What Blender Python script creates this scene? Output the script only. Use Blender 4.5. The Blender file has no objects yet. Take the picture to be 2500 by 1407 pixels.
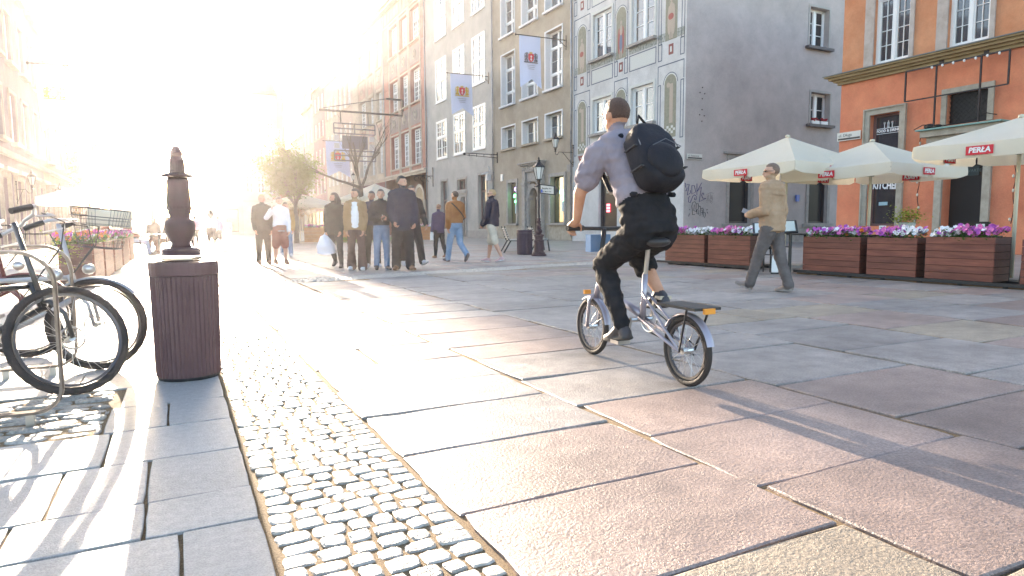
import bpy, bmesh, math, random
import numpy as np
from mathutils import Vector, Matrix, noise
random.seed(7)
R = math.radians
SC = bpy.context.scene
COL = SC.collection

# ---------------------------------------------------------------- camera
cam_d = bpy.data.cameras.new('camera'); cam = bpy.data.objects.new('camera', cam_d); COL.objects.link(cam)
CH = 0.92
yaw, pitch, roll = 0.47233465, -0.09389534, -0.00629992
_f = Vector((math.sin(yaw)*math.cos(pitch), math.cos(yaw)*math.cos(pitch), math.sin(pitch)))
_r = Vector((math.cos(yaw), -math.sin(yaw), 0)); _u = _r.cross(_f)
_r2 = _r*math.cos(roll) + _u*math.sin(roll); _u2 = -_r*math.sin(roll) + _u*math.cos(roll)
cam.matrix_world = Matrix((( _r2.x, _u2.x, -_f.x, 0), (_r2.y, _u2.y, -_f.y, 0), (_r2.z, _u2.z, -_f.z, CH), (0, 0, 0, 1)))
cam_d.sensor_width = 36; cam_d.lens = 36*1600/2500; cam_d.clip_start = .05; cam_d.clip_end = 3000
SC.camera = cam

# ---------------------------------------------------------------- daylight
SUN_EL, SUN_AZ = 10.3, 0.45          # degrees; azimuth measured from +Y towards +X
W = bpy.data.worlds.new('World'); SC.world = W; W.use_nodes = True
nt = W.node_tree; bg = nt.nodes['Background']
sky = nt.nodes.new('ShaderNodeTexSky'); sky.sky_type = 'NISHITA'; sky.sun_disc = False
sky.sun_elevation = R(SUN_EL); sky.sun_rotation = R(SUN_AZ); sky.air_density = 0.8; sky.dust_density = 1.3; sky.ozone_density = 0.4
nt.links.new(sky.outputs[0], bg.inputs[0]); bg.inputs[1].default_value = 0.125
sd = bpy.data.lights.new('sun', 'SUN'); sun = bpy.data.objects.new('sun', sd); COL.objects.link(sun)
sd.energy = 5.0; sd.angle = R(.55); sd.color = (1, .82, .62)
sdir = Vector((math.sin(R(SUN_AZ))*math.cos(R(SUN_EL)), math.cos(R(SUN_AZ))*math.cos(R(SUN_EL)), math.sin(R(SUN_EL))))
sun.rotation_euler = sdir.to_track_quat('Z', 'Y').to_euler()
SC.view_settings.view_transform = 'Standard'; SC.view_settings.look = 'None'; SC.view_settings.gamma = 1
SC.view_settings.use_curve_mapping = False; SC.view_settings.exposure = 2.66
cy = SC.cycles
cy.max_bounces = 6; cy.diffuse_bounces = 3; cy.glossy_bounces = 3; cy.transmission_bounces = 3; cy.transparent_max_bounces = 10
cy.volume_bounces = 0; cy.use_denoising = True; cy.caustics_reflective = False; cy.caustics_refractive = False
cy.sample_clamp_indirect = 4

# ---------------------------------------------------------------- materials
MATS = {}
def mat(name, col, rough=.6, metal=0., col2=None, scale=3., bump=0., bscale=40., rnd=0., pit=0., spec=.5, sub=0., det=4, aniso=None, speck=0., stain=0., emit=None, trans=0., alpha=1., coat=0.):
    if name in MATS: return MATS[name]
    m = bpy.data.materials.new(name); m.use_nodes = True; n = m.node_tree; b = n.nodes['Principled BSDF']; L = n.links
    b.inputs['Roughness'].default_value = rough; b.inputs['Metallic'].default_value = metal
    b.inputs['Specular IOR Level'].default_value = spec
    c4 = (*col, 1); b.inputs['Base Color'].default_value = c4
    if trans: b.inputs['Transmission Weight'].default_value = trans
    if alpha < 1: b.inputs['Alpha'].default_value = alpha
    if coat: b.inputs['Coat Weight'].default_value = coat; b.inputs['Coat Roughness'].default_value = .15
    if emit: b.inputs['Emission Color'].default_value = (*emit[:3], 1); b.inputs['Emission Strength'].default_value = emit[3]
    geo = n.nodes.new('ShaderNodeNewGeometry')
    vec = geo.outputs['Position']
    if aniso:
        mp = n.nodes.new('ShaderNodeVectorMath'); mp.operation = 'MULTIPLY'; mp.inputs[1].default_value = aniso
        L.new(vec, mp.inputs[0]); vec = mp.outputs[0]
    if col2 is not None:
        t = n.nodes.new('ShaderNodeTexNoise'); t.inputs['Scale'].default_value = scale; t.inputs['Detail'].default_value = det; t.inputs['Roughness'].default_value = .62
        L.new(vec, t.inputs['Vector'])
        rp = n.nodes.new('ShaderNodeValToRGB'); rp.color_ramp.elements[0].position = .36; rp.color_ramp.elements[1].position = .66
        rp.color_ramp.elements[0].color = c4; rp.color_ramp.elements[1].color = (*col2, 1)
        L.new(t.outputs['Fac'], rp.inputs[0]); out = rp.outputs[0]
        if rnd:
            oi = n.nodes.new('ShaderNodeObjectInfo'); hs = n.nodes.new('ShaderNodeHueSaturation')
            mr = n.nodes.new('ShaderNodeMapRange'); mr.inputs[3].default_value = 1-rnd; mr.inputs[4].default_value = 1+rnd
            L.new(oi.outputs['Random'], mr.inputs[0]); L.new(mr.outputs[0], hs.inputs['Value']); L.new(out, hs.inputs['Color']); out = hs.outputs[0]
        for amt, sc3, lo, hi in ((speck, bscale*1.1, .38, .60), (stain, .85, .35, .68)):
            if not amt: continue
            t5 = n.nodes.new('ShaderNodeTexNoise'); t5.inputs['Scale'].default_value = sc3; t5.inputs['Detail'].default_value = 6; t5.inputs['Roughness'].default_value = .7; L.new(vec, t5.inputs['Vector'])
            m5 = n.nodes.new('ShaderNodeMapRange'); m5.inputs[1].default_value = lo; m5.inputs[2].default_value = hi; m5.inputs[3].default_value = 1-amt; m5.inputs[4].default_value = 1+amt*.45; L.new(t5.outputs['Fac'], m5.inputs[0])
            v5 = n.nodes.new('ShaderNodeVectorMath'); v5.operation = 'SCALE'; L.new(out, v5.inputs[0]); L.new(m5.outputs[0], v5.inputs['Scale']); out = v5.outputs[0]
        L.new(out, b.inputs['Base Color'])
    if bump:
        t2 = n.nodes.new('ShaderNodeTexNoise'); t2.inputs['Scale'].default_value = bscale; t2.inputs['Detail'].default_value = 5; t2.inputs['Roughness'].default_value = .65
        L.new(vec, t2.inputs['Vector']); h = t2.outputs['Fac']
        if pit:
            v = n.nodes.new('ShaderNodeTexVoronoi'); v.inputs['Scale'].default_value = bscale*1.3
            L.new(vec, v.inputs['Vector'])
            m1 = n.nodes.new('ShaderNodeMapRange'); m1.inputs[1].default_value = .0; m1.inputs[2].default_value = .28; m1.inputs[3].default_value = -pit; m1.inputs[4].default_value = 0
            L.new(v.outputs['Distance'], m1.inputs[0])
            t3 = n.nodes.new('ShaderNodeTexNoise'); t3.inputs['Scale'].default_value = bscale*.12; t3.inputs['Detail'].default_value = 3; L.new(vec, t3.inputs['Vector'])
            m2 = n.nodes.new('ShaderNodeMapRange'); m2.inputs[1].default_value = .45; m2.inputs[2].default_value = .7; L.new(t3.outputs['Fac'], m2.inputs[0])
            mm = n.nodes.new('ShaderNodeMath'); mm.operation = 'MULTIPLY'; L.new(m1.outputs[0], mm.inputs[0]); L.new(m2.outputs[0], mm.inputs[1])
            ad = n.nodes.new('ShaderNodeMath'); ad.operation = 'ADD'; L.new(h, ad.inputs[0]); L.new(mm.outputs[0], ad.inputs[1]); h = ad.outputs[0]
            ad3 = n.nodes.new('ShaderNodeMath'); ad3.operation = 'MULTIPLY_ADD'; L.new(t3.outputs['Fac'], ad3.inputs[0]); ad3.inputs[1].default_value = .7; L.new(h, ad3.inputs[2]); h = ad3.outputs[0]
        bp = n.nodes.new('ShaderNodeBump'); bp.inputs['Strength'].default_value = bump; bp.inputs['Distance'].default_value = .012
        L.new(h, bp.inputs['Height']); L.new(bp.outputs[0], b.inputs['Normal'])
    MATS[name] = m
    return m

def leafy(m, c, f=.45):
    n = m.node_tree; b_ = n.nodes['Principled BSDF']; o_ = n.nodes['Material Output']
    tr = n.nodes.new('ShaderNodeBsdfTranslucent'); tr.inputs[0].default_value = (*c, 1); mx = n.nodes.new('ShaderNodeMixShader'); mx.inputs[0].default_value = f
    n.links.new(b_.outputs[0], mx.inputs[1]); n.links.new(tr.outputs[0], mx.inputs[2]); n.links.new(mx.outputs[0], o_.inputs[0]); return m
def glassmat(name, col=(.03, .035, .04), rough=.04, emit=None):
    return mat(name, col, rough, 0, spec=.9, coat=1., emit=emit)

# ---------------------------------------------------------------- mesh builder
def frame_of(d):
    d = d.normalized(); a = Vector((0, 0, 1)) if abs(d.z) < .95 else Vector((1, 0, 0))
    x = d.cross(a).normalized(); return x, x.cross(d).normalized()
class MB:
    def __init__(s): s.v = []; s.f = []; s.m = []; s.cur = 0
    def add(s, vs, fs):
        o = len(s.v); s.v += [tuple(v) for v in vs]; s.f += [tuple(i+o for i in f) for f in fs]; s.m += [s.cur]*len(fs); return s
    def mi(s, i): s.cur = i; return s
    def box(s, a, b, M=None):
        x0, y0, z0 = a; x1, y1, z1 = b
        vs = [(x0,y0,z0),(x1,y0,z0),(x1,y1,z0),(x0,y1,z0),(x0,y0,z1),(x1,y0,z1),(x1,y1,z1),(x0,y1,z1)]
        if M is not None: vs = [tuple(M @ Vector(v)) for v in vs]
        return s.add(vs, [(0,3,2,1),(4,5,6,7),(0,1,5,4),(1,2,6,5),(2,3,7,6),(3,0,4,7)])
    def cbox(s, c, d, M=None):
        return s.box((c[0]-d[0]/2, c[1]-d[1]/2, c[2]-d[2]/2), (c[0]+d[0]/2, c[1]+d[1]/2, c[2]+d[2]/2), M)
    def bar(s, p, q, w, h=None):
        h = h or w; p = Vector(p); q = Vector(q); x, y = frame_of(q-p); x *= w/2; y *= h/2
        vs = [p-x-y, p+x-y, p+x+y, p-x+y, q-x-y, q+x-y, q+x+y, q-x+y]
        return s.add(vs, [(0,3,2,1),(4,5,6,7),(0,1,5,4),(1,2,6,5),(2,3,7,6),(3,0,4,7)])
    def tube(s, pts, r, n=8, close=False):
        pts = [Vector(p) for p in pts]; N = len(pts); rs = r if isinstance(r, (list, tuple)) else [r]*N
        vs = []; fs = []; px = None
        for i, p in enumerate(pts):
            d = (pts[(i+1) % N]-pts[i-1]) if close else (pts[min(i+1, N-1)]-pts[max(i-1, 0)])
            d.normalize()
            if px is None: x, y = frame_of(d)
            else:
                x = (px - d*px.dot(d)).normalized(); y = x.cross(d)
            px = x
            for k in range(n):
                a = 2*math.pi*k/n; vs.append(p + x*(rs[i]*math.cos(a)) + y*(rs[i]*math.sin(a)))
        K = N if close else N-1
        for i in range(K):
            j = (i+1) % N
            for k in range(n): fs.append((i*n+k, i*n+(k+1) % n, j*n+(k+1) % n, j*n+k))
        if not close: fs.append(tuple(range(n-1, -1, -1))); fs.append(tuple((N-1)*n+k for k in range(n)))
        return s.add(vs, fs)
    def lathe(s, prof, c=(0, 0, 0), n=16, sq=None):
        vs = []; fs = []
        for r, z in prof:
            for k in range(n):
                a = 2*math.pi*(k+.5)/n; vs.append((c[0]+r*math.cos(a), c[1]+r*math.sin(a), c[2]+z))
        for i in range(len(prof)-1):
            for k in range(n): fs.append((i*n+k, i*n+(k+1) % n, (i+1)*n+(k+1) % n, (i+1)*n+k))
        fs.append(tuple(range(n-1, -1, -1))); fs.append(tuple((len(prof)-1)*n+k for k in range(n)))
        return s.add(vs, fs)
    def ell(s, c, r, M=None, n=10, h=6):
        vs = [(0, 0, -1)]
        for i in range(1, h):
            t = -math.pi/2+math.pi*i/h
            for k in range(n): vs.append((math.cos(t)*math.cos(2*math.pi*k/n), math.cos(t)*math.sin(2*math.pi*k/n), math.sin(t)))
        vs.append((0, 0, 1)); fs = []
        for k in range(n): fs.append((0, 1+(k+1) % n, 1+k))
        for i in range(h-2):
            for k in range(n): fs.append((1+i*n+k, 1+i*n+(k+1) % n, 1+(i+1)*n+(k+1) % n, 1+(i+1)*n+k))
        L = len(vs)-1
        for k in range(n): fs.append((L, 1+(h-2)*n+k, 1+(h-2)*n+(k+1) % n))
        out = []
        for v in vs:
            p = Vector((v[0]*r[0], v[1]*r[1], v[2]*r[2]))
            if M is not None: p = M @ p
            out.append((p.x+c[0], p.y+c[1], p.z+c[2]))
        return s.add(out, fs)
    def poly(s, pts, th, axis=(0, 0, 1)):      # extruded polygon, pts 3-D in plane, offset by th*axis
        a = Vector(axis)*th; P = [Vector(p) for p in pts]; n = len(P)
        vs = P+[p+a for p in P]
        return s.add(vs, [tuple(range(n-1, -1, -1)), tuple(range(n, 2*n))]+[(i, (i+1) % n, n+(i+1) % n, n+i) for i in range(n)])
    def sheet(s, fn, nu, nv):
        vs = [fn(i/nu, j/nv) for j in range(nv+1) for i in range(nu+1)]
        fs = [(j*(nu+1)+i, j*(nu+1)+i+1, (j+1)*(nu+1)+i+1, (j+1)*(nu+1)+i) for j in range(nv) for i in range(nu)]
        return s.add(vs, fs)
    def parts(s, name, mats, parent):       # every added piece becomes an object of its own
        o = 0; groups = []
        vi = {}
        for f, m in zip(s.f, s.m): groups.append((f, m))
        par = list(range(len(s.v)))
        def find(a):
            while par[a] != a: par[a] = par[par[a]]; a = par[a]
            return a
        for f, m in groups:
            for i in f[1:]: par[find(i)] = find(f[0])
        comp = {}
        for f, m in groups: comp.setdefault(find(f[0]), []).append(f)
        for fs in comp.values():
            ids = sorted({i for f in fs for i in f}); mp = {a: b for b, a in enumerate(ids)}
            q = MB(); q.add([s.v[i] for i in ids], [tuple(mp[i] for i in f) for f in fs]); q.build(name, mats, parent)
    def mesh(s, name, mats, smooth=False):
        me = bpy.data.meshes.new(name); me.from_pydata(s.v, [], s.f)
        if not isinstance(mats, (list, tuple)): mats = [mats]
        for m in mats: me.materials.append(m)
        if len(mats) > 1: me.polygons.foreach_set('material_index', s.m)
        if smooth: me.polygons.foreach_set('use_smooth', [True]*len(s.f))
        me.update(); return me
    def build(s, name, mats, parent=None, loc=(0, 0, 0), rz=0, smooth=False):
        return ob(name, s.mesh(name, mats, smooth), parent, loc, rz)
def ob(name, me, parent=None, loc=(0, 0, 0), rz=0, M=None, scale=None):
    o = bpy.data.objects.new(name, me); COL.objects.link(o)
    if M is not None: o.matrix_local = M if parent is None else M
    else:
        o.location = loc; o.rotation_euler = (0, 0, rz)
    if parent is not None: o.parent = parent
    if scale is not None: o.scale = scale
    return o
def autosmooth(me, ang=40):
    bm = bmesh.new(); bm.from_mesh(me)
    for f in bm.faces: f.smooth = True
    for e in bm.edges:
        if len(e.link_faces) == 2 and e.calc_face_angle(0) > R(ang): e.smooth = False
    bm.to_mesh(me); bm.free(); return me
def thing(name, label, cat, loc=(0, 0, 0), rz=0, group=None):
    o = bpy.data.objects.new(name, None); COL.objects.link(o); o.location = loc; o.rotation_euler = (0, 0, rz); o.empty_display_size = .2
    return tag(o, label, cat, group)
def tag(o, label, cat, group=None):
    o['label'] = label; o['category'] = cat
    if group: o['group'] = group
    return o
def struct(o): o['kind'] = 'structure'; return o
def stuff(o): o['kind'] = 'stuff'; return o
def dup(o, loc=None, rz=None, label=None, parent=None):
    c = o.copy(); COL.objects.link(c)
    if parent is not None: c.parent = parent
    for ch in [x for x in bpy.data.objects if x.parent == o and x != c]: dup(ch, parent=c)
    if loc is not None: c.location = loc
    if rz is not None: c.rotation_euler = (0, 0, rz)
    if label: c['label'] = label
    return c
def text_mesh(name, s, size, m, ext=0.0, align='CENTER', bold=0.0, shear=0., sx=1.):
    cu = bpy.data.curves.new(name, 'FONT'); cu.body = s; cu.size = size; cu.extrude = ext; cu.offset = bold; cu.shear = shear
    cu.align_x = align; cu.align_y = 'CENTER'; cu.resolution_u = 2
    o = bpy.data.objects.new(name+'_c', cu); COL.objects.link(o)
    dg = bpy.context.evaluated_depsgraph_get(); me = bpy.data.meshes.new_from_object(o.evaluated_get(dg)); me.name = name
    bpy.data.objects.remove(o); bpy.data.curves.remove(cu)
    me.materials.clear(); me.materials.append(m)
    if sx != 1.: me.transform(Matrix.Diagonal((sx, 1, 1, 1)))
    return me
def text(name, s, size, m, parent, M, **k):
    # M maps text plane (x right, y up, z out)
    return ob(name, text_mesh(name, s, size, m, **k), parent, M=M)
def plane_M(o, x, y):
    x = Vector(x).normalized(); y = Vector(y).normalized(); z = x.cross(y)
    return Matrix(((x.x, y.x, z.x, o[0]), (x.y, y.y, z.y, o[1]), (x.z, y.z, z.z, o[2]), (0, 0, 0, 1)))
# ================================================================ GROUND
SLAB = [mat('granite_grey', (.285, .255, .235), .46, col2=(.385, .345, .32), scale=6, bump=.55, bscale=85, pit=3.2, rnd=.14, speck=.34, stain=.34),
        mat('granite_pink', (.31, .235, .205), .46, col2=(.385, .29, .25), scale=5, bump=.55, bscale=85, pit=3.2, rnd=.14, speck=.34, stain=.34),
        mat('granite_tan', (.30, .25, .195), .52, col2=(.40, .33, .25), scale=5, bump=.7, bscale=80, pit=1.8, rnd=.10, speck=.30, stain=.25),
        mat('granite_pale', (.36, .34, .325), .38, col2=(.45, .43, .41), scale=30, bump=.45, bscale=140, rnd=.05, speck=.22, stain=.15)]
COB = [mat('cobble_grey', (.34, .31, .27), .50, col2=(.50, .46, .41), scale=40, bump=.6, bscale=70, rnd=.22, speck=.2, stain=.2),
       mat('cobble_rough', (.26, .24, .21), .5, col2=(.46, .42, .37), scale=60, bump=1.3, bscale=50, rnd=.16)]
SAND = mat('joint_sand', (.16, .10, .05), .9, col2=(.34, .235, .12), scale=160, bump=1.0, bscale=260)
BASE = mat('paving_far', (.28, .255, .235), .5, col2=(.37, .34, .315), scale=1.2, bump=.4, bscale=30, speck=.2, stain=.25)
def ground_sheet():
    mb = MB()
    xs = [-400, -60, -8, -3, .5, 4, 12, 22, 60, 400]; ys = [-60, -5, 2, 6, 12, 20, 40, 90, 200, 700]
    vs = [(x, y, -.011) for y in ys for x in xs]; n = len(xs)
    fs = [(j*n+i, j*n+i+1, (j+1)*n+i+1, (j+1)*n+i) for j in range(len(ys)-1) for i in range(n-1)]
    mb.add(vs, fs); return struct(mb.build('ground', SAND))
ground = ground_sheet()
js = MB(); js.add([(.202, .3, -.0055), (.757, .3, -.0055), (.757, 12, -.0055), (.202, 12, -.0055)], [(0, 1, 2, 3)]); struct(js.build('joint_sand', SAND))
pavement = struct(bpy.data.objects.new('pavement', None)); COL.objects.link(pavement)

def stone(x0, x1, y0, y1, top, mats, mi, k=3, jit=.008, bev=.005, depth=.03, cr=.006, name='slab', parent=None, dome=0., rs=random, ht=.004):
    """one paving stone: wavy outline, rounded arris, slightly tilted top"""
    cx, cy = (x0+x1)/2, (y0+y1)/2; hx, hy = (x1-x0)/2, (y1-y0)/2
    out = []
    for (ax, ay, bx, by) in ((-1,-1,1,-1), (1,-1,1,1), (1,1,-1,1), (-1,1,-1,-1)):
        for i in range(k):
            t = i/k; px = ax+(bx-ax)*t; py = ay+(by-ay)*t
            if i == 0: px *= 1-cr/hx; py *= 1-cr/hy
            out.append((px*hx+rs.uniform(-jit, jit), py*hy+rs.uniform(-jit, jit)))
    n = len(out); tx, ty = rs.uniform(-ht, ht)/hx, rs.uniform(-ht, ht)/hy; dz = rs.uniform(-ht, ht)
    vs = [(p[0], p[1], -depth) for p in out]+[(p[0], p[1], dz+tx*p[0]+ty*p[1]-bev*.7) for p in out]
    ins = []
    for p in out:
        l = math.hypot(*p); b = bev*rs.uniform(.7, 1.5); q = (p[0]*(1-b/max(abs(hx), .01)), p[1]*(1-b/max(abs(hy), .01))); ins.append(q)
        vs.append((q[0], q[1], dz+tx*q[0]+ty*q[1]+rs.uniform(-.0012, .0012)))
    fs = [(i, (i+1) % n, n+(i+1) % n, n+i) for i in range(n)]+[(n+i, n+(i+1) % n, 2*n+(i+1) % n, 2*n+i) for i in range(n)]
    if dome:
        vs.append((0, 0, dz+dome)); c = len(vs)-1
        fs += [(2*n+i, 2*n+(i+1) % n, c) for i in range(n)]
    else: fs.append(tuple(2*n+i for i in range(n)))
    return vs, fs, (cx, cy, top)
def put_stone(name, parent, args, mi, mats, smooth=False):
    vs, fs, c = args
    me = bpy.data.meshes.new(name); me.from_pydata(vs, [], fs); me.materials.append(mats[mi])
    if smooth: me.polygons.foreach_set('use_smooth', [True]*len(fs))
    return ob(name, me, parent, c)
rg = random.Random(11)
far_slabs = MB(); n_slab = 0
cols = [(.76, 1.79, [.1, .62, 1.28, 1.88, 2.49, 3.09, 3.65, 4.3, 4.93]), (1.80, 3.02, [.15, .88, 1.60, 2.22, 2.79, 3.42, 4.1, 4.61, 5.31, 6.07, 6.62, 7.25]),
        (3.03, 4.27, [.80, 1.38, 1.89, 2.60, 3.50, 4.1, 4.9, 5.6, 6.4]), (4.28, 5.52, [1.55, 2.25, 3.10, 3.92, 4.5, 5.2, 5.9, 6.8]),
        (5.53, 6.72, [2.30, 2.83, 3.6, 4.4, 5.1, 5.8, 6.7]), (6.73, 7.95, [2.8, 3.5, 4.3, 5.0, 5.8, 6.4]), (7.96, 9.15, [3.4, 4.2, 4.9, 5.5, 6.3]), (9.16, 10.22, [4.0, 4.7, 5.4, 6.2]),
        (10.23, 11.4, [4.2, 5.1]), (11.41, 12.6, [5.0]), (12.61, 13.8, [6.0])]
def band_y(x): return 11.25+.24*max(0, x-1.2)        # the diagonal strip of small setts
for ci, (x0, x1, ys) in enumerate(cols):
    ys = list(ys)
    while ys[-1] < 46: ys.append(ys[-1]+rg.uniform(.5, .78))
    for a, b in zip(ys[:-1], ys[1:]):
        by = band_y((x0+x1)/2)
        if by-.05 < (a+b)/2 < by+.95: continue
        mi = rg.choices([0, 1, 2], [6, 2.6, 1.2])[0]
        if ci == 0 and a < 1.0: mi = 2
        elif ci == 0 and a < 1.3: mi = 1
        if ci == 0 and a > 2: mi = 0 if a < 2.5 else rg.choice([0, 0, 1])
        if ci == 1: mi = 2 if a < .8 else (1 if a < 2.3 or 3.5 < a < 4.4 else mi)
        if ci == 2: mi = 1 if 1.3 < a < 2.5 else 0
        xa, xb = x0+.008, x1-.008
        spl = [(xa, xb)]
        if rg.random() < .18 and a > 4: m_ = xa+(xb-xa)*rg.uniform(.35, .65); spl = [(xa, m_-.008), (m_+.008, xb)]
        for (p, q) in spl:
            jx = rg.uniform(-.014, .014)
            A = stone(p+jx, q+jx, a+.005, b-.005, 0, SLAB, mi, k=6 if a < 3.2 else 4, jit=.005 if a < 5 else .008, rs=rg, bev=.006, ht=.0028)
            if a < 13.5 and x0 < 10.3 and n_slab < 235:
                put_stone('slab', pavement, A, mi, SLAB); n_slab += 1
            else:
                far_slabs.mi(mi); c = A[2]; far_slabs.add([(v[0]+c[0], v[1]+c[1], v[2]+c[2]) for v in A[0]], A[1])
# left pavement of pale sawn granite slabs (courses run across)
lx = random.Random(5); ysl = [.4, .95, 1.62, 2.17, 2.46, 2.93, 3.40, 3.87, 4.35]
while ysl[-1] < 34: ysl.append(ysl[-1]+lx.uniform(.42, .6))
xcut = {0: [-1.3, -.62, .2], 1: [-1.1, -.35, .2], 2: [-1.3, -.62, -.03, .2], 3: [-1.4, -.5, -.13, .2], 4: [-1.2, -.42, -.135, .2], 5: [-1.5, -.9, -.30, .2], 6: [-.34, -.075, .2], 7: [-.30, .2]}
nl = 0
for i, (a, b) in enumerate(zip(ysl[:-1], ysl[1:])):
    xs = xcut.get(i)
    if xs is None:
        xs = [.2]; 
        while xs[-1] > -6: xs.append(xs[-1]-lx.uniform(.35, .85))
        xs = sorted(xs)
    else: xs = ([-3.6, -2.8, -2.0] if i < 6 else [])+xs
    for p, q in zip(xs[:-1], xs[1:]):
        A = stone(p+.004, q-.004, a+.004, b-.004, 0, SLAB, 3, k=4, jit=.0022, bev=.003, cr=.003, rs=lx, ht=.0015)
        mi = 3
        if a < 9 and nl < 60: put_stone('slab', pavement, A, mi, SLAB); nl += 1
        else: far_slabs.mi(mi); c = A[2]; far_slabs.add([(v[0]+c[0], v[1]+c[1], v[2]+c[2]) for v in A[0]], A[1])
# worn rough setts under the bicycle racks
cob_far = MB(); n_cob = 0
y = 3.44
while y < 4.33:
    x = -3.4
    h = lx.uniform(.06, .10)
    while x < -.36:
        w = lx.uniform(.12, .3)
        A = stone(x+.004, min(x+w, -.345)-.004, y+.003, y+h-.003, -.004, COB, 1, k=3, jit=.007, bev=.010, cr=.010, rs=lx, ht=.006, dome=.002)
        if n_cob < 70 and x > -1.4: put_stone('sett', pavement, A, 1, COB, False); n_cob += 1
        else: cob_far.mi(1); c = A[2]; cob_far.add([(v[0]+c[0], v[1]+c[1], v[2]+c[2]) for v in A[0]], A[1])
        x += w
    y += h
# the strip of small cobbles
cg = random.Random(3); y = .9
while y < 11.3:
    h = cg.uniform(.066, .084); x = .214+cg.uniform(-.006, .010)
    while x < .72:
        w = cg.uniform(.066, .110)
        if x+w > .70: w = .752-x
        if w < .045: break
        mi = 1 if cg.random() < .22 else 0
        A = stone(x+.005, x+w-.005, y+.0035, y+h-.0035, .0, COB, mi, k=3, jit=.0028, bev=.005, cr=.004, rs=cg, ht=.0022, dome=.0012)
        if n_cob < 297: put_stone('cobble', pavement, A, mi, COB, False); n_cob += 1
        else: cob_far.mi(mi); c = A[2]; cob_far.add([(v[0]+c[0], v[1]+c[1], v[2]+c[2]) for v in A[0]], A[1])
        x += w
    y += h
# diagonal strip of setts crossing the street
for r in range(9):
    x = .8
    while x < 13:
        w = cg.uniform(.08, .13); yy = band_y(x)+.02+r*.1
        A = stone(x+.006, x+w-.006, yy+.006, yy+.094, .0, COB, 0, k=1, jit=.006, bev=.008, rs=cg, ht=.003)
        cob_far.mi(0); c = A[2]; cob_far.add([(v[0]+c[0], v[1]+c[1], v[2]+c[2]) for v in A[0]], A[1]); x += w
stuff(cob_far.build('small_setts', COB, pavement)); stuff(far_slabs.build('far_slabs', SLAB, pavement))
# everything beyond: one worn pavement sheet a little lower than the slab tops
fp = MB()
for (x0, x1, y0, y1) in ((-30, 60, 44, 420), (13.8, 60, -6, 44), (-30, -3.6, -6, 44), (-3.6, .2, 33, 44), (.2, .76, 11.3, 44)):
    fp.add([(x0, y0, -.008), (x1, y0, -.008), (x1, y1, -.008), (x0, y1, -.008)], [(0, 1, 2, 3)])
struct(fp.build('street', BASE))
# ================================================================ BUILDINGS
WHITE = mat('white_paint', (.78, .78, .77), .4)
GREYF = mat('dark_frame', (.05, .045, .045), .45)
PANE = glassmat('pane_dark', (.035, .035, .04)); PANE2 = glassmat('pane_warm', (.10, .075, .06), .06); PANE3 = glassmat('pane_grey', (.12, .125, .13), .05)
STONE = mat('sandstone', (.30, .265, .21), .75, col2=(.40, .36, .295), scale=4, bump=.5, bscale=25)
STONE2 = mat('grey_stone', (.27, .25, .235), .75, col2=(.36, .335, .31), scale=5, bump=.5, bscale=25)
ZINC = mat('zinc_pipe', (.33, .34, .36), .45, .6, col2=(.25, .26, .27), scale=3)
IRON = mat('wrought_iron', (.022, .020, .022), .5, .5, col2=(.05, .042, .04), scale=8)
TILE = mat('roof_tile', (.22, .095, .07), .8, col2=(.32, .15, .11), scale=2, bump=1, bscale=14)
def plaster(name, c, c2, sc=.8, b=.25): return mat(name, c, .85, col2=c2, scale=sc, bump=b, bscale=22, det=8, stain=.16, speck=.06)
PANED = mat('pane_shaded', (.03, .031, .036), .25, spec=.12)
UQ = MB().add([(0, 0, 0), (1, 0, 0), (1, 0, 1), (0, 0, 1)], [(0, 1, 2, 3)])
PQ = {}
def pane_mesh(m):
    if m.name not in PQ:
        me = bpy.data.meshes.new('pane'); me.from_pydata(UQ.v, [], UQ.f); me.materials.append(m); PQ[m.name] = me
    return PQ[m.name]
WIN = {}
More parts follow.
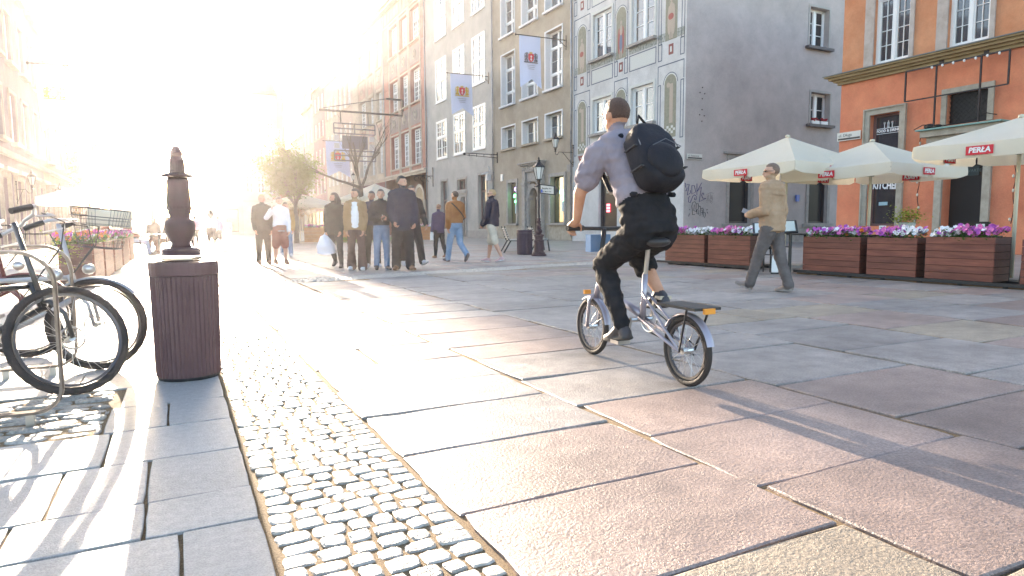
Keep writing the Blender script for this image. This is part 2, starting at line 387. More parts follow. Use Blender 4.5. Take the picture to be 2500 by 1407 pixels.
def win_mesh(w, h, m, cols=2, trans=(), nx=2, nz=3, ft=.06, mt=.09, bt=.025, sash=.04):
    key = (round(w, 2), round(h, 2), m.name, cols, trans, nx, nz, ft, mt, bt)
    if key in WIN: return WIN[key]
    mb = MB(); D = .07
    mb.box((0, -D, 0), (ft, D, h)); mb.box((w-ft, -D, 0), (w, D, h)); mb.box((ft, -D, 0), (w-ft, D, ft)); mb.box((ft, -D, h-ft), (w-ft, D, h))
    zs = [ft]+[t*h for t in trans]+[h-ft]; cells = []
    for t in trans: mb.box((ft, -D+.01, t*h-mt/2), (w-ft, D+.015, t*h+mt/2))
    iw = (w-2*ft)/cols
    for i in range(1, cols): mb.box((ft+iw*i-mt/2, -D+.02, ft), (ft+iw*i+mt/2, D+.005, h-ft))
    for c in range(cols):
        xa = ft+iw*c+(mt/2 if c else 0); xb = ft+iw*(c+1)-(mt/2 if c < cols-1 else 0)
        for k in range(len(zs)-1):
            za = zs[k]+(mt/2 if k else 0); zb = zs[k+1]-(mt/2 if k < len(zs)-2 else 0)
            s = sash
            mb.box((xa, -.03, za), (xa+s, .045, zb)); mb.box((xb-s, -.03, za), (xb, .045, zb)); mb.box((xa+s, -.03, za), (xb-s, .045, za+s)); mb.box((xa+s, -.03, zb-s), (xb-s, .045, zb))
            lw, lh = xb-xa-2*s, zb-za-2*s
            n_z = nz[k] if isinstance(nz, tuple) else nz
            for i in range(1, nx): mb.box((xa+s+lw*i/nx-bt/2, -.02, za+s), (xa+s+lw*i/nx+bt/2, .03, zb-s))
            for j in range(1, n_z): mb.box((xa+s, -.018, za+s+lh*j/n_z-bt/2), (xb-s, .027, za+s+lh*j/n_z+bt/2))
            for i in range(nx):
                for j in range(n_z): cells.append((xa+s+lw*i/nx, za+s+lh*j/n_z, lw/nx, lh/n_z))
    WIN[key] = (mb.mesh('window', m), cells); return WIN[key]
wr = random.Random(2)
def put_window(P, M, x, z, w, h, y, m=WHITE, panes='each', pm=None, **k):
    me, cells = win_mesh(w, h, m, **k)
    o = ob('window', me, P, M=M @ Matrix.Translation((x, y, z)))
    if panes == 'each':
        base = pm or wr.choice([PANE, PANE, PANE3, PANE2])
        for c in cells:
            q = ob('pane', pane_mesh(base if (base is PANED or wr.random() < .8) else wr.choice([PANE, PANE3])), o, M=Matrix.Translation((c[0], -.005, c[1])) @ Matrix.Rotation(R(wr.uniform(-.25, .25)), 4, 'Z') @ Matrix.Diagonal((c[2], 1, c[3], 1)))
    else:
        mb = MB()
        for c in cells: mb.add([(c[0], -.005, c[1]), (c[0]+c[2], -.005, c[1]), (c[0]+c[2], -.005, c[1]+c[3]), (c[0], -.005, c[1]+c[3])], [(0, 1, 2, 3)])
        mb.build('pane', pm or wr.choice([PANE, PANE3, PANE2]), o)
    return o
def wall_mesh(w, h, ops, reveal=.3, z0=0.):
    """ops: (x0,x1,z0,z1,depth) rectangular openings cut from the wall; reveals go inwards"""
    xs = sorted({0., w, *[o[0] for o in ops], *[o[1] for o in ops]}); zs = sorted({z0, h, *[o[2] for o in ops], *[o[3] for o in ops]})
    mb = MB(); vs = [(x, 0, z) for z in zs for x in xs]; n = len(xs); fs = []
    for j in range(len(zs)-1):
        for i in range(n-1):
            cx, cz = (xs[i]+xs[i+1])/2, (zs[j]+zs[j+1])/2
            if any(o[0] < cx < o[1] and o[2] < cz < o[3] for o in ops): continue
            fs.append((j*n+i+1, j*n+i, (j+1)*n+i, (j+1)*n+i+1))
    mb.add(vs, fs)
    for o in ops:
        a, b, c, d = o[:4]; dp = -(o[4] if len(o) > 4 else reveal)
        mb.add([(a, 0, c), (b, 0, c), (b, 0, d), (a, 0, d), (a, dp, c), (b, dp, c), (b, dp, d), (a, dp, d)], [(0, 1, 5, 4), (1, 2, 6, 5), (2, 3, 7, 6), (3, 0, 4, 7)])
        mb.add([(a, dp-.1, c), (b, dp-.1, c), (b, dp-.1, d), (a, dp-.1, d)], [(0, 1, 2, 3)]) if False else None
    return mb
def shell(mb, w, h, dep, z0=0, sides=(True, True)):
    if sides[0]: mb.add([(0, 0, z0), (0, -dep, z0), (0, -dep, h), (0, 0, h)], [(0, 1, 2, 3)])
    if sides[1]: mb.add([(w, 0, z0), (w, -dep, z0), (w, -dep, h), (w, 0, h)], [(3, 2, 1, 0)])
    mb.add([(0, -dep, z0), (w, -dep, z0), (w, -dep, h), (0, -dep, h), (0, 0, h), (w, 0, h)], [(0, 1, 2, 3), (3, 2, 5, 4)])
def ring(mb, x0, x1, z0, z1, t, d, M=None, y0=0., bottom=False):
    """surround moulding of width t, proud by d, butted round an opening"""
    for a, b in (((x0-t, y0, z0), (x0, d, z1+t)), ((x1, y0, z0), (x1+t, d, z1+t)), ((x0, y0, z1), (x1, d, z1+t))): mb.box(a, b, M)
    if bottom: mb.box((x0-t, y0, z0-t), (x1+t, d, z0), M)
def roof_gable(P, w, eave, dep, rise, m=TILE, over=.35, name='roof', tiles=True):
    mb = MB(); nz = 14 if tiles else 1
    for s in (0, 1):
        for i in range(nz):
            t0, t1 = i/nz, (i+1)/nz
            ya = over-(dep/2+over)*t0 if s == 0 else -dep-over+(dep/2+over)*t0
            yb = over-(dep/2+over)*t1 if s == 0 else -dep-over+(dep/2+over)*t1
            za, zb = eave+rise*t0, eave+rise*t1; k = .05 if tiles else 0
            mb.add([(0, ya, za+k), (w, ya, za+k), (w, yb, zb), (0, yb, zb), (0, ya, za), (w, ya, za)], [(0, 1, 2, 3), (4, 5, 1, 0)] if s == 0 else [(3, 2, 1, 0)])
    g = MB(); g.add([(0.01, 0, eave), (0.01, -dep, eave), (0.01, -dep/2, eave+rise*.97), (w-.01, 0, eave), (w-.01, -dep, eave), (w-.01, -dep/2, eave+rise*.97)], [(0, 1, 2), (5, 4, 3)])
    r = mb.build(name, m, P); return r, g
def downpipe(name, label, x, y, h, group='zinc downpipes between the house fronts'):
    t = thing(name, label, 'downpipe', (x, y, 0), 0, group)
    mb = MB(); mb.tube([(0, 0, .25), (0, 0, h)], .06, 8)
    mb.build('pipe', ZINC, t, smooth=True)
    for z in range(2, int(h), 3):
        c = MB(); c.lathe([(.075, z), (.075, z+.06)], n=8); c.cbox((.06, 0, z+.03), (.1, .03, .03)); c.build('clamp', ZINC, t)
    return t
I4 = Matrix.Identity(4)
RROW = R(90); LROW = R(-90)

# ---- brown plaster house with the pharmacy (R2)
def sgl(x0, x1, z0, z1, d): return (x0, x1, z0, z1, d)
H = {}
def simple_sill(mb, x0, x1, z, M=None, p=.14, t=.09): mb.box((x0-.12, .0, z-t), (x1+.12, p, z-.003), M)
BROWN = plaster('brown_plaster', (.34, .285, .22), (.39, .335, .265)); BROWN_IN = mat('reveal_white', (.62, .63, .65), .7)
b = thing('pharmacy_house', 'brown plastered house with white framed windows and a carved stone portal behind the street lamp', 'house', (22, 34.78, 0), RROW)
y0 = 34.78; w = 11.18; cols2 = [(36.0-y0, 38.06-y0), (39.15-y0, 41.3-y0), (42.45-y0, 44.56-y0)]
ops = []; 
for (a, c) in cols2: ops += [(a, c, 6.58, 8.15, .5), (a, c, 9.72, 13.35, .5), (a, c, 14.66, 18.3, .5)]
ops += [(.92, 2.59, 1.12, 4.1, .35), (7.46, 8.77, 1.12, 4.1, .35), (4.2, 5.4, 0.15, 3.9, .5)]
mb = wall_mesh(w, 21, ops, .5); shell(mb, w, 21, 9); mb.build('wall', BROWN, b)
rv = MB()
for (a, c) in cols2:
    for (z0, z1) in ((6.58, 8.15), (9.72, 13.35), (14.66, 18.3)):
        rv.box((c-.035, -.46, z0), (c-.002, .03, z1))      # white painted far jamb and slim surround
        rv.box((c, .0, z0), (c+.1, .03, z1+.1)); rv.box((a-.1, 0, z0), (a, .03, z1+.1)); rv.box((a, 0, z1), (c, .03, z1+.1))
rv.parts('window_surround', BROWN_IN, b)
for (a, c) in cols2:
    for r_, (z0, z1) in enumerate(((6.58, 8.15), (9.72, 13.35), (14.66, 18.3))):
        s = MB(); simple_sill(s, a, c, z0, p=.2, t=.14); s.build('sill', BROWN_IN if r_ else BROWN, b)
        if r_ == 0: put_window(b, I4, a, z0, c-a-.04, z1-z0, -.42, nx=1, nz=2, ft=.08, mt=.12)
        else: put_window(b, I4, a, z0, c-a-.04, z1-z0, -.42, nx=1, nz=(1, 2, 1), trans=(.27, .72), ft=.08, mt=.13)
# pharmacy windows
NEONG = mat('neon_green', (.1, .9, .4), .4, emit=(.12, 1, .35, 3.0)); NEONP = mat('neon_violet', (.4, .2, .9), .4, emit=(.45, .25, 1, 2.2)); NEONR = mat('neon_red', (.9, .1, .1), .4, emit=(1, .08, .12, 2.0))
SHOPIN = glassmat('shop_glass_lit', (.17, .15, .07), .08); PAPER = mat('poster_paper', (.55, .72, .80), .6)
for (a, c) in ((.92, 2.59), (7.46, 8.77)):
    o = MB(); o.box((a, -.33, 1.12), (a+.05, -.27, 4.1)); o.box((c-.05, -.33, 1.12), (c, -.27, 4.1)); o.box((a+.05, -.33, 4.04), (c-.05, -.27, 4.1)); o.box((a+.05, -.33, 1.12), (c-.05, -.27, 1.18))
    o = o.build('window', GREYF, b); ob('pane', pane_mesh(SHOPIN), o, M=Matrix.Translation((a+.05, -.30, 1.18)) @ Matrix.Diagonal((c-a-.1, 1, 2.86, 1)))
    s = MB(); s.box((a-.3, 0, .98), (c+.3, .22, 1.11)); s.build('sill', STONE2, b)
    s = MB(); ring(s, a, c, 1.12, 4.1, .22, .07); s.build('window_surround', STONE2, b)
    cx = a+.62
    TM = lambda x, z: plane_M((x, -.27, z), (-1, 0, 0), (0, 0, 1))
    ob('lettering', text_mesh('lettering', 'APTEKA', .34, NEONG, bold=.012, sx=.62), o, M=TM(cx, 3.12))
    k = MB(); q = cx-.05
    for (u, v, ww, hh) in ((0, 0, .14, .42), (0, 0, .42, .14)): k.cbox((q+u, -.262+(.002 if hh < .2 else 0), 2.72+v), (ww, .012, hh))
    k.build('cross', NEONG, o)
    k = MB(); k.box((q-.22, -.275, 1.85), (q+.18, -.268, 2.5)); k.build('poster', PAPER, o)
    if a > 5:
        k = MB(); k.tube([(q+.22*math.cos(t*.524), -.26, 3.62+.14*math.sin(t*.524)) for t in range(12)], .02, 6, close=True); k.build('neon_ring', NEONP, o)
# portal
pt = MB(); c0 = 4.8
for sx in (-1, 1):
    pt.box((c0+sx*1.15-.22, 0, .25), (c0+sx*1.15+.22, .28, 3.75)); pt.box((c0+sx*1.15-.28, 0, 0), (c0+sx*1.15+.28, .34, .55)); pt.box((c0+sx*1.15-.27, 0, 3.76), (c0+sx*1.15+.27, .33, 3.95))
    pt.box((c0+sx*1.15-.2, 0, 3.96), (c0+sx*1.15+.2, .26, 4.62)); pt.box((c0+sx*.75-.14, -.2, .15), (c0+sx*.75+.14, .16, 2.7)); pt.box((c0+sx*.75-.17, -.2, 2.71), (c0+sx*.75+.17, .2, 2.9))
pt.box((c0-1.42, 0, 4.63), (c0+1.42, .24, 5.05)); pt.box((c0-1.52, 0, 5.06), (c0+1.52, .40, 5.16)); pt.box((c0-1.6, 0, 5.17), (c0+1.6, .52, 5.26))
pt.box((c0-.95, 0, 3.97), (c0+.95, .12, 4.62))
for i in range(14):
    a0 = math.pi*i/14; a1 = math.pi*(i+1)/14
    p = lambda a, r, y: (c0-r*math.cos(a), y, 2.9+r*math.sin(a))
    pt.add([p(a0, .61, .1), p(a1, .61, .1), p(a1, .92, .16), p(a0, .92, .16), p(a0, .61, -.2), p(a1, .61, -.2)], [(0, 1, 2, 3), (4, 5, 1, 0)])
    pt.add([p(a0, .92, .16), p(a1, .92, .16), p(a1, 1.6, .02), p(a0, 1.6, .02)], []) 
rr = random.Random(4)
for i in range(46):
    pt.ell((c0+rr.uniform(-1.3, 1.3), .24, 4.84+rr.uniform(-.12, .12)), (.07, .04, .06), n=6, h=4)
for i in range(26):
    s_ = rr.choice((-1, 1)); pt.ell((c0+s_*rr.uniform(.35, .9), .1, 3.7+rr.uniform(-.1, .3)), (.06, .05, .07), n=6, h=4)
pt.build('portal', STONE2, b)
DOOR = mat('dark_oak', (.06, .045, .04), .5, col2=(.10, .07, .055), scale=3, aniso=(8, 8, 1))
d = MB(); d.box((4.2, -.45, .15), (5.4, -.38, 2.9))
for i in range(12):
    a0 = math.pi*i/12; a1 = math.pi*(i+1)/12
    d.add([(c0, -.4, 2.9), (c0-.6*math.cos(a0), -.4, 2.9+.6*math.sin(a0)), (c0-.6*math.cos(a1), -.4, 2.9+.6*math.sin(a1))], [(0, 1, 2)])
for sx in (-.3, .3):
    for z in (.4, 1.25, 2.1): d.box((c0+sx-.2, -.38, z), (c0+sx+.2, -.34, z+.65))
d.build('door', DOOR, b)
s = MB(); s.box((c0-1.7, 0, 0), (c0+1.7, .75, .14)); s.build('doorstep', STONE2, b)
s = MB(); s.box((0.01, 0, 0), (3.0, .06, .95)); s.box((6.55, 0, 0), (w-.01, .06, .95)); s.parts('plinth', STONE, b)
k = MB(); k.cbox((9.75, .05, 4.55), (.28, .08, .5)); k.build('alarm_box', WHITE, b)
k = MB(); k.cbox((.35, .015, 4.5), (.5, .03, .45)); k.build('plaque', STONE2, b)

# ---- grey plaster house with flush white windows (R3)
GREYP = plaster('grey_plaster', (.40, .38, .35), (.46, .44, .41), .5, .5)
b = thing('grey_house', 'pale grey plastered house with flush white windows left of the pharmacy house', 'house', (22, 45.96, 0), RROW)
y0 = 45.96; w = 14.94; c3 = [(1.46, 3.95), (5.54, 8.05), (9.65, 12.3)]
ops = []
for a, c in c3: ops += [(a, c, 7.1, 10.55, .12), (a, c, 12.2, 16.0, .12), (a, c, 17.75, 21.5, .12)]
ops += [(1.4, 2.9, .72, 5.05, .35), (5.5, 7.3, 4.05, 4.95, .3), (5.6, 6.5, .05, 3.45, .35), (9.8, 11.3, .72, 5.05, .35)]
mb = wall_mesh(w, 22.5, ops); shell(mb, w, 22.5, 9); mb.build('wall', GREYP, b)
for a, c in c3:
    for i, (z0, z1) in enumerate(((7.1, 10.55), (12.2, 16.0), (17.75, 21.5))):
        put_window(b, I4, a, z0, c-a, z1-z0, -.04, nx=2, nz=(2, 2) if i else (2, 3), trans=(.5,) if i else (.56,), ft=.14, mt=.16, bt=.05, sash=.06)
        s = MB(); s.box((a-.05, 0, z0-.08), (c+.05, .1, z0-.003)); s.build('sill', BROWN_IN, b)
BRF = mat('brown_frame', (.17, .09, .08), .6)
put_window(b, I4, 1.4, .72, 1.5, 4.33, -.28, m=BRF, nx=1, nz=1, cols=1, trans=(.7,), pm=PANE3)
put_window(b, I4, 9.8, .72, 1.5, 4.33, -.28, m=BRF, nx=1, nz=1, cols=1, trans=(.6,), pm=PANE3)
put_window(b, I4, 5.5, 4.05, 1.8, .9, -.24, m=BRF, nx=1, nz=1, cols=2, pm=PANE)
d = MB(); d.box((5.6, -.3, .05), (6.5, -.24, 3.45)); d.box((5.75, -.24, .4), (6.35, -.2, 1.4)); d.box((5.75, -.24, 1.7), (6.35, -.2, 3.1)); d.build('door', mat('maroon_door', (.10, .04, .04), .5), b)
s = MB(); ring(s, 5.6, 6.5, .05, 3.45, .25, .08); ring(s, 5.5, 7.3, 4.05, 4.95, .16, .06); s.box((5.2, 0, 3.75), (7.0, .2, 3.95)); ring(s, 1.4, 2.9, .72, 5.05, .18, .05); ring(s, 9.8, 11.3, .72, 5.05, .18, .05); s.build('stone_surround', STONE2, b)
s = MB(); s.box((0.02, 0, 0), (5.2, .07, .6)); s.box((6.95, 0, 0), (w-.02, .07, .6)); s.parts('plinth', STONE2, b)

# ---- white house with painted sgraffito front (R1) and its bare side wall
WPL = plaster('pale_blue_white_plaster', (.56, .55, .54), (.62, .61, .60)); GABLE = plaster('bare_grey_render', (.42, .375, .36), (.49, .44, .42), .35, .25)
LINE = mat('sgraffito_line', (.10, .12, .17), .85); OLIVE = mat('sgraffito_ground', (.235, .225, .17), .85, col2=(.30, .29, .22), scale=6)
MAROON = mat('sgraffito_maroon', (.26, .09, .08), .85); CREAM = mat('sgraffito_cream', (.60, .60, .56), .85); SKINP = mat('sgraffito_figure', (.44, .36, .29), .85); REDP = mat('sgraffito_red', (.36, .11, .09), .85); BLUEP = mat('sgraffito_blue', (.17, .20, .28), .85)
ORN = mat('sgraffito_ornament', (.20, .22, .19), .85, col2=(.46, .47, .45), scale=9, det=2)
b = thing('painted_house', 'white corner house with painted arches and panels, bare grey side wall with graffiti', 'house', (22, 24.72, 0), RROW)
y0 = 24.72; w = 10.04
c1 = [(27.1-y0, 28.95-y0), (30.75-y0, 32.57-y0)]
rows1 = ((6.22, 8.18), (10.42, 12.95), (15.2, 17.7))
ops = [(a, c, z0, z1, .28) for a, c in c1 for z0, z1 in rows1]+[(5.4, 7.2, .6, 3.75, .3), (1.6, 3.6, .1, 3.6, .3)]
mb = wall_mesh(w, 20, ops); mb.add([(w, 0, 0), (w, -20, 0), (w, -20, 20), (w, 0, 20)], [(3, 2, 1, 0)]); mb.build('wall', WPL, b)
for a, c in c1:
    for i, (z0, z1) in enumerate(rows1):
        put_window(b, I4, a, z0, c-a, z1-z0, -.2, nx=1, nz=2 if i == 0 else 3, ft=.10, mt=.16, bt=.04, sash=.07)
        s = MB(); s.box((a-.22, 0, z0-.14), (c+.2, .24, z0-.003)); s.build('sill', STONE2, b)
        s = MB(); ring(s, a, c, z0, z1, .14, .03); s.build('window_surround', CREAM, b)
o = put_window(b, I4, 5.4, .6, 1.8, 3.15, -.22, m=GREYF, nx=1, nz=1, cols=1, trans=(), pm=PANED)
ob('lettering', text_mesh('lettering', 'BMS', .4, mat('sign_grey', (.3, .33, .3), .6)), o, M=plane_M((.9, .06, 2.3), (-1, 0, 0), (0, 0, 1)))
for k in range(3):
    m_ = MB(); m_.box((.9, .055, 1.1+k*.17), (1.2, .075, 1.22+k*.17)); m_.build('neon_sign', NEONR, o)
put_window(b, I4, 1.6, .1, 2.0, 3.5, -.22, m=GREYF, nx=1, nz=1, cols=2, trans=(.75,), pm=PANED)
def framelines(mb, x0, x1, z0, z1, t=.045, y=.006):
    mb.box((x0, 0, z0), (x0+t, y, z1)); mb.box((x1-t, 0, z0), (x1, y, z1)); mb.box((x0+t, 0, z0), (x1-t, y, z0+t)); mb.box((x0+t, 0, z1-t), (x1-t, y, z1))
ln = MB(); orn = MB(); crm = MB(); mar = MB()
bays = [(.12, 2.05, 'arch'), (2.15, 4.45, 'win'), (4.55, 5.75, 'arch'), (5.85, 8.05, 'win'), (8.15, 9.85, 'arch')]
levels = [(6.0, 8.95, 0), (10.1, 13.3, 1), (14.6, 17.9, 2)]
for (x0, x1, kind) in bays:
    for (z0, z1, li) in levels:
        # ornament band, inscription panel under the level above
        orn.box((x0, 0, z1+1.02-.0), (x1, .006, z1+1.42) ) if li < 2 else None
        orn.box((x0, 0, z0-.1), (x1, .005, z0-.02)) if li else None
        if li < 2:
            if kind == 'win': framelines(ln, x0+.05, x1-.05, z1+.12, z1+.95); crm.box((x0+.15, 0, z1+.2), (x1-.15, .004, z1+.88))
            else:
                framelines(ln, x0, x0+.3, z1+.12, z1+.95); framelines(ln, x1-.3, x1, z1+.12, z1+.95)
                cx = (x0+x1)/2; mar.cbox((cx, .004, z1+.55), (.34, .01, .5)); crm.cbox((cx, .011, z1+.55), (.13, .01, .26))
        if kind == 'arch':
            iw = min(.86, x1-x0-.34); cx = (x0+x1)/2; az0, az1 = z0-.75 if li == 0 else z0-.15, z1-.65
            P_ = [(cx+iw/2, az0), (cx+iw/2, az1-iw/2)]+[(cx+iw/2*math.cos(t*math.pi/10), az1-iw/2+iw/2*math.sin(t*math.pi/10)) for t in range(1, 10)]+[(cx-iw/2, az1-iw/2), (cx-iw/2, az0)]
            ob('painted_arch', MB().poly([(p[0], 0, p[1]) for p in P_], -.008, (0, -1, 0)).mesh('painted_arch', OLIVE), b)
            for k in range(10):
                a0, a1 = k*math.pi/10, (k+1)*math.pi/10; q = lambda a, r: (cx+r*math.cos(a), .009, az1-iw/2+r*math.sin(a))
                crm.add([q(a0, iw/2), q(a0, iw/2+.07), q(a1, iw/2+.07), q(a1, iw/2)], [(0, 1, 2, 3)])
                ln.add([q(a0, iw/2+.07), q(a0, iw/2+.11), q(a1, iw/2+.11), q(a1, iw/2+.07)], [(0, 1, 2, 3)])
            framelines(ln, x0, x0+.24, az0-.1, az1-iw/2+.05); framelines(ln, x1-.24, x1, az0-.1, az1-iw/2+.05)
            ln.box((x0, 0, z1-.15), (x1, .006, z1-.1)); ln.box((x0, 0, az1-iw/2+.1), (x0+.04, .006, z1-.15)); ln.box((x1-.04, 0, az1-iw/2+.1), (x1, .006, z1-.15))
            if li == 0:
                # checkered floor and doorway drawing
                for i in range(5):
                    for j in range(3):
                        if (i+j) % 2: crm.cbox((cx-.32+i*.16, .012, az0+.25+j*.13), (.15, .006, .12))
                sk = MB(); sk.box((cx-.2, .009, az0+.7), (cx+.05, .014, az1-.45)); sk.ell((cx+.15, .012, az1-.5), (.13, .006, .13), n=8, h=4); sk.build('painted_drawing', SKINP, b)
                mar.poly([(cx-.4, 0, az0-.12), (cx-.28, 0, az0-.42), (cx+.28, 0, az0-.42), (cx+.4, 0, az0-.12)], -.007, (0, -1, 0)); crm.cbox((cx, .009, az0-.27), (.25, .006, .05))
            else:
                f_ = MB(); mid = x0 > 3 and x0 < 5
                f_.mi(1 if mid else 0).ell((cx-.15, .012, az0+.95), (.13, .006, .75), n=8, h=6); f_.mi(1 if mid else 0).ell((cx+.17, .012, az0+.95), (.12, .006, .7), n=8, h=6)
                f_.mi(2 if mid else 0).ell((cx, .015, az0+.85), (.16, .006, .5), n=8, h=6); f_.mi(0).ell((cx, .016, az0+1.5), (.13, .006, .3), n=8, h=6); f_.mi(0).ell((cx, .018, az0+1.9), (.09, .006, .11), n=8, h=6)
                f_.mi(0).cbox((cx-.07, .013, az0+.3), (.09, .008, .5)); f_.mi(0).cbox((cx+.08, .013, az0+.3), (.09, .008, .5))
                if not mid: f_.mi(1).ell((cx+.02, .019, az0+1.1), (.2, .006, .16), n=8, h=6)
                f_.build('painted_figure', [SKINP, REDP, BLUEP], b)
ln.parts('painted_line', LINE, b); orn.parts('ornament_band', ORN, b); crm.parts('painted_panel', CREAM, b); mar.parts('painted_cartouche', MAROON, b)
# side wall: its own panel in the plane Y = 24.72, facing the viewer
GM = Matrix.Rotation(R(90), 4, 'Z')         # panel x -> local +y ... placed so x runs away from the street
GM = Matrix(((0, -1, 0, -.0), (-1, 0, 0, 0), (0, 0, 1, 0), (0, 0, 0, 1)))    # x->-y_local, y(out)->-x_local
gops = [(8.45, 9.95, 10.35, 12.4, .45), (8.72, 10.25, 6.3, 8.0, .45), (2.95, 4.45, 1.0, 4.25, .3), (8.8, 10.3, .98, 3.55, .3)]
gm = wall_mesh(20, 20, gops); me = gm.mesh('side_wall', GABLE); me.transform(GM); me.flip_normals() if False else None
ob('side_wall', me, b)
for (x0, x1, z0, z1, dd) in gops[:2]:
    put_window(b, GM, x0, z0, x1-x0, z1-z0, -.38, nx=1, nz=3 if z0 > 9 else 2, ft=.09, mt=.2, bt=.035, pm=PANED)
    s = MB(); s.box((x0-.3, 0, z0-.14), (x1+.2, .25, z0-.003)); me = s.mesh('sill', mat('dark_sill', (.09, .08, .085), .6)); me.transform(GM); ob('sill', me, b)
    s = MB(); ring(s, x0, x1, z0, z1, .12, .03); me = s.mesh('window_surround', plaster('pale_surround', (.38, .355, .33), (.42, .40, .38))); me.transform(GM); ob('window_surround', me, b)
for (x0, x1, z0, z1, dd) in gops[2:]:
    put_window(b, GM, x0, z0, x1-x0, z1-z0, -.24, m=GREYF, nx=1, nz=1, cols=1, trans=(), pm=PANED)
s = MB(); ring(s, 2.95, 4.45, 1.0, 4.25, .18, .05); s.box((2.5, 0, 4.46), (4.9, .14, 4.56)); ring(s, 8.8, 10.3, .98, 3.55, .2, .05); s.box((2.5, 0, .85), (5.2, .12, .98)); s.box((8.4, 0, .8), (10.8, .12, .96)); s.box((0, 0, 0), (20, .05, .75))
me = s.mesh('stone_surround', STONE2); me.transform(GM); ob('stone_surround', me, b)
# anchor bolts in the plaster
s = MB()
for (px, pz) in ((1.05, 7.55), (.9, 7.3), (1.2, 7.27), (1.05, 7.02), (1.05, 6.5), (.9, 6.25), (1.2, 6.22), (1.05, 5.95)): s.cbox((px, .01, pz), (.05, .03, .05))
me = s.mesh('wall_anchor', IRON); me.transform(GM); ob('wall_anchor', me, b)
# graffiti
INK = mat('graffiti_violet', (.06, .05, .16), .7); INK2 = mat('graffiti_black', (.03, .03, .04), .7); INK3 = mat('graffiti_thin', (.13, .12, .13), .7)
def gpx(u, v): return (-.45+(u)*.0185*1.0, .012, 3.33-(v)*.0125)      # u,v in units of the tag drawing
def strokes(name, paths, m, r):
    s = MB()
    for p in paths: s.tube([(a[0], .01, a[1]) for a in p], r, 4)
    me = s.mesh(name, m); me.transform(GM); ob(name, me, b)
sc_ = lambda pts, ox, oz, k: [(ox+a*k, oz-c*k) for a, c in pts]
K = .00142*1.0
def T(pts): return [(.05+(x)*.00217, 3.27-(y)*.00205) for x, y in pts]
strokes('graffiti', [T(p) for p in ([(0, 150), (30, 190), (20, 260)], [(70, 190), (130, 180), (75, 440), (175, 380), (165, 320)], [(205, 210), (275, 205), (325, 355), (210, 410), (205, 210)],
    [(355, 160), (360, 430)], [(490, 140), (362, 350), (490, 235), (430, 590), (630, 505), (530, 500), (500, 430), (520, 385), (560, 380), (555, 420)],
    [(150, 465), (110, 500), (120, 600), (170, 610), (240, 460), (290, 425), (345, 460), (340, 540), (300, 545), (290, 490)], [(20, 340), (50, 330), (70, 260)])], INK, .018)
strokes('graffiti', [T(p) for p in ([(235, 790), (215, 700), (240, 610), (300, 585), (345, 640), (340, 760), (370, 830), (275, 800), (290, 660)], [(235, 790), (240, 900), (310, 890)],
    [(350, 640), (400, 630), (420, 700), (410, 760), (370, 780), (370, 870), (420, 890), (430, 780)], [(420, 700), (460, 690), (480, 760), (460, 930)], [(480, 760), (540, 735), (570, 800), (560, 950)], [(500, 790), (535, 780), (530, 900)], [(505, 850), (545, 845)],
    [(575, 840), (620, 850), (625, 930), (590, 970)], [(140, 770), (160, 780)], [(150, 870), (130, 940)], [(650, 785), (690, 770)], [(670, 825), (700, 865)])], INK2, .014)
strokes('graffiti', [T(p) for p in ([(640, 420), (760, 360), (860, 380)], [(670, 440), (680, 540)], [(710, 420), (715, 530), (770, 520)], [(760, 380), (770, 520)], [(790, 420), (800, 520), (850, 490)], [(640, 560), (750, 545), (840, 600)], [(650, 600), (740, 570), (820, 640)], [(820, 420), (825, 560)])], INK3, .006)
# balcony flower boxes on the lower side window
for i, x in enumerate((8.8, 9.5)):
    k = MB(); k.box((x, -.1, 6.3), (x+.55, .1, 6.5)); me = k.mesh('window_box', WHITE); me.transform(GM); fb = ob('window_box', me, None, M=None); fb.matrix_world = b.matrix_basis @ I4
    fb.location = (22, 24.72, 0); fb.rotation_euler = (0, 0, RROW)
    tag(fb, ('white window box with red flowers, left one on the side wall sill', 'white window box with red flowers, right one on the side wall sill')[i], 'window box', 'window boxes on the side wall')
    k = MB()
    for j in range(26): k.ell((x+rr.uniform(.02, .53), rr.uniform(-.1, .12), 6.54+rr.uniform(-.04, .1)), (.05, .05, .04), n=5, h=3)
    me = k.mesh('flowers', mat('geranium_red', (.35, .01, .015), .6)); me.transform(GM); stuff(ob('flowers', me, fb))

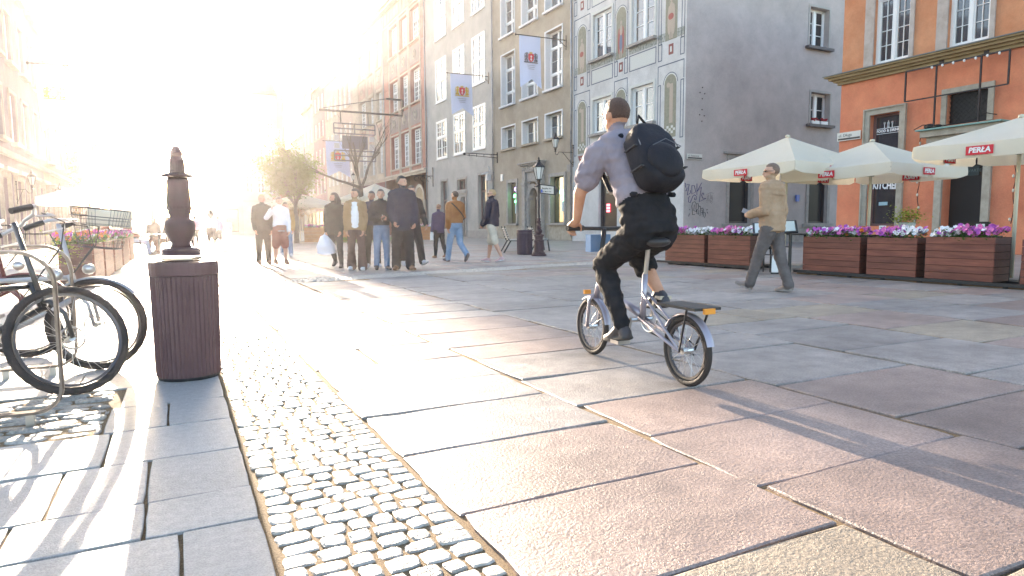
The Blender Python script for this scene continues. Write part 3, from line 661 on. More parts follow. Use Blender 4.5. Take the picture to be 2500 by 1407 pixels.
# ---- red house with relief panels (R4) and the cream twin beside it (R5)
RED = plaster('red_plaster', (.36, .155, .12), (.42, .20, .155)); REDD = plaster('dark_red_plaster', (.17, .065, .07), (.21, .09, .09)); TRIM = plaster('cream_trim', (.52, .44, .36), (.58, .50, .42)); PANEL = plaster('greyish_panel', (.30, .235, .21), (.35, .28, .25))
CREAMP = plaster('cream_plaster', (.50, .42, .34), (.56, .48, .39)); SALMON = plaster('salmon_panel', (.46, .30, .24), (.50, .34, .28))
def ornate(name, label, y0, w, cols, base, pan, quoin, ground, arch):
    b = thing(name, label, 'house', (22, y0, 0), RROW); rows = ((7.25, 10.8), (13.4, 16.7), (19.35, 22.5))
    ops = [(a, c, z0, z1, .45) for a, c in cols for z0, z1 in rows]
    if arch: ops.append((arch[0], arch[1], .1, 3.6, .5))
    mb = wall_mesh(w, 25.2, ops, z0=6.4); shell(mb, w, 25.2, 10, z0=6.4); mb.build('wall', base, b)
    mb = wall_mesh(w, 6.4, [o for o in ops if o[2] < 1]); shell(mb, w, 6.4, 10, sides=(True, True)); mb.build('ground_floor_wall', ground, b)
    s = MB(); s.box((0, 0, 6.42), (w, .35, 6.62)); s.box((0, 0, 6.2), (w, .2, 6.41)); s.box((0, 0, 24.7), (w, .5, 24.95)); s.box((0, 0, 24.96), (w, .75, 25.2)); s.box((0, 0, 23.0), (w, .08, 23.1)); s.parts('cornice', TRIM, b)
    s = MB()
    for i, (a, c) in enumerate(cols):
        for xx in (a-.28, c+.13): s.box((xx, 0, 6.63), (xx+.15, .09, 22.98))
        for (z0, z1) in rows:
            s.box((a-.1, 0, z1+.05), (c+.1, .07, z1+.18)); s.box((a-.12, 0, z0-.16), (c+.12, .2, z0-.02))
    s.parts('pilaster_strip', TRIM, b)
    for i, (a, c) in enumerate(cols):
        for (z0, z1) in rows:
            put_window(b, I4, a+.2, z0, c-a-.4, z1-z0, -.36, panes='join', nx=2, nz=4, trans=(.66,), ft=.12, mt=.16, bt=.06)
        for (z0, z1) in ((11.2, 13.0), (17.1, 18.95)):
            p = MB(); p.box((a, 0, z0), (c, .05, z1)); p.box((a+.25, .05, z0+.25), (c-.25, .08, z1-.25)); p.build('relief_panel', pan, b)
            p = MB(); cx, cz = (a+c)/2, (z0+z1)/2; p.tube([(cx+.45*math.cos(t*.524), .1, cz+.45*math.sin(t*.524)) for t in range(12)], .06, 5, close=True); p.ell((cx, .1, cz), (.18, .06, .2), n=8, h=4); p.build('medallion', TRIM, b)
    for k in range(int(w/1.1)):
        p = MB(); p.box((.3+k*1.1, 0, 23.35), (.3+k*1.1+.85, .05, 24.4)); p.build('frieze_panel', pan, b)
    if quoin:
        n = int((23-6.7)/.95)
        for i in range(n):
            p = MB(); z = 6.68+i*.95; L = cols[0][0]-.38; p.box((.05, 0, z), (L if i % 2 else L-.12, .06, z+.9)); p.build('quoin', base, b)
            p = MB(); L = w-cols[-1][1]-.38; p.box((w-.05-(L if i % 2 else L-.12), 0, z), (w-.05, .06, z+.9)); p.build('quoin', base, b)
    return b
b = ornate('red_house', 'terracotta red house with framed panels between tall windows and dark red ground floor', 60.9, 13.9, [(1.6, 4.5), (5.3, 7.9), (8.7, 11.6)], RED, PANEL, True, REDD, (1.0, 3.6))
s = MB()
for i in range(14):
    a0, a1 = math.pi*i/14, math.pi*(i+1)/14; q = lambda a, r, y: (2.3+r*math.cos(a), y, 3.6+r*math.sin(a))
    s.add([q(a0, 1.3, .1), q(a0, 1.6, .1), q(a1, 1.6, .1), q(a1, 1.3, .1), q(a0, 1.3, -.4), q(a1, 1.3, -.4)], [(0, 1, 2, 3), (4, 0, 3, 5)])
s.box((.7, 0, 0), (1.0, .1, 3.6)); s.box((3.6, 0, 0), (3.9, .1, 3.6)); s.build('arch_surround', TRIM, b)
d = MB(); OLD = mat('old_wood', (.20, .15, .09), .6, col2=(.26, .2, .13), scale=2)
d.box((1.0, -.5, 0), (3.6, -.4, 3.6)); d.poly([(2.3+1.28*math.cos(t*math.pi/12), .01, 3.6+1.28*math.sin(t*math.pi/12)) for t in range(13)], .03, (0, 1, 0)); d.box((2.26, -.4, 0), (2.34, -.35, 3.6)); d.box((1.0, -.4, 3.3), (3.6, -.33, 3.42)); d.build('door', OLD, b)
ob('lettering', text_mesh('lettering', 'KAWIARNIA', .75, mat('letter_metal', (.10, .06, .06), .5), ext=.03), b, M=plane_M((4.6, .12, 5.4), (-1, 0, 0), (0, 0, 1))) if False else None
b = ornate('cream_house', 'cream house with salmon relief panels left of the red house', 74.8, 14.93, [(1.0, 3.3), (4.6, 6.9), (8.1, 11.5)], CREAMP, SALMON, True, REDD, None)
for z in (0,):
    for i, x in enumerate((1.5, 6, 10.5)): put_window(b, I4, x, .8, 2.4, 3.6, .02, m=GREYF, panes='join', nx=1, nz=1, cols=1, pm=PANE)
r_, g = roof_gable(b, 14.93, 25.2, 10, 5)
g.build('gable', CREAMP, b)

# ---- further houses of the right-hand row
def far_house(name, label, X, y0, w, h, wallm, cols, rows, rz=RROW, roof=3., gable=False, ground=None, win_w=1.3, trim=None, gm=None, pm=None):
    """cols: x starts, rows: (z0,z1)"""
    b = thing(name, label, 'house', (X, y0, 0), rz)
    ops = [(x, x+win_w, z0, z1, .25) for x in cols for z0, z1 in rows]
    ops = [o for o in ops]
    mb = wall_mesh(w, h, ops); shell(mb, w, h, 9); mb.build('wall', wallm, b)
    for x in cols:
        for (z0, z1) in rows:
            put_window(b, I4, x, z0, win_w, z1-z0, -.16, panes='join', nx=1, nz=2, trans=(.62,), ft=.09, mt=.12, bt=.04, m=WHITE, pm=pm)
            s = MB(); s.box((x-.12, 0, z0-.14), (x+win_w+.12, .16, z0-.01)); s.build('sill', trim or TRIM, b)
    s = MB(); s.box((0, 0, h-.35), (w, .4, h-.01)); s.box((0, 0, 4.7), (w, .15, 4.95)); s.parts('cornice', trim or TRIM, b)
    if ground:
        for i in range(int(w/3.2)):
            x = .7+i*3.2; k = MB(); k.box((x, 0.0, .3), (x+2.1, .06, 3.7)); o = k.build('shop_window', GREYF, b)
            ob('pane', pane_mesh(PANE), o, M=Matrix.Translation((x+.1, .065, .5)) @ Matrix.Diagonal((1.9, 1, 3.0, 1)))
    if gable:
        n = 14; P_ = []
        prof = [(0, 0), (0, .12), (.1, .14), (.13, .3), (.22, .36), (.25, .55), (.36, .62), (.38, .84), (.45, .95), (.5, 1.0)]
        P_ = [(x*w, 0, h+z*gable) for x, z in prof]+[((1-x)*w, 0, h+z*gable) for x, z in prof[-2::-1]]
        ob('gable', MB().poly(P_, -.35, (0, 1, 0)).mesh('gable', wallm), b)
        if gable > 3: put_window(b, I4, w/2-.55, h+.6, 1.1, 1.7, .04, panes='join', nx=1, nz=2)
    mb = MB()
    if gable:
        mb.add([(0, -.3, h), (w/2, -.3, h+gable*.75), (w, -.3, h), (0, -9, h), (w/2, -9, h+gable*.75), (w, -9, h)], [(0, 1, 4, 3), (1, 2, 5, 4), (3, 4, 5)])
    else:
        nz = 12
        for i in range(nz):
            t0, t1 = i/nz, (i+1)/nz; mb.add([(0, .5-5*t0, h+roof*t0+.06), (w, .5-5*t0, h+roof*t0+.06), (w, .5-5*t1, h+roof*t1), (0, .5-5*t1, h+roof*t1), (0, .5-5*t0, h+roof*t0), (w, .5-5*t0, h+roof*t0)], [(0, 1, 2, 3), (4, 5, 1, 0)])
        mb.add([(0, .5, h), (0, -4.5, h+roof), (0, -9, h), (w, .5, h), (w, -4.5, h+roof), (w, -9, h)], [(0, 1, 2), (5, 4, 3), (1, 4, 5, 2)])
    mb.build('roof', TILE, b)
    return b
PALE = plaster('pale_pink_plaster', (.48, .38, .33), (.54, .44, .38)); PALEG = plaster('pale_green_grey', (.42, .41, .36), (.48, .47, .42)); PALEC = plaster('pale_cream', (.55, .50, .42), (.60, .55, .47)); ROSE = plaster('rose_plaster', (.38, .24, .25), (.44, .30, .31)); MAUVE = plaster('mauve_plaster', (.24, .17, .20), (.29, .22, .25)); OCHRE = plaster('ochre_plaster', (.46, .33, .20), (.52, .38, .25)); BRICK = plaster('brick_red', (.30, .13, .10), (.36, .17, .13))
R5w = ((7.2, 9.9), (12.0, 15.3), (17.5, 20.8), (22.1, 25.1))
far_house('tall_gabled_house', 'pale pink house with stepped gable and red tiled roof left of the cream house', 22, 89.75, 9.2, 26.6, PALE, [1.2, 4.0, 6.8], R5w, gable=5, ground=True, win_w=1.5)
far_house('tall_gabled_house', 'pale house with tall grey windows, second left of the cream house', 22, 98.97, 9.0, 23, PALEC, [.9, 3.7, 6.5], ((7.2, 9.9), (12.0, 15.0), (17.5, 20.3)), gable=5, ground=True, win_w=1.5)
far_house('tall_gabled_house', 'rose coloured gabled house third left of the cream house', 22, 108, 10, 24, ROSE, [1.2, 4.2, 7.2], ((6.5, 9.2), (11, 13.8), (15.6, 18.2), (20, 22.4)), gable=5, ground=True, win_w=1.6)
far_house('tall_gabled_house', 'pale green gabled house fourth left of the cream house', 22, 118.02, 11, 22, PALEG, [1.2, 4.5, 7.8], ((6.5, 9.2), (11, 13.8), (15.6, 18.2)), gable=6, ground=True, win_w=1.7)
far_house('flat_fronted_house', 'pale cream flat fronted house behind the green tree', 22, 129.04, 13, 18, PALEC, [1.2, 4.2, 7.2, 10.2], ((6.5, 9.2), (11, 13.8)), gable=0, ground=True, win_w=1.7)
far_house('flat_fronted_house', 'pale pink flat fronted house furthest along the right hand row', 22, 142.06, 14, 17, PALE, [1.2, 4.5, 7.8, 11], ((6.5, 9.2), (11, 13.8)), gable=0, ground=True, win_w=1.7)
# ---- houses that close the bend at the end of the street
ROT = R(180)
far_house('end_house', 'narrow mauve house at the bend of the street, left edge of the far houses', 5.45, 104, 2.0, 20.8, MAUVE, [.45], ((6, 8.4), (10, 12.4), (14, 16.2)), rz=ROT, ground=False, win_w=1.1, roof=4)
far_house('end_house', 'pale pink house with narrow windows at the bend of the street', 9.0, 104, 3.54, 20.5, PALE, [.5, 2.0], ((6, 8.4), (10, 12.4), (14, 16.2)), rz=ROT, ground=True, win_w=1.0, gable=3)
far_house('end_house', 'cream house with row of dark windows at the bend of the street', 14.2, 104, 5.18, 20.3, PALEC, [.5, 2.1, 3.7], ((6, 8.6), (10, 12.6), (14, 16.4)), rz=ROT, ground=True, win_w=1.0, roof=3.5)
far_house('end_house', 'broad ochre house added behind the far houses to shade the right hand ground', 22.0, 150, 7.8, 28, OCHRE, [.8, 3.2, 5.6], ((6, 8.6), (10, 12.6), (14, 16.4), (19, 22)), rz=ROT, ground=True, win_w=1.3, roof=3)  # added block, tall enough to keep the right side of the street in shade
# ---- gate building and tower closing the street on the left
b = thing('gate_building', 'sunlit brick gate building with arched passage closing the far end of the street', 'gate', (-1.3, 120, 0), ROT)
mb = wall_mesh(7.6, 6.6, [(1.2, 3.2, 0.02, 3.2, 1.5), (4.6, 6.4, .02, 2.8, 1.5)], 1.5); shell(mb, 7.6, 6.6, 6); mb.build('wall', BRICK, b)
s = MB(); s.box((0, 0, 6.2), (7.6, .25, 6.59)); s.box((0, 0, 4.2), (7.6, .15, 4.4)); s.parts('cornice', TRIM, b)
s = MB()
for x in (1.2, 4.6):
    s.box((x, -.5, .02), (x+1.9, -.4, 3.0))
s.parts('gate_door', GREYF, b)
b = thing('brick_tower', 'dark red brick tower with white bands and steep roof at the far end', 'tower', (-4.75, 121, 0), ROT)
mb = wall_mesh(4.3, 10.5, [(.5+i*.95, 1.0+i*.95, 8.3, 9.4, .2) for i in range(4)]+[(.5+i*.95, 1.0+i*.95, 6.9, 7.8, .2) for i in range(4)]); shell(mb, 4.3, 10.5, 5); mb.build('wall', BRICK, b)
s = MB(); s.box((0, 0, 9.7), (4.3, .1, 10.3)); s.box((0, 0, 7.95), (4.3, .06, 8.15)); s.box((0, 0, 6.4), (4.3, .06, 6.65)); s.parts('white_band', WHITE, b)
for i in range(4):
    for z0, z1 in ((8.3, 9.4), (6.9, 7.8)): put_window(b, I4, .5+i*.95, z0, .5, z1-z0, -.1, panes='join', nx=1, nz=1, cols=1, ft=.05)
r_, g = roof_gable(b, 4.3, 10.5, 5, 4.2, over=.3, tiles=True); g.build('gable', BRICK, b)

# ---- left-hand row, seen sharply from the side
LM = [plaster('mauve_grey_wall', (.19, .14, .17), (.24, .18, .20)), plaster('warm_stone_wall', (.27, .20, .14), (.32, .24, .18)), plaster('dusty_pink_wall', (.24, .16, .16), (.29, .20, .19)), plaster('sand_wall', (.27, .18, .12), (.32, .22, .15))]; TRIML = plaster('aged_trim', (.30, .25, .22), (.35, .30, .27))
LW = [('left_row_house', 'pinkish grey house with white window frames at the left edge of the photo', 42.0, 14.0, 15.0, ROSE, MAUVE), ('left_row_house', 'cream house with wall lamp, second along the left hand row', 51.0, 8.97, 11.5, PALEC, PALE),
      ('left_row_house', 'pale house covered with a climbing plant, third along the left hand row', 59.0, 7.97, 9.6, PALEG, PALE), ('left_row_house', 'ochre house furthest along the left hand row', 70, 10.97, 7.6, OCHRE, PALE)]
for i, (nm, lb, y1, w, h, m1, m2) in enumerate(LW):
    m1 = LM[i]
    b = thing(nm, lb, 'house', (-6, y1, 0), LROW)
    n = max(2, int(w/2.6)); cs = [(.6+k*(w-.6)/n, .6+k*(w-.6)/n+1.3) for k in range(n)]
    rows = [(z, z+2.1) for z in (4.6, 8.0, 11.4) if z+2.6 < h]
    ops = [(a, c, z0, z1, .3) for a, c in cs for z0, z1 in rows]+[(a, c, .1, 3.0, .35) for a, c in cs]
    mb = wall_mesh(w, h, ops); shell(mb, w, h, 8); mb.build('wall', m1, b)
    for a, c in cs:
        for z0, z1 in rows:
            put_window(b, I4, a, z0, c-a, z1-z0, -.2, panes='join', nx=1, nz=3, ft=.08, mt=.1)
            s = MB(); s.box((a-.15, 0, z0-.15), (c+.15, .25, z0-.01)); s.build('sill', TRIML, b)
            s = MB(); ring(s, a, c, z0, z1, .14, .06); s.build('window_surround', TRIML, b)
        put_window(b, I4, a, .1, c-a, 2.9, -.25, m=BRF, panes='join', nx=1, nz=1, cols=1, trans=(.78,), pm=PANE)
        s = MB(); ring(s, a, c, .1, 3.0, .2, .12); s.box((a-.35, 0, 3.22), (c+.35, .35, 3.36)); s.build('door_surround', STONE, b)
    s = MB(); s.box((0, 0, h-.3), (w, .45, h-.01)); s.box((0, 0, 3.9), (w, .2, 4.1)); s.parts('cornice', TRIML, b)
    P_ = [(0, 0, h), (0, 0, h+.5), (w*.18, 0, h+.7), (w*.2, 0, h+1.6), (w*.35, 0, h+1.9), (w*.38, 0, h+2.8), (w*.5, 0, h+3.3), (w*.62, 0, h+2.8), (w*.65, 0, h+1.9), (w*.8, 0, h+1.6), (w*.82, 0, h+.7), (w, 0, h+.5), (w, 0, h)]
    if i < 3: ob('gable', MB().poly(P_, -.3, (0, 1, 0)).mesh('gable', m1), b)
    mb = MB(); mb.add([(0, -.3, h), (w/2, -.3, h+2.4), (w, -.3, h), (0, -8, h), (w/2, -8, h+2.4), (w, -8, h)], [(0, 1, 4, 3), (1, 2, 5, 4), (3, 4, 5)]); mb.build('roof', TILE, b)

# ---- orange restaurant house (R0)
ORG = plaster('orange_plaster', (.60, .19, .10), (.68, .25, .13), 1.3, .35); ORGU = plaster('ochre_orange_plaster', (.52, .20, .09), (.62, .29, .15), 1.1, .5)
CORN = mat('stained_cornice', (.26, .185, .09), .8, col2=(.36, .27, .14), scale=3, aniso=(1, .6, 5), bump=.4)
SURR = mat('window_render', (.36, .31, .27), .8, col2=(.46, .41, .38), scale=3, bump=.3)
b = thing('orange_house', 'orange plastered restaurant house with sandstone door and window surrounds on the right', 'house', (22, 3.0, 0), RROW); y0 = 3.0; w = 13.4
u = lambda Y: Y-y0
uw = [(u(5.6), u(6.9)), (u(8.8), u(10.1)), (u(11.5), u(12.72)), (u(13.93), u(15.2))]
ops = [(a, c, 6.42, 9.9, .3) for a, c in uw]
gw = [(u(14.12), u(15.2), .85, 4.72)]; dr = (u(11.42), u(12.62), .12, 3.0); gr = (u(11.42), u(12.62), 4.02, 5.0); nx_ = (u(8.6), u(9.9), .85, 4.72)
ops2 = [(gw[0][0], gw[0][1], gw[0][2], gw[0][3], .3), (*dr, .5), (*gr, .25), (*nx_, .3)]
mb = wall_mesh(w, 6.0, ops2); mb.build('ground_floor_wall', ORG, b)
mb = wall_mesh(w, 12, ops, z0=6.0); shell(mb, w, 12, 12, z0=0); mb.build('wall', ORGU, b)
s = MB()
for (z0, z1, p) in ((5.98, 6.08, .1), (6.081, 6.16, .2), (6.161, 6.25, .32), (6.251, 6.30, .42)): s.box((-.02, 0, z0), (w+p, p, z1))
s.build('cornice', CORN, b)
s = MB(); s.box((-.02, 0, 6.302), (w+.46, .46, 6.335)); s.build('cornice_flashing', mat('lead_flashing', (.13, .15, .15), .6), b)
for a, c in uw:
    o = put_window(b, I4, a, 6.42, c-a, 3.48, -.2, nx=2, nz=(4, 3), trans=(.64,), ft=.09, mt=.10, bt=.022, sash=.05, pm=PANE)
    s = MB(); ring(s, a, c, 6.34, 9.9, .14, .05); s.box((c+.141, 0, 6.34), (c+.36, .02, 10.05)); s.build('window_surround', SURR, b)
    s = MB(); s.box((a, -.12, 6.36), (c, .04, 6.415)); s.build('sill', WHITE, b)
for (a, c, z0, z1) in gw+[nx_]:
    s = MB(); ring(s, a, c, z0, z1, .17, .07); ring(s, a-.17, c+.17, z0, z1+.17, .05, .11); s.build('stone_surround', STONE, b)
    o = put_window(b, I4, a, z0, c-a, z1-z0, -.24, m=BRF, cols=1, nx=1, nz=1, trans=(.62,), ft=.05, mt=.06, sash=.03, pm=PANE)
    if a > 8:
        WL = mat('white_vinyl', (.8, .8, .8), .5)
        TM2 = lambda x, z: plane_M((x, .05, z), (-1, 0, 0), (0, 0, 1))
        cx = (c-a)/2
        ob('lettering', text_mesh('lettering', 'FOOD & DRINK', .125, WL, bold=.006, sx=.95), o, M=TM2(cx, 3.30))
        k = MB(); k.box((cx-.42, .05, 3.375), (cx+.42, .055, 3.395)); k.box((cx-.42, .05, 3.2), (cx+.42, .055, 3.215))
        for dx, rr_, hh in ((-.14, .028, .2), (0, .038, .24), (.14, .028, .2)):
            k.box((cx+dx-.012, .05, 3.40), (cx+dx+.012, .055, 3.40+hh)); k.box((cx+dx-rr_, .05, 3.47 if dx == 0 else 3.53), (cx+dx+rr_, .055, 3.40+hh*(.75 if dx == 0 else 1)))
        k.box((cx-.038, .05, 3.397), (cx+.038, .055, 3.5)); k.build('cutlery_symbol', WL, o)
        k = ob('lettering', text_mesh('lettering', 'KITCHEN', .34, WL, bold=.016, sx=.66), o, M=plane_M((cx-.02, .06, 1.40), (-1, 0, -.10), (0, 0, 1)))
        ob('lettering', text_mesh('lettering', 'GRILL', .14, WL, bold=.006), o, M=TM2(cx, 1.02)) if False else None
        k = MB(); k.box((cx-.1, .05, .72), (cx+.22, .056, .84)); k.build('sticker', mat('pale_blue_sticker', (.35, .5, .55), .5), o)
s = MB(); a, c = dr[0], dr[1]
ring(s, a, c, 0, 3.0, .22, .1); ring(s, gr[0], gr[1], 4.02, 5.0, .16, .06); s.box((a-.3, 0, 3.3), (c+.3, .16, 3.5)); s.box((a-.42, 0, 3.501), (c+.42, .3, 3.68)); s.box((a-.55, 0, 3.681), (c+.55, .45, 3.88)); s.build('stone_portal', STONE, b)
s = MB(); s.box((a-.65, 0, 3.883), (c+.65, .55, 3.93)); s.build('portal_flashing', mat('copper_green', (.18, .33, .30), .6), b)
BLK = mat('doorway_dark', (.012, .009, .008), .6)
d = MB(); d.box((a, -.48, .12), (c, -.42, 3.0)); o = d.build('door', BLK, b)
d = MB(); d.box((a+.35, -.41, 2.42), (c-.35, -.39, 2.72)); od = d.build('open_sign', mat('sign_dark_teal', (.02, .04, .045), .5), o)
ob('lettering', text_mesh('lettering', 'OTWARTE', .13, mat('dim_letter', (.10, .16, .16), .5)), o, M=plane_M(((a+c)/2, -.386, 2.57), (-1, 0, 0), (0, 0, 1)))
d = MB(); d.box((gr[0], -.24, 4.02), (gr[1], -.2, 5.0)); o = d.build('grille_backing', mat('dark_glass', (.03, .028, .026), .3), b)  # plain dark backing behind the grille bars
for k in range(-6, 10):
    for sg in (1, -1):
        x0_ = gr[0]+k*.15; pts = [(x0_, 4.02), (x0_+.98*sg if sg > 0 else x0_, 5.0)]
        xa, xb = (x0_, x0_+.98) if sg > 0 else (x0_+.98, x0_)
        za, zb = 4.02, 5.0
        # clip to the opening
        def clip(xa, za, xb, zb):
            L, Rr = gr[0], gr[1]; pts = []
            if abs(xb-xa) < 1e-6: return None
            t0, t1 = (L-xa)/(xb-xa), (Rr-xa)/(xb-xa); t0, t1 = min(t0, t1), max(t0, t1); t0, t1 = max(0, t0), min(1, t1)
            if t1-t0 < .05: return None
            return (xa+(xb-xa)*t0, za+(zb-za)*t0), (xa+(xb-xa)*t1, za+(zb-za)*t1)
        q = clip(xa, za, xb, zb)
        if q: g_ = MB(); g_.bar((q[0][0], -.15+.012*sg, q[0][1]), (q[1][0], -.15+.012*sg, q[1][1]), .012); g_.build('grille_bar', IRON, b)
# iron sign frame with lamps and cables
fr = thing('iron_sign_frame', 'empty black iron sign frame with spotlights fixed above the restaurant door', 'sign frame', (22, y0, 0), RROW)
xa, xb = u(10.75), u(13.78)
k = MB(); k.bar((xa, .35, 5.9), (xb, .35, 5.9), .05); k.bar((xa, .35, 4.93), (xb, .35, 4.93), .04)
for x in (xa, u(11.5), u(12.8), xb): k.bar((x, .35, 4.93 if x in (xa, xb) else 3.95), (x, .35, 5.9), .045)
k.build('frame', IRON, fr)
for x in (u(11.5), u(12.8)):
    k = MB(); k.bar((x, 0, 6.0), (x, .35, 5.92), .03); k.cbox((x, .06, 6.02), (.14, .12, .1)); k.build('spotlight', IRON, fr)
for i in range(7):
    k = MB(); k.ell((u(11.0)+i*.32, .4, 5.85), (.035, .035, .045), n=8, h=5); k.build('bulb', WHITE, fr)
k = MB(); k.ell((u(12.95), .3, 4.02), (.2, .14, .09), n=8, h=5); k.ell((u(12.7), .32, 4.0), (.14, .1, .06), n=8, h=5); k.tube([(u(13.4), .4, 3.96), (u(13.1), .42, 4.08), (u(12.4), .4, 3.98), (u(11.6), .35, 4.05), (u(11.3), .3, 4.2), (u(11.0), .35, 4.1)], .015, 5); k.build('cable_bundle', BLK, fr)
for j, (Y, zs) in enumerate(((13.35, (3.85, 1.0)), (10.55, (3.85, .9)))):
    t = thing('bulb_string', ('string of glass bulbs hanging left of the restaurant door', 'string of glass bulbs hanging right of the restaurant door')[j], 'light string', (22, Y, 0), RROW, 'hanging bulb strings')
    k = MB(); k.tube([(.03*math.sin(i*1.7), .08, zs[0]-(zs[0]-zs[1])*i/12) for i in range(13)], .012, 5); k.build('cord', BLK, t)
    for i in range(7): k = MB(); k.ell((.06*math.sin(i*2.3), .1, zs[0]-.3-i*.42), (.035, .035, .055), n=8, h=5); k.build('bulb', mat('bulb_glass', (.5, .46, .38), .15), t)
# street name signs
SIGNB = mat('sign_enamel', (.62, .61, .56), .35); SIGNBLK = mat('sign_ink', (.02, .02, .025), .5)
def street_sign(label, M, txt, w, h):
    t = thing('street_sign', label, 'street sign', group='street name signs'); t.matrix_world = M
    k = MB(); k.box((0, .0, 0), (w, .03, h)); k.build('plate', SIGNB, t)
    k = MB(); k.box((.02, .031, .03), (w-.04, .036, .09)); k.build('stripe', SIGNBLK, t)
    ob('lettering', text_mesh('lettering', txt, h*.5, SIGNBLK, align='RIGHT' if False else 'LEFT'), t, M=plane_M((w-.06, .034, h*.62), (-1, 0, 0), (0, 0, 1)))
street_sign('white street sign reading ul. Długa on the orange wall', Matrix.Translation((21.97, 15.52, 3.96)) @ Matrix.Rotation(RROW, 4, 'Z'), 'ul. Długa', .93, .3)
street_sign('white street sign reading ul. Kaletnicza on the bare side wall', Matrix.Translation((23.08, 24.69, 4.1)) @ Matrix.Rotation(R(180), 4, 'Z'), 'ul. Kaletnicza', .96, .26)
k = MB(); k.box((29.75, 24.6, 2.15), (29.97, 24.68, 2.5)); tag(k.build('house_number_sign', mat('blue_enamel', (.03, .10, .45), .3)), 'small blue enamel plate on the side wall between two dark windows', 'sign')
# downpipes
for (Y, lb) in ((34.78, 'zinc downpipe between the painted house and the pharmacy house'), (45.96, 'zinc downpipe between the pharmacy house and the grey house'), (60.9, 'zinc downpipe between the grey house and the red house'), (74.8, 'zinc downpipe between the red house and the cream house')):
    downpipe('downpipe', lb, 21.9, Y, 20 if Y < 60 else 24.6)
# ================================================================ STREET FURNITURE
WOODR = mat('stained_board', (.135, .036, .022), .5, col2=(.23, .072, .042), scale=2.2, aniso=(6, .9, 9), bump=.35, bscale=30, rnd=.16)
WOODE = mat('stained_end', (.085, .03, .022), .6, col2=(.12, .045, .03), scale=5, aniso=(3, 3, 9), rnd=.1)
BLACKM = mat('black_metal', (.018, .018, .02), .45)
LEAF = mat('petunia_leaf', (.045, .10, .02), .6, col2=(.10, .19, .04), scale=25); leafy(LEAF, (.12, .22, .03), .35); SOIL = mat('soil', (.03, .02, .015), .9)
PETAL = [mat('petal_pink', (.62, .10, .38), .55, col2=(.75, .22, .50), scale=30), mat('petal_purple', (.36, .05, .36), .55, col2=(.5, .12, .48), scale=30), mat('petal_white', (.80, .78, .80), .55), mat('petal_orange', (.75, .22, .03), .55)]
def leaf_cloud(mb, fn, n, s, rs):
    for _ in range(n):
        p = Vector(fn()); a = rs.uniform(0, 6.28); t = rs.uniform(-1.0, 1.0); k = s*rs.uniform(.6, 1.4)
        d = Vector((math.cos(a), math.sin(a), t*.8)).normalized(); x, y = frame_of(d)
        mb.add([p, p+d*k*.5+x*k*.28, p+d*k+y*k*.1, p+d*k*.5-x*k*.28], [(0, 1, 2, 3)])
def blossom(mb, p, r, d, mi, rs):
    d = Vector(d).normalized(); x, y = frame_of(d); p = Vector(p); n = 6; mb.mi(mi)
    vs = [p-d*r*.4]+[p+d*r*(.15 if i % 2 else -.02)+(x*math.cos(i*math.pi/n)+y*math.sin(i*math.pi/n))*r*(1 if i % 2 else .82) for i in range(2*n)]
    mb.add(vs, [(0, 1+i, 1+(i+1) % (2*n)) for i in range(2*n)])
def flowers(parent, x0, x1, y0, y1, z, mix, rs, dens=1., h=.17, size=.040, ls=.055):
    """mix: function x-fraction -> list of petal weights"""
    lf = MB(); L = x1-x0
    top = lambda fx: z+h*(.55+.45*noise.noise(Vector((fx*5, y0*3, 1.3))))
    leaf_cloud(lf, lambda: (lambda fx: (x0+L*fx, rs.uniform(y0-.03, y1+.05), rs.uniform(z-.05, top(fx))))(rs.random()), int(800*L*dens), ls, rs)
    stuff(lf.build('foliage', LEAF, parent))
    fl = MB()
    for _ in range(int(150*L*dens)):
        fx = rs.random(); w = mix(fx); mi = rs.choices([0, 1, 2, 3], w)[0]
        blossom(fl, (x0+L*fx, rs.uniform(y0-.04, y1+.06), top(fx)+rs.uniform(-.06, .05)), size*rs.uniform(.8, 1.15), (rs.uniform(-.5, .5), rs.uniform(.1, 1.2), rs.uniform(.0, .9)), mi, rs)
    stuff(fl.build('blossoms', PETAL, parent))
pr = random.Random(21)
def planter(label, Y0, Y1, X, dep=.42, h=.70, zb=.08, nb=6, mix=None, rz=RROW, group='wooden flower planters in front of the restaurant'):
    """local x along the row, y outwards; front face at y=0"""
    w = abs(Y1-Y0); t = thing('wooden_planter', label, 'planter', (X, min(Y0, Y1) if rz == RROW else max(Y0, Y1), 0), rz, group)
    bh = (h-zb)/nb
    for i in range(nb):
        z = zb+i*bh
        k = MB(); k.box((0, -.022, z+.003), (w, pr.uniform(-.001, .002), z+bh-.004)); k.build('board', WOODR, t)
        k = MB(); k.box((0.001, -dep, z+.003), (.022, -.023, z+bh-.004)); k.build('board', WOODE, t)
        k = MB(); k.box((w-.022, -dep, z+.003), (w-.001, -.023, z+bh-.004)); k.build('board', WOODE, t)
    k = MB(); k.box((.023, -.05, zb+.01), (w-.023, -.024, h-.03)); k.box((.03, -dep, h-.08), (w-.03, -.04, h-.04)); k.box((0, -dep-.02, zb), (w, -dep-.001, h)); k.build('soil', SOIL, t)
    flowers(t, .04, w-.04, -dep+.03, -.04, h, mix or (lambda f: (1, .6, .6, 0)), pr)
    return t
PX = 10.33
planter('flower planter with pink then white petunias behind the cyclist, leftmost of the restaurant row', 11.05, 12.35, PX+.12, mix=lambda f: (0, .1, 2, 0) if f < .45 else (2, 1.5, .2, 0))
planter('flower planter with deep pink petunias left of the walking man in the beige jacket', 9.75, 10.93, PX+.12, mix=lambda f: (0, .2, 2, 0) if f < .3 else (1.5, 1.4, .3, 0) if f < .65 else (3, .6, 0, 0))
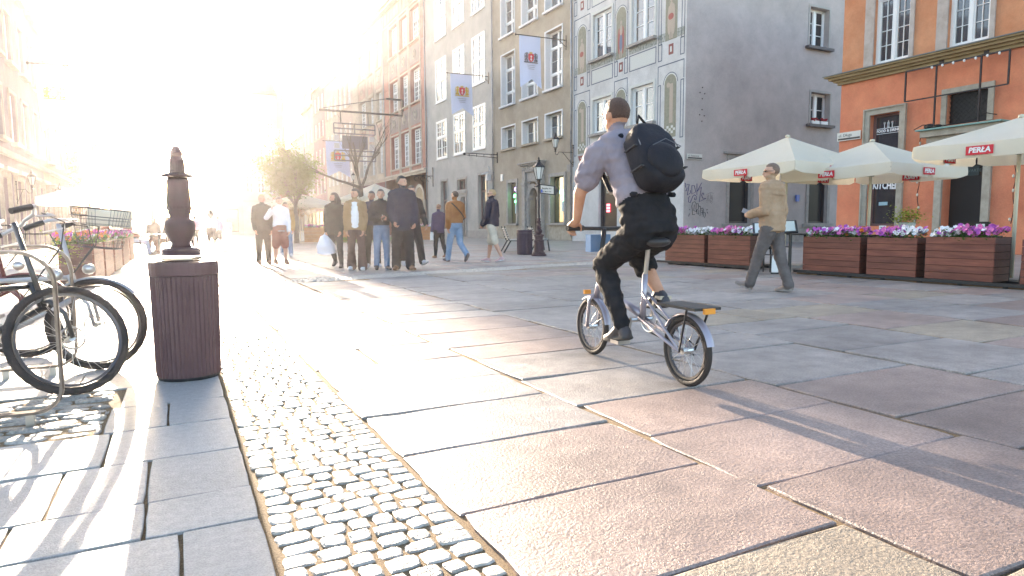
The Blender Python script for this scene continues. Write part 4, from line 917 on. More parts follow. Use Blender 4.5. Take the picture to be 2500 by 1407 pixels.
planter('flower planter with sparse mauve blossoms right of the white bottle figure', 7.23, 8.36, PX, mix=lambda f: (1, 1, .2, .2) if f < .4 else (.4, .8, .6, 0))
planter('flower planter with magenta and white petunias in the middle of the restaurant row', 6.27, 7.10, PX, mix=lambda f: (.2, .2, 3, .1) if f < .5 else (2, 1.6, .3, 0))
planter('large flower planter crowded with white and bright pink petunias, right of the row', 5.17, 6.13, PX, h=.72, mix=lambda f: (3, .6, .1, 0) if f < .5 else (1, 1.6, .8, 0) if f < .66 else (.1, .2, 3, .1))
planter('flower planter cut off by the right edge of the photo', 3.75, 4.83, PX, mix=lambda f: (2, 1, .1, 0))
for i, (a, c) in enumerate(((3.6, 8.52), (9.6, 12.6))):
    k = MB(); X = PX-.03 if i == 0 else PX+.09
    k.bar((X, a, .055), (X, c, .055), .05); k.bar((X+.45, a, .055), (X+.45, c, .055), .05)
    for j in range(int((c-a)/.6)): k.bar((X, a+.2+j*.6, .03), (X+.45, a+.2+j*.6, .03), .045)
    tag(k.build('planter_rail', BLACKM), ('low black steel rail carrying the right hand planters', 'low black steel rail carrying the two planters behind the cyclist')[i], 'rail')
# timber deck edge
k = MB(); k.box((PX+.02, 3.5, .0), (PX+.3, 8.5, .03)); struct(k.build('deck_edge', mat('old_deck', (.16, .10, .06), .8, col2=(.24, .16, .1), scale=6)))
# restaurant parasols
CANV = mat('parasol_canvas', (.86, .80, .67), .75, col2=(.90, .85, .73), scale=2, bump=.15, bscale=12); REDL = mat('perla_red', (.60, .02, .035), .6); POLE = mat('parasol_pole', (.55, .50, .38), .5)
def canvas_mat():
    m = CANV; n = m.node_tree; b_ = n.nodes['Principled BSDF']; o_ = n.nodes['Material Output']
    tr = n.nodes.new('ShaderNodeBsdfTranslucent'); tr.inputs[0].default_value = (.92, .82, .62, 1); mx = n.nodes.new('ShaderNodeMixShader'); mx.inputs[0].default_value = .45
    n.links.new(b_.outputs[0], mx.inputs[1]); n.links.new(tr.outputs[0], mx.inputs[2]); n.links.new(mx.outputs[0], o_.inputs[0])
canvas_mat()
def parasol(label, x, y, half, zr, zt, rz=0, logo='PERŁA', val=.22, group='cream beer garden parasols', cat='parasol'):
    t = thing('parasol', label, cat, (x, y, 0), rz, group)
    k = MB(); N = 8
    cs = [(-1, -1), (1, -1), (1, 1), (-1, 1)]
    for s in range(4):
        a, c = cs[s], cs[(s+1) % 4]
        vs = []; 
        for j in range(N+1):
            r_ = j/N
            for i in range(N+1):
                f = i/N; px = (a[0]+(c[0]-a[0])*f)*r_*half; py = (a[1]+(c[1]-a[1])*f)*r_*half
                vs.append((px, py, zt-(zt-zr)*r_**.96-.05*math.sin(math.pi*f)*r_*math.sin(math.pi*r_)-.02*math.sin(math.pi*f)*r_))
        fs = [(j*(N+1)+i, (j+1)*(N+1)+i, (j+1)*(N+1)+i+1, j*(N+1)+i+1) for j in range(N) for i in range(N)]
        k.add(vs, fs)
    me = k.mesh('canopy', CANV, smooth=True); bm = bmesh.new(); bm.from_mesh(me); bmesh.ops.remove_doubles(bm, verts=bm.verts, dist=.0005)
    bm.to_mesh(me); bm.free(); autosmooth(me, 18); can = ob('canopy', me, t)
    for s in range(4):
        a, c = cs[s], cs[(s+1) % 4]; v = MB(); n = 24; vs = []
        A = Vector((a[0]*half, a[1]*half, 0)); Cc = Vector((c[0]*half, c[1]*half, 0)); out = Vector((a[0]+c[0], a[1]+c[1], 0))*.5
        for i in range(n+1):
            f = i/n; p = A.lerp(Cc, f); zt_ = zr-.02*math.sin(math.pi*f); g_ = min(abs(f-.5), abs(f-.0), abs(f-1))
            cut = .06*max(0, 1-abs(f-.5)*26)+.05*max(0, 1-f*14)+.05*max(0, 1-(1-f)*14)
            wv = .012*math.sin(f*19+s)
            vs += [tuple(p+Vector((0, 0, zt_))), tuple(p+out*(.012+wv)+Vector((0, 0, zt_-val*.5))), tuple(p+out*(.0+wv*1.5)+Vector((0, 0, zt_-val+cut)))]
        v.add(vs, [(3*i+j, 3*i+3+j, 3*i+4+j, 3*i+1+j) for i in range(n) for j in (0, 1)])
        vo = v.build('valance', CANV, t, smooth=True)
        if logo:
            for f in (.46,):
                p = A.lerp(Cc, f)+out*.03+Vector((0, 0, zr-.02-val*.52)); dx = (Cc-A).normalized()
                q = MB(); q.add([p-dx*.18+Vector((0, 0, -.065)), p+dx*.18+Vector((0, 0, -.065)), p+dx*.18+Vector((0, 0, .065)), p-dx*.18+Vector((0, 0, .065))], [(0, 1, 2, 3)])
                q.add([v_+out*(-.05) for v_ in (p-dx*.18+Vector((0, 0, -.065)), p+dx*.18+Vector((0, 0, -.065)), p+dx*.18+Vector((0, 0, .065)), p-dx*.18+Vector((0, 0, .065)))], [(0, 1, 2, 3)])
                q.build('brand_patch', REDL, t)
                M = plane_M(p+out*.004, dx, (0, 0, 1)); ob('lettering', text_mesh('lettering', logo, .105, WHITE, bold=.004, sx=.98, shear=.12), t, M=M)
                M2 = plane_M(p-out*.056, dx, (0, 0, 1)); ob('lettering', text_mesh('lettering', logo, .105, WHITE, bold=.004, sx=.98, shear=.12), t, M=M2)
    k = MB(); k.tube([(0, 0, .02), (0, 0, zt-.05)], .028, 10); k.build('pole', POLE, t, smooth=True)
    k = MB()
    for a in cs: k.bar((0, 0, zt-.08), (a[0]*half*.98, a[1]*half*.98, zr-.015), .022)
    k.cbox((0, 0, zr-.1), (.09, .09, .1)); 
    for a in cs: k.bar((0, 0, zr-.1), (a[0]*half*.5, a[1]*half*.5, (zr+zt)/2-.05), .018)
    k.build('rib', POLE, t); k = MB(); k.lathe([(.05, zt-.01), (.045, zt+.03), (.01, zt+.04)], n=10); k.build('finial', POLE, t)
    k = MB(); k.box((-.32, -.32, .0), (.32, .32, .07)); k.build('base', STONE2, t)
    return t
parasol('cream parasol with red PERŁA patches above the beige jacket man, left of the three', 11.7, 9.95, 1.22, 2.13, 2.78, R(0))
parasol('cream parasol with red PERŁA patches, middle one, its pole standing before the KITCHEN window', 12.5, 8.58, 1.18, 2.02, 2.57, R(0))
parasol('cream parasol with red PERŁA patches, right one, cut by the photo edge', 11.55, 5.52, 1.03, 2.12, 2.53, R(4))
# tables, chairs and small things of the restaurant terrace
WICK = mat('dark_wicker', (.02, .017, .017), .7, bump=.8, bscale=60)
def terrace_chair(label, x, y, rz):
    t = thing('terrace_chair', label, 'chair', (x, y, 0), rz, 'dark terrace chairs')
    k = MB(); k.box((-.22, -.22, .40), (.22, .22, .45)); k.build('seat', WICK, t)
    k = MB(); k.box((-.22, -.25, .46), (.22, -.2, .84)); k.build('backrest', WICK, t)
    for sx in (-1, 1):
        for sy in (-1, 1): k = MB(); k.bar((sx*.2, sy*.2, .401), (sx*.22, sy*.23, 0), .035); k.build('leg', BLACKM, t)
        k = MB(); k.bar((sx*.24, -.2, .62), (sx*.24, .2, .62), .035); k.bar((sx*.24, .18, .62), (sx*.215, .2, .42), .03); k.build('armrest', BLACKM, t)
    return t
def terrace_table(label, x, y, s=.35, h=.72):
    t = thing('terrace_table', label, 'table', (x, y, 0), R(5), 'dark terrace tables')
    k = MB(); k.box((-s, -s, h-.03), (s, s, h)); k.build('table_top', BLACKM, t); k = MB(); k.tube([(0, 0, .02), (0, 0, h-.03)], .03, 8); k.box((-.22, -.22, 0), (.22, .22, .02)); k.build('pedestal', BLACKM, t)
    return t
sp = [(11.3, 5.0, .3), (11.9, 4.6, 2.2), (11.2, 7.4, 1.3), (12.4, 6.6, 2.6), (11.3, 10.2, .6), (12.6, 9.4, 2.0), (13.2, 5.3, 1.2)]
lbs = ['dark chair seen through the gap at the right end of the planters', 'dark chair partly out of the photo on the right behind the planters', 'dark chair behind the planter right of the menu stand', 'dark chair with its back to the dark doorway', 'dark chair behind the two planters left of the walking man', 'dark chair under the left parasol near the side wall', 'dark chair nearest to the orange wall on the right']
for (x, y, a), l in zip(sp, lbs): terrace_chair(l, x, y, a)
for (x, y), l in zip([(11.4, 6.1), (11.5, 8.0), (12.4, 10.0)], ['dark table behind the large pink flowered planter', 'dark table beside the pole of the middle parasol', 'dark table under the left parasol']): terrace_table(l, x, y)
for i, (x, y, n, z) in enumerate(((11.0, 5.72, '30', .80), (11.2, 8.0, '24', .76), (11.2, 7.42, '28', .78), (11.6, 10.75, '11', .80))):
    t = thing('table_number', ['white table number card standing behind the largest pink flowered planter', 'white table number card near the pole of the middle parasol', 'white table number card between two planters of magenta flowers', 'white table number card left of the walking man'][i], 'number card', (x, y, .0), R(-62))
    k = MB(); k.box((-.055, -.004, z), (.055, .004, z+.11)); k.build('card', WHITE, t); k = MB(); k.box((-.01, -.01, .0), (.01, .01, z-.001)); k.build('stem', BLACKM, t)
    ob('lettering', text_mesh('lettering', n, .09, SIGNBLK), t, M=plane_M((0, -.006, z+.055), (1, 0, 0), (0, 0, 1)))
def potted(label, x, y, z, r, c, c2, n=260, s=.06, name='potted_plant'):
    t = thing(name, label, 'plant', (x, y, z)); k = MB(); k.lathe([(r*.45, 0), (r*.62, r*.8), (r*.66, r*.85), (r*.5, r*.82)], n=12); k.build('pot', mat('pale_pot', (.45, .48, .46), .6), t)
    l = MB(); leaf_cloud(l, lambda: (lambda v: (v.x*r, v.y*r, r*1.2+v.z*r*.7))(Vector((pr.gauss(0, .5), pr.gauss(0, .5), pr.gauss(0, .4)))), n, s, pr); stuff(l.build('foliage', mat('leaf_'+label[:6].replace(' ', '_'), c, .6, col2=c2, scale=20), t)); return t
potted('yellow green bushy plant in a pot left of the doorway', 12.4, 7.75, .72, .27, (.18, .24, .015), (.38, .42, .03), 700, .05)
potted('blue green succulent in a pale pot on the table behind the planter', 11.2, 10.65, .62, .13, (.07, .13, .12), (.12, .2, .18), 220, .05)
potted('small green potted plant beside the orange wall corner', 12.6, 9.9, .62, .14, (.05, .12, .02), (.12, .22, .05), 220, .05)
k = MB(); k.bar((13.0, 7.2, .5), (13.0, 6.6, .5), .02); k.box((12.98, 6.6, .25), (13.02, 7.2, .95)); tag(k.build('chalkboard', mat('chalkboard_black', (.02, .018, .016), .6)), 'small dark chalkboard standing left of the doorway behind the flowers', 'chalkboard')
# menu lectern and the white bottle figure
t = thing('menu_stand', 'black menu stand with slanted glass case behind the walking man', 'menu stand', (10.05, 8.78, 0), R(-45))
k = MB()
for sx in (-.28, .28):
    for sy in (-.15, .15): k.bar((sx, sy, 0), (sx, sy, .82), .03)
    k.bar((sx, -.15, .1), (sx, .15, .1), .02)
k.build('frame', BLACKM, t)
TL = Matrix.Translation((0, 0, .86)) @ Matrix.Rotation(R(28), 4, 'X') @ Matrix.Rotation(R(-4), 4, 'Y')
k = MB(); k.cbox((0, 0, 0), (.78, .46, .03), TL); k.build('case', BLACKM, t)
k = MB(); k.cbox((0, 0, .0185), (.7, .38, .006), TL); k.build('menu_sheet', mat('menu_sheet', (.5, .55, .52), .15, coat=1.), t)
k = MB(); k.bar((-.28, .15, .5), (.28, .15, .5), .02); k.build('crossbar', BLACKM, t)
t = thing('bottle_figure', 'white flat bottle shaped sign standing between the planters', 'sign', (9.95, 8.66, 0), R(-50))
pf = [(.055, .03), (.06, .1), (.058, .26), (.045, .33), (.024, .42), (.020, .52), (.024, .53), (.024, .56)]
k = MB(); k.poly([(r, 0, z) for r, z in pf]+[(-r, 0, z) for r, z in reversed(pf)], .012, (0, 1, 0)); k.build('bottle', WHITE, t); k = MB(); k.box((-.07, -.03, 0), (.07, .04, .03)); k.build('base', BLACKM, t)
t = thing('steel_gate', 'low black steel bars beside the white bottle figure', 'barrier', (10.2, 8.95, 0), RROW)
k = MB()
for i in range(5): k.bar((-.3+i*.17, 0, 0), (-.3+i*.17, 0, .34), .018)
k.bar((-.3, 0, .34), (.4, 0, .34), .02); k.build('bars', BLACKM, t)

# ---------------------------------------------------------------- street lamps
CASTI = mat('cast_iron_brown', (.06, .028, .036), .5, .3, col2=(.05, .03, .035), scale=6, bump=.2, bscale=30); CASTD = mat('cast_iron_black', (.022, .02, .022), .45, .4)
LGLASS = mat('lantern_glass', (.62, .62, .58), .12, coat=.6)
def lamp_post(label, x, y, s=1., lantern=True, top=3.0, group='cast iron street lamps', n=14):
    """s scales the girth; top is the overall height"""
    t = thing('street_lamp', label, 'street lamp', (x, y, 0), 0, group)
    k = MB(); pr_ = [(.235, 0), (.235, .05), (.20, .07), (.20, .10), (.155, .13), (.145, .42), (.16, .44), (.16, .47), (.125, .50), (.13, .58), (.16, .62), (.16, .65), (.09, .68)]
    k.lathe([(r*s, z) for r, z in pr_], n=n); k.build('base', CASTI, t)
    k = MB(); k.lathe([(.08*s, .681), (.10*s, .73), (.11*s, .78), (.07*s, .83), (.085*s, .87), (.06*s, .90), (.075*s, .96), (.055*s, 1.0), (.07*s, 1.07), (.04*s, 1.10), (.062*s, 1.14), (.035*s, 1.17)], n=n); k.build('ornament', CASTI, t, smooth=False)
    k = MB(); zl = top-.88; k.lathe([(.034*s, 1.171), (.032*s, zl-.04), (.05*s, zl-.03), (.05*s, zl)], n=10); k.bar((-.16*s, 0, zl-.02), (.16*s, 0, zl-.02), .025); k.build('pole', CASTD, t)
    lant(t, (0, 0, zl), 1.); return t
def lant(t, o, s):
    x, y, z = o; k = MB(); k.lathe([(.05*s, 0), (.06*s, .02), (.035*s, .05), (.06*s, .18), (.075*s, .2)], o, 8); k.build('lantern_foot', CASTD, t)
    k = MB(); k.lathe([(.085*s, .205*s), (.165*s, .56*s)], o, 6); k.build('lantern_glass', LGLASS, t)
    k = MB()
    for i in range(6):
        a = math.pi*(i+.5)/3; k.bar((x+.087*s*math.cos(a), y+.087*s*math.sin(a), z+.2*s), (x+.17*s*math.cos(a), y+.17*s*math.sin(a), z+.57*s), .014*s)
    k.lathe([(.19*s, .565*s), (.185*s, .60*s), (.06*s, .72*s), (.045*s, .76*s), (.05*s, .78*s), (.02*s, .81*s), (.03*s, .84*s), (.008*s, .88*s)], o, 6); k.lathe([(.095*s, .19*s), (.095*s, .21*s)], o, 6)
    k.build('lantern_cap', CASTD, t)
t = lamp_post('black cast iron street lamp with white direction sign in front of the pharmacy portal', 10.02, 17.76, 1., top=3.03)
k = MB(); SM = Matrix.Rotation(R(-27), 4, 'Z')
pts = [(.03, 0, 1.92), (.52, 0, 1.86), (.62, 0, 2.0), (.52, 0, 2.15), (.03, 0, 2.21)]
k = MB(); k.poly([tuple(SM @ Vector(p)) for p in pts], .03, tuple(SM @ Vector((0, 1, 0)))); sg = k.build('direction_sign', CASTD, t)
k = MB(); pts = [(.06, -.004, 1.95), (.46, -.004, 1.9), (.46, -.004, 2.125), (.06, -.004, 2.175)]
k.add([tuple(SM @ Vector(p)) for p in pts], [(0, 1, 2, 3)]); k.build('sign_face', mat('sign_cream', (.55, .50, .44), .4), sg)
k = MB(); pts = [(.065, -.006, 1.955), (.12, -.006, 1.95), (.12, -.006, 2.02), (.09, -.006, 2.06), (.065, -.006, 2.03)]
k.add([tuple(SM @ Vector(p)) for p in pts], [(0, 1, 2, 3, 4)]); k.build('heritage_mark', mat('heritage_blue', (.03, .08, .4), .4), sg)
for s_, z, sz in (('Bazylika N.M.P.', 2.07, .072), ('St. Mary\'s Church', 1.975, .055)):
    ob('lettering', text_mesh('lettering', s_, sz, SIGNBLK, bold=.0015, sx=.82), sg, M=SM @ plane_M((.285, -.007, z), (1, 0, -.06), (0, 0, 1)))
# big cast-iron pillar behind the litter bin at the left
t = thing('iron_pillar', 'massive ornate cast iron pillar in the glare behind the ribbed litter bin', 'pillar', (.05, 8.55, 0))
k = MB(); k.lathe([(.24, 0), (.24, .08), (.21, .1), (.2, .5), (.21, .56), (.215, .6), (.20, .64), (.205, .67), (.17, .70)], n=20); k.build('base', CASTI, t)
k = MB(); k.lathe([(.12, .70), (.10, .74), (.12, .80), (.155, .88), (.165, .95), (.155, 1.0), (.11, 1.03), (.105, 1.07), (.125, 1.1), (.12, 1.12), (.13, 1.18), (.125, 1.3), (.115, 1.42), (.12, 1.46), (.105, 1.50)], n=20); k.build('urn', CASTI, t, smooth=True)
k = MB()
k.lathe([(.135, 1.13), (.14, 1.15), (.135, 1.17)], n=20); k.build('collar', CASTI, t)
k = MB(); k.lathe([(.16, 1.505), (.17, 1.52), (.15, 1.54), (.085, 1.56), (.08, 1.7), (.06, 1.74), (.07, 1.78), (.03, 1.86)], n=20); k.build('cap', CASTI, t)
# wall lamps and brackets
def wall_lamp(label, X, Y, Z, sgn=-1, arm=.9, s=1.):
    t = thing('wall_lamp', label, 'wall lamp', (X, Y, Z), 0, 'lantern wall lamps'); k = MB()
    k.bar((0, 0, -.9*s), (0, 0, .45*s), .04*s); k.bar((0, 0, 0), (sgn*arm, 0, .0), .03*s); k.bar((0, 0, -.8*s), (sgn*arm*.75, 0, 0), .025*s); k.tube([(sgn*arm, 0, .02), (sgn*(arm+.1), 0, -.16), (sgn*(arm+.24), 0, -.14), (sgn*(arm+.25), 0, 0)], .02*s, 6)
    for z in (-.6, .3, .45): k.ell((0, 0, z*s), (.05*s, .09*s, .05*s), n=8, h=4)
    k.build('bracket', IRON, t); lant(t, (sgn*(arm+.25), 0, 0), s*1.35); return t
wall_lamp('iron wall lantern on a scrolled bracket beside the painted house', 21.75, 34.3, 5.35, -1, 1.0, .95)
wall_lamp('glowing wall lantern on the left hand row above the bicycle handlebar', -5.85, 40.5, 2.3, 1, .45, .8)
wall_lamp('small wall lantern at the far left edge of the photo', -5.85, 34.2, 2.6, 1, .3, .7)
wall_lamp('wall lantern further along the left hand row', -5.85, 50.5, 3.4, 1, .5, .8)
t = thing('sign_bracket', 'long empty iron sign bracket on the grey house', 'bracket', (21.95, 45.3, 6.2)); k = MB(); k.bar((0, 0, .12), (-2.7, 0, .12), .05); k.bar((0, 0, -.12), (-2.7, 0, -.0), .04); k.bar((0, 0, -.5), (0, 0, .3), .06)
for i in range(4): k.bar((-.5-i*.6, 0, .12), (-.5-i*.6, 0, -.1), .035)
k.ell((-2.7, 0, .06), (.1, .1, .1), n=8, h=5); k.build('arm', IRON, t)
k = MB(); k.cbox((21.75, 46.5, 4.7), (.3, .35, .5)); k.bar((21.95, 46.9, 5.1), (21.5, 47.2, 5.0), .12); k.bar((21.9, 46.5, 5.2), (21.7, 46.5, 5.6), .06); tag(k.build('security_camera', mat('camera_grey', (.5, .5, .52), .5)), 'white security camera and box beside the downpipe of the grey house', 'camera')
t = thing('sign_bracket', 'scrolled iron bracket on the left edge of the grey house', 'bracket', (21.95, 59.3, 5.6)); k = MB(); k.bar((0, 0, -.9), (0, 0, .9), .07); k.bar((0, 0, .1), (-2.2, 0, .1), .06)
for j in range(3): k.tube([(-.4-j*.6+.22*math.cos(i*.6), 0, -.18+.22*math.sin(i*.6)) for i in range(9)], .025, 5)
k.build('arm', IRON, t)
# ---------------------------------------------------------------- banners with coats of arms
CLOTH = mat('banner_cloth', (.62, .63, .78), .8); GOLD = mat('arms_gold', (.62, .38, .06), .7); ARED = mat('arms_red', (.62, .03, .05), .7); AGREY = mat('arms_grey', (.13, .12, .15), .7); TXT = mat('banner_text', (.30, .29, .34), .8); FAINT = mat('banner_figures', (.52, .50, .52), .8)
def banner(label, Y, Xt, Xw, z, w, h, lion, gx=0):
    t = thing('banner', label, 'banner', (Xt, Y, z), 0, 'hanging town banners'); k = MB(); k.tube([(-.15, 0, 0), (Xw-Xt, 0, .06)], .03, 6); k.ell((-.2, 0, 0), (.07, .07, .07), n=8, h=5); k.bar((Xw-Xt, 0, -.5), (Xw-Xt, 0, .35), .05); k.bar((Xw-Xt, 0, -.35), (Xw-Xt-.5, 0, .02), .03); k.build('pole', IRON, t)
    def P(f, g_):
        hh = h*(1 if abs(f-.5) > .499 else 1)*(1-.17*(1-abs(f-.5)*2))
        x = .06+w*f; return (x+.10*g_*g_, .06*math.sin(f*7+g_*2)*g_+.02*math.sin(g_*9), -hh*g_-.0)
    k = MB(); k.sheet(P, 14, 16); k.build('cloth', CLOTH, t, smooth=True)
    def Q(f, g_): p = P(f, g_); return Vector((p[0], p[1]-.02, -h*g_))
    A = MB(); c = Q(.5, .42); s = w*.13
    def flat(mi, pts): A.mi(mi); A.poly([(c.x+p[0]*s, c.y-.03, c.z+p[1]*s) for p in pts], -.02, (0, 1, 0))
    flat(0, [(-1, 1.15), (1, 1.15), (1, -.3), (.6, -1), (0, -1.4), (-.6, -1), (-1, -.3)])
    for zc in (.25, -.65):
        A.mi(1); A.box((c.x-.09*s, c.y-.07, c.z+(zc-.4)*s), (c.x+.09*s, c.y-.052, c.z+(zc+.4)*s)); A.box((c.x-.32*s, c.y-.069, c.z+(zc-.02)*s), (c.x+.32*s, c.y-.053, c.z+(zc+.16)*s))
    flat(2, [(-.5, 1.2), (-.62, 1.75), (-.3, 1.5), (0, 1.85), (.3, 1.5), (.62, 1.75), (.5, 1.2)])
    for sx in (-1, 1):
        A.mi(3); 
        for (px, pz, rx, rz_) in ((1.65, .15, .42, .8), (1.5, 1.1, .38, .42), (1.95, -.85, .45, .4), (1.35, -.95, .25, .45), (1.15, .4, .3, .16), (2.25, .3, .14, .8), (2.05, 1.1, .2, .2)):
            A.ell((c.x+sx*px*s, c.y-.055, c.z+pz*s), (rx*s, .02, rz_*s), n=8, h=5)
    if not gx: flat(3, [(-2.5, -1.35), (2.5, -1.35), (2.5, -1.6), (-2.5, -1.6)])
    A.build('coat_of_arms', [ARED, WHITE, GOLD, lion], t)
    for i, (tt, sz) in enumerate((('Stare Miasto', .10), ('Gdańsk', .10)) if False else ()): pass
    k = MB()
    for i in range(3): k.box((c.x-s*(1.5-i*.25), c.y-.05, c.z-s*(2.5+i*.55)), (c.x+s*(1.5-i*.2), c.y-.045, c.z-s*(2.35+i*.55)))
    k.build('caption', TXT, t); return t
banner('white swallow tailed banner with golden lions and red shield on the grey house', 46.63, 18.72, 21.9, 12.3, 1.75, 3.0, GOLD)
banner('white swallow tailed banner with grey lions and red shield on the pharmacy house', 35.38, 18.6, 21.9, 12.2, 1.45, 3.0, AGREY)
for lb, X, Y, z, w_, h_ in (('faint white banner with red emblem in the glare above the tree branch', 15.4, 76, 10.6, 2.6, 4.0), ('faint white banner with red emblem at the far left row', -5.2, 55, 7.4, .9, 1.9), ('white banner with red shield near the top of the left hand row', -5.3, 36.5, 8.3, 1.3, 3.0), ('small white banner with red emblem over the left cafe', -5.0, 60, 4.6, 1.0, 1.5)):
    banner(lb, Y, X, X+w_+.6 if X > 0 else -5.9 if False else X+w_+.3, z, w_, h_, GOLD)
# cinema style hanging sign
t = thing('hanging_sign', 'grey metal film strip shaped sign hanging from an iron bracket in the glare', 'hanging sign', (16.3, 68, 9.0)); k = MB()
k.bar((-3.0, 0, 3.6), (5.6, 0, 3.6), .18); k.bar((5.6, 0, 3.4), (5.6, 0, 5.2), .2); k.bar((3.9, 0, 5.2), (5.6, 0, 5.2), .18); k.bar((-2.6, 0, 3.8), (3.9, 0, 5.2), .06); k.bar((-.9, 0, 2.4), (-.9, 0, 3.6), .08); k.bar((1.9, 0, 2.4), (1.9, 0, 3.6), .08); k.build('bracket', IRON, t)
GS = mat('grey_sign', (.15, .13, .14), .6)
k = MB()
for z0, z1 in ((1.4, 2.4), (-1.3, -.3)):
    for p, q in (((-1.6, 0, z0), (2.6, 0, z0)), ((-1.6, 0, z1), (2.6, 0, z1)), ((-1.6, 0, z0), (-1.6, 0, z1)), ((2.6, 0, z0), (2.6, 0, z1)), ((.5, 0, z0), (.5, 0, z1)), ((-1.6, 0, (z0+z1)/2), (2.6, 0, (z0+z1)/2))): k.bar(p, q, .12)
k.box((-.8, -.1, -.1), (1.8, .1, 1.2)); k.build('panel', GS, t)
k = MB()
for sx in (-1.6, 2.0):
    for z0 in (-.1, .7): k.box((sx, -.1, z0), (sx+.5, .1, z0+.5))
k.build('sprocket_block', mat('sign_pale', (.5, .46, .44), .6), t)

# ---------------------------------------------------------------- benches, bins
SLATM = mat('bench_slat', (.42, .40, .37), .6, col2=(.5, .48, .45), scale=8)
def bench(label, x, y, rz):
    t = thing('park_bench', label, 'bench', (x, y, 0), rz, 'slatted benches by the pharmacy')
    for i in range(5): k = MB(); k.box((-.8, -.02+i*.085, .43), (.8, .05+i*.085, .455)); k.build('slat', SLATM, t)
    for i in range(5):
        k = MB(); z = .50+i*.078; yy = -.06-i*.028; k.box((-.8, yy-.012, z), (.8, yy+.012, z+.055)); k.build('slat', SLATM, t)
    for sx in (-.68, .68):
        k = MB(); k.bar((sx, -.02, .42), (sx, .42, .42), .04, .035); k.bar((sx, .40, .42), (sx, .46, 0), .05); k.bar((sx, .02, .42), (sx, -.22, 0), .05); k.bar((sx, -.03, .42), (sx, -.2, .92), .045); k.build('support', BLACKM, t)
    return t
bench('slatted bench with white slats behind the man in shorts', 10.6, 21.0, R(-112))
bench('slatted bench half hidden behind the dark litter bin', 12.0, 21.6, R(-112))
BINM = mat('bin_violet_black', (.035, .02, .04), .4, .2, col2=(.05, .032, .055), scale=4); BINB = mat('bin_brown_ribbed', (.075, .038, .045), .45, .25, col2=(.10, .055, .062), scale=3)
def bin_(label, x, y, r, h, ribs, m, plate=False):
    t = thing('litter_bin', label, 'litter bin', (x, y, 0)); k = MB(); n = ribs*2; vs = []; zs = [0.02, .03, h*.87, h*.88]
    for j, z in enumerate(zs):
        for i in range(n):
            a = 2*math.pi*i/n; rr_ = r*(1-.0 if i % 2 else .965)*(1-.06*(1-z/h)); vs.append((rr_*math.cos(a), rr_*math.sin(a), z))
    k.add(vs, [(j*n+i, j*n+(i+1) % n, (j+1)*n+(i+1) % n, (j+1)*n+i) for j in range(3) for i in range(n)]+[tuple(3*n+i for i in range(n))]); k.build('body', m, t)
    k = MB(); k.lathe([(r*1.0, h*.885), (r*1.01, h*.89), (r*1.01, h*.995), (r*.99, h), (r*.8, h), (r*.8, h*.93)], n=32); k.build('rim', m, t, smooth=False)
    k = MB(); k.lathe([(r*.9, 0), (r*.93, .02)], n=24); k.build('foot', BLACKM, t); return t
t = bin_('tall ribbed brown litter bin standing in the sun glare in the left foreground', .035, 4.52, .195, .72, 44, BINB)
k = MB(); k.poly([(-.175, -.12, .735), (.04, -.19, .732), (.10, .12, .735), (-.15, .16, .738)], .012); k.build('top_plate', mat('worn_steel', (.45, .42, .38), .3, .8), t)
bin_('dark violet litter bin between the slatted benches and the street lamp', 10.07, 18.79, .26, .80, 30, BINM)

# ---------------------------------------------------------------- planters, parasols and posts further away
for i, (x, y, w_) in enumerate(((6.9, 41, 1.5), (8.7, 41.3, 1.3), (13.0, 42, 1.4), (14.6, 42.3, 1.3))):
    t = thing('wooden_planter', ['orange wooden planter at the far cafe behind the woman with the bag', 'orange wooden planter behind the woman in the tan jacket', 'orange wooden planter seen right of the tall man', 'orange wooden planter left of the man in the leather jacket'][i], 'planter', (x, y, 0), R(-20), 'orange planters of the far cafe')
    for j in range(4): k = MB(); k.box((0, 0, .05+j*.22), (w_, .5, .26+j*.22)); k.build('board', mat('orange_board', (.42, .17, .06), .6, col2=(.5, .24, .09), scale=5), t)
    flowers(t, .05, w_-.05, .05, .45, .93, lambda f: (1, .4, 1.5, 0), pr, .5, .2, .06, .09)
parasol('cream parasol of the far cafe seen between the women', 7.0, 43, 1.9, 2.35, 3.05, R(20), logo=None, group='parasols of the far cafe')
parasol('white parasol of the far cafe behind the woman in the black jacket', 11.3, 41, 1.7, 2.7, 3.65, R(20), logo=None, group='parasols of the far cafe')
parasol('white parasol over the left cafe behind the bicycle basket', -2.6, 27.0, 1.5, 1.95, 2.5, R(8), logo=None, group='parasols of the left cafe')
lamp_post('slim street lamp with glowing white lantern in the left distance', -2.78, 60, 1.3, top=5.3, group='distant street lamps')
lamp_post('slim street lamp in front of the far houses behind the tree', 13.6, 56, 1.3, top=5.6, group='distant street lamps')
k = MB(); k.lathe([(.09, 0), (.09, .3), (.045, .35), (.045, 4.9), (.02, 5.0)], (-1.05, 40.4, 0), 10); tag(k.build('flag_pole', CASTD), 'slim dark pole standing left of the iron pillar in the glare', 'pole')
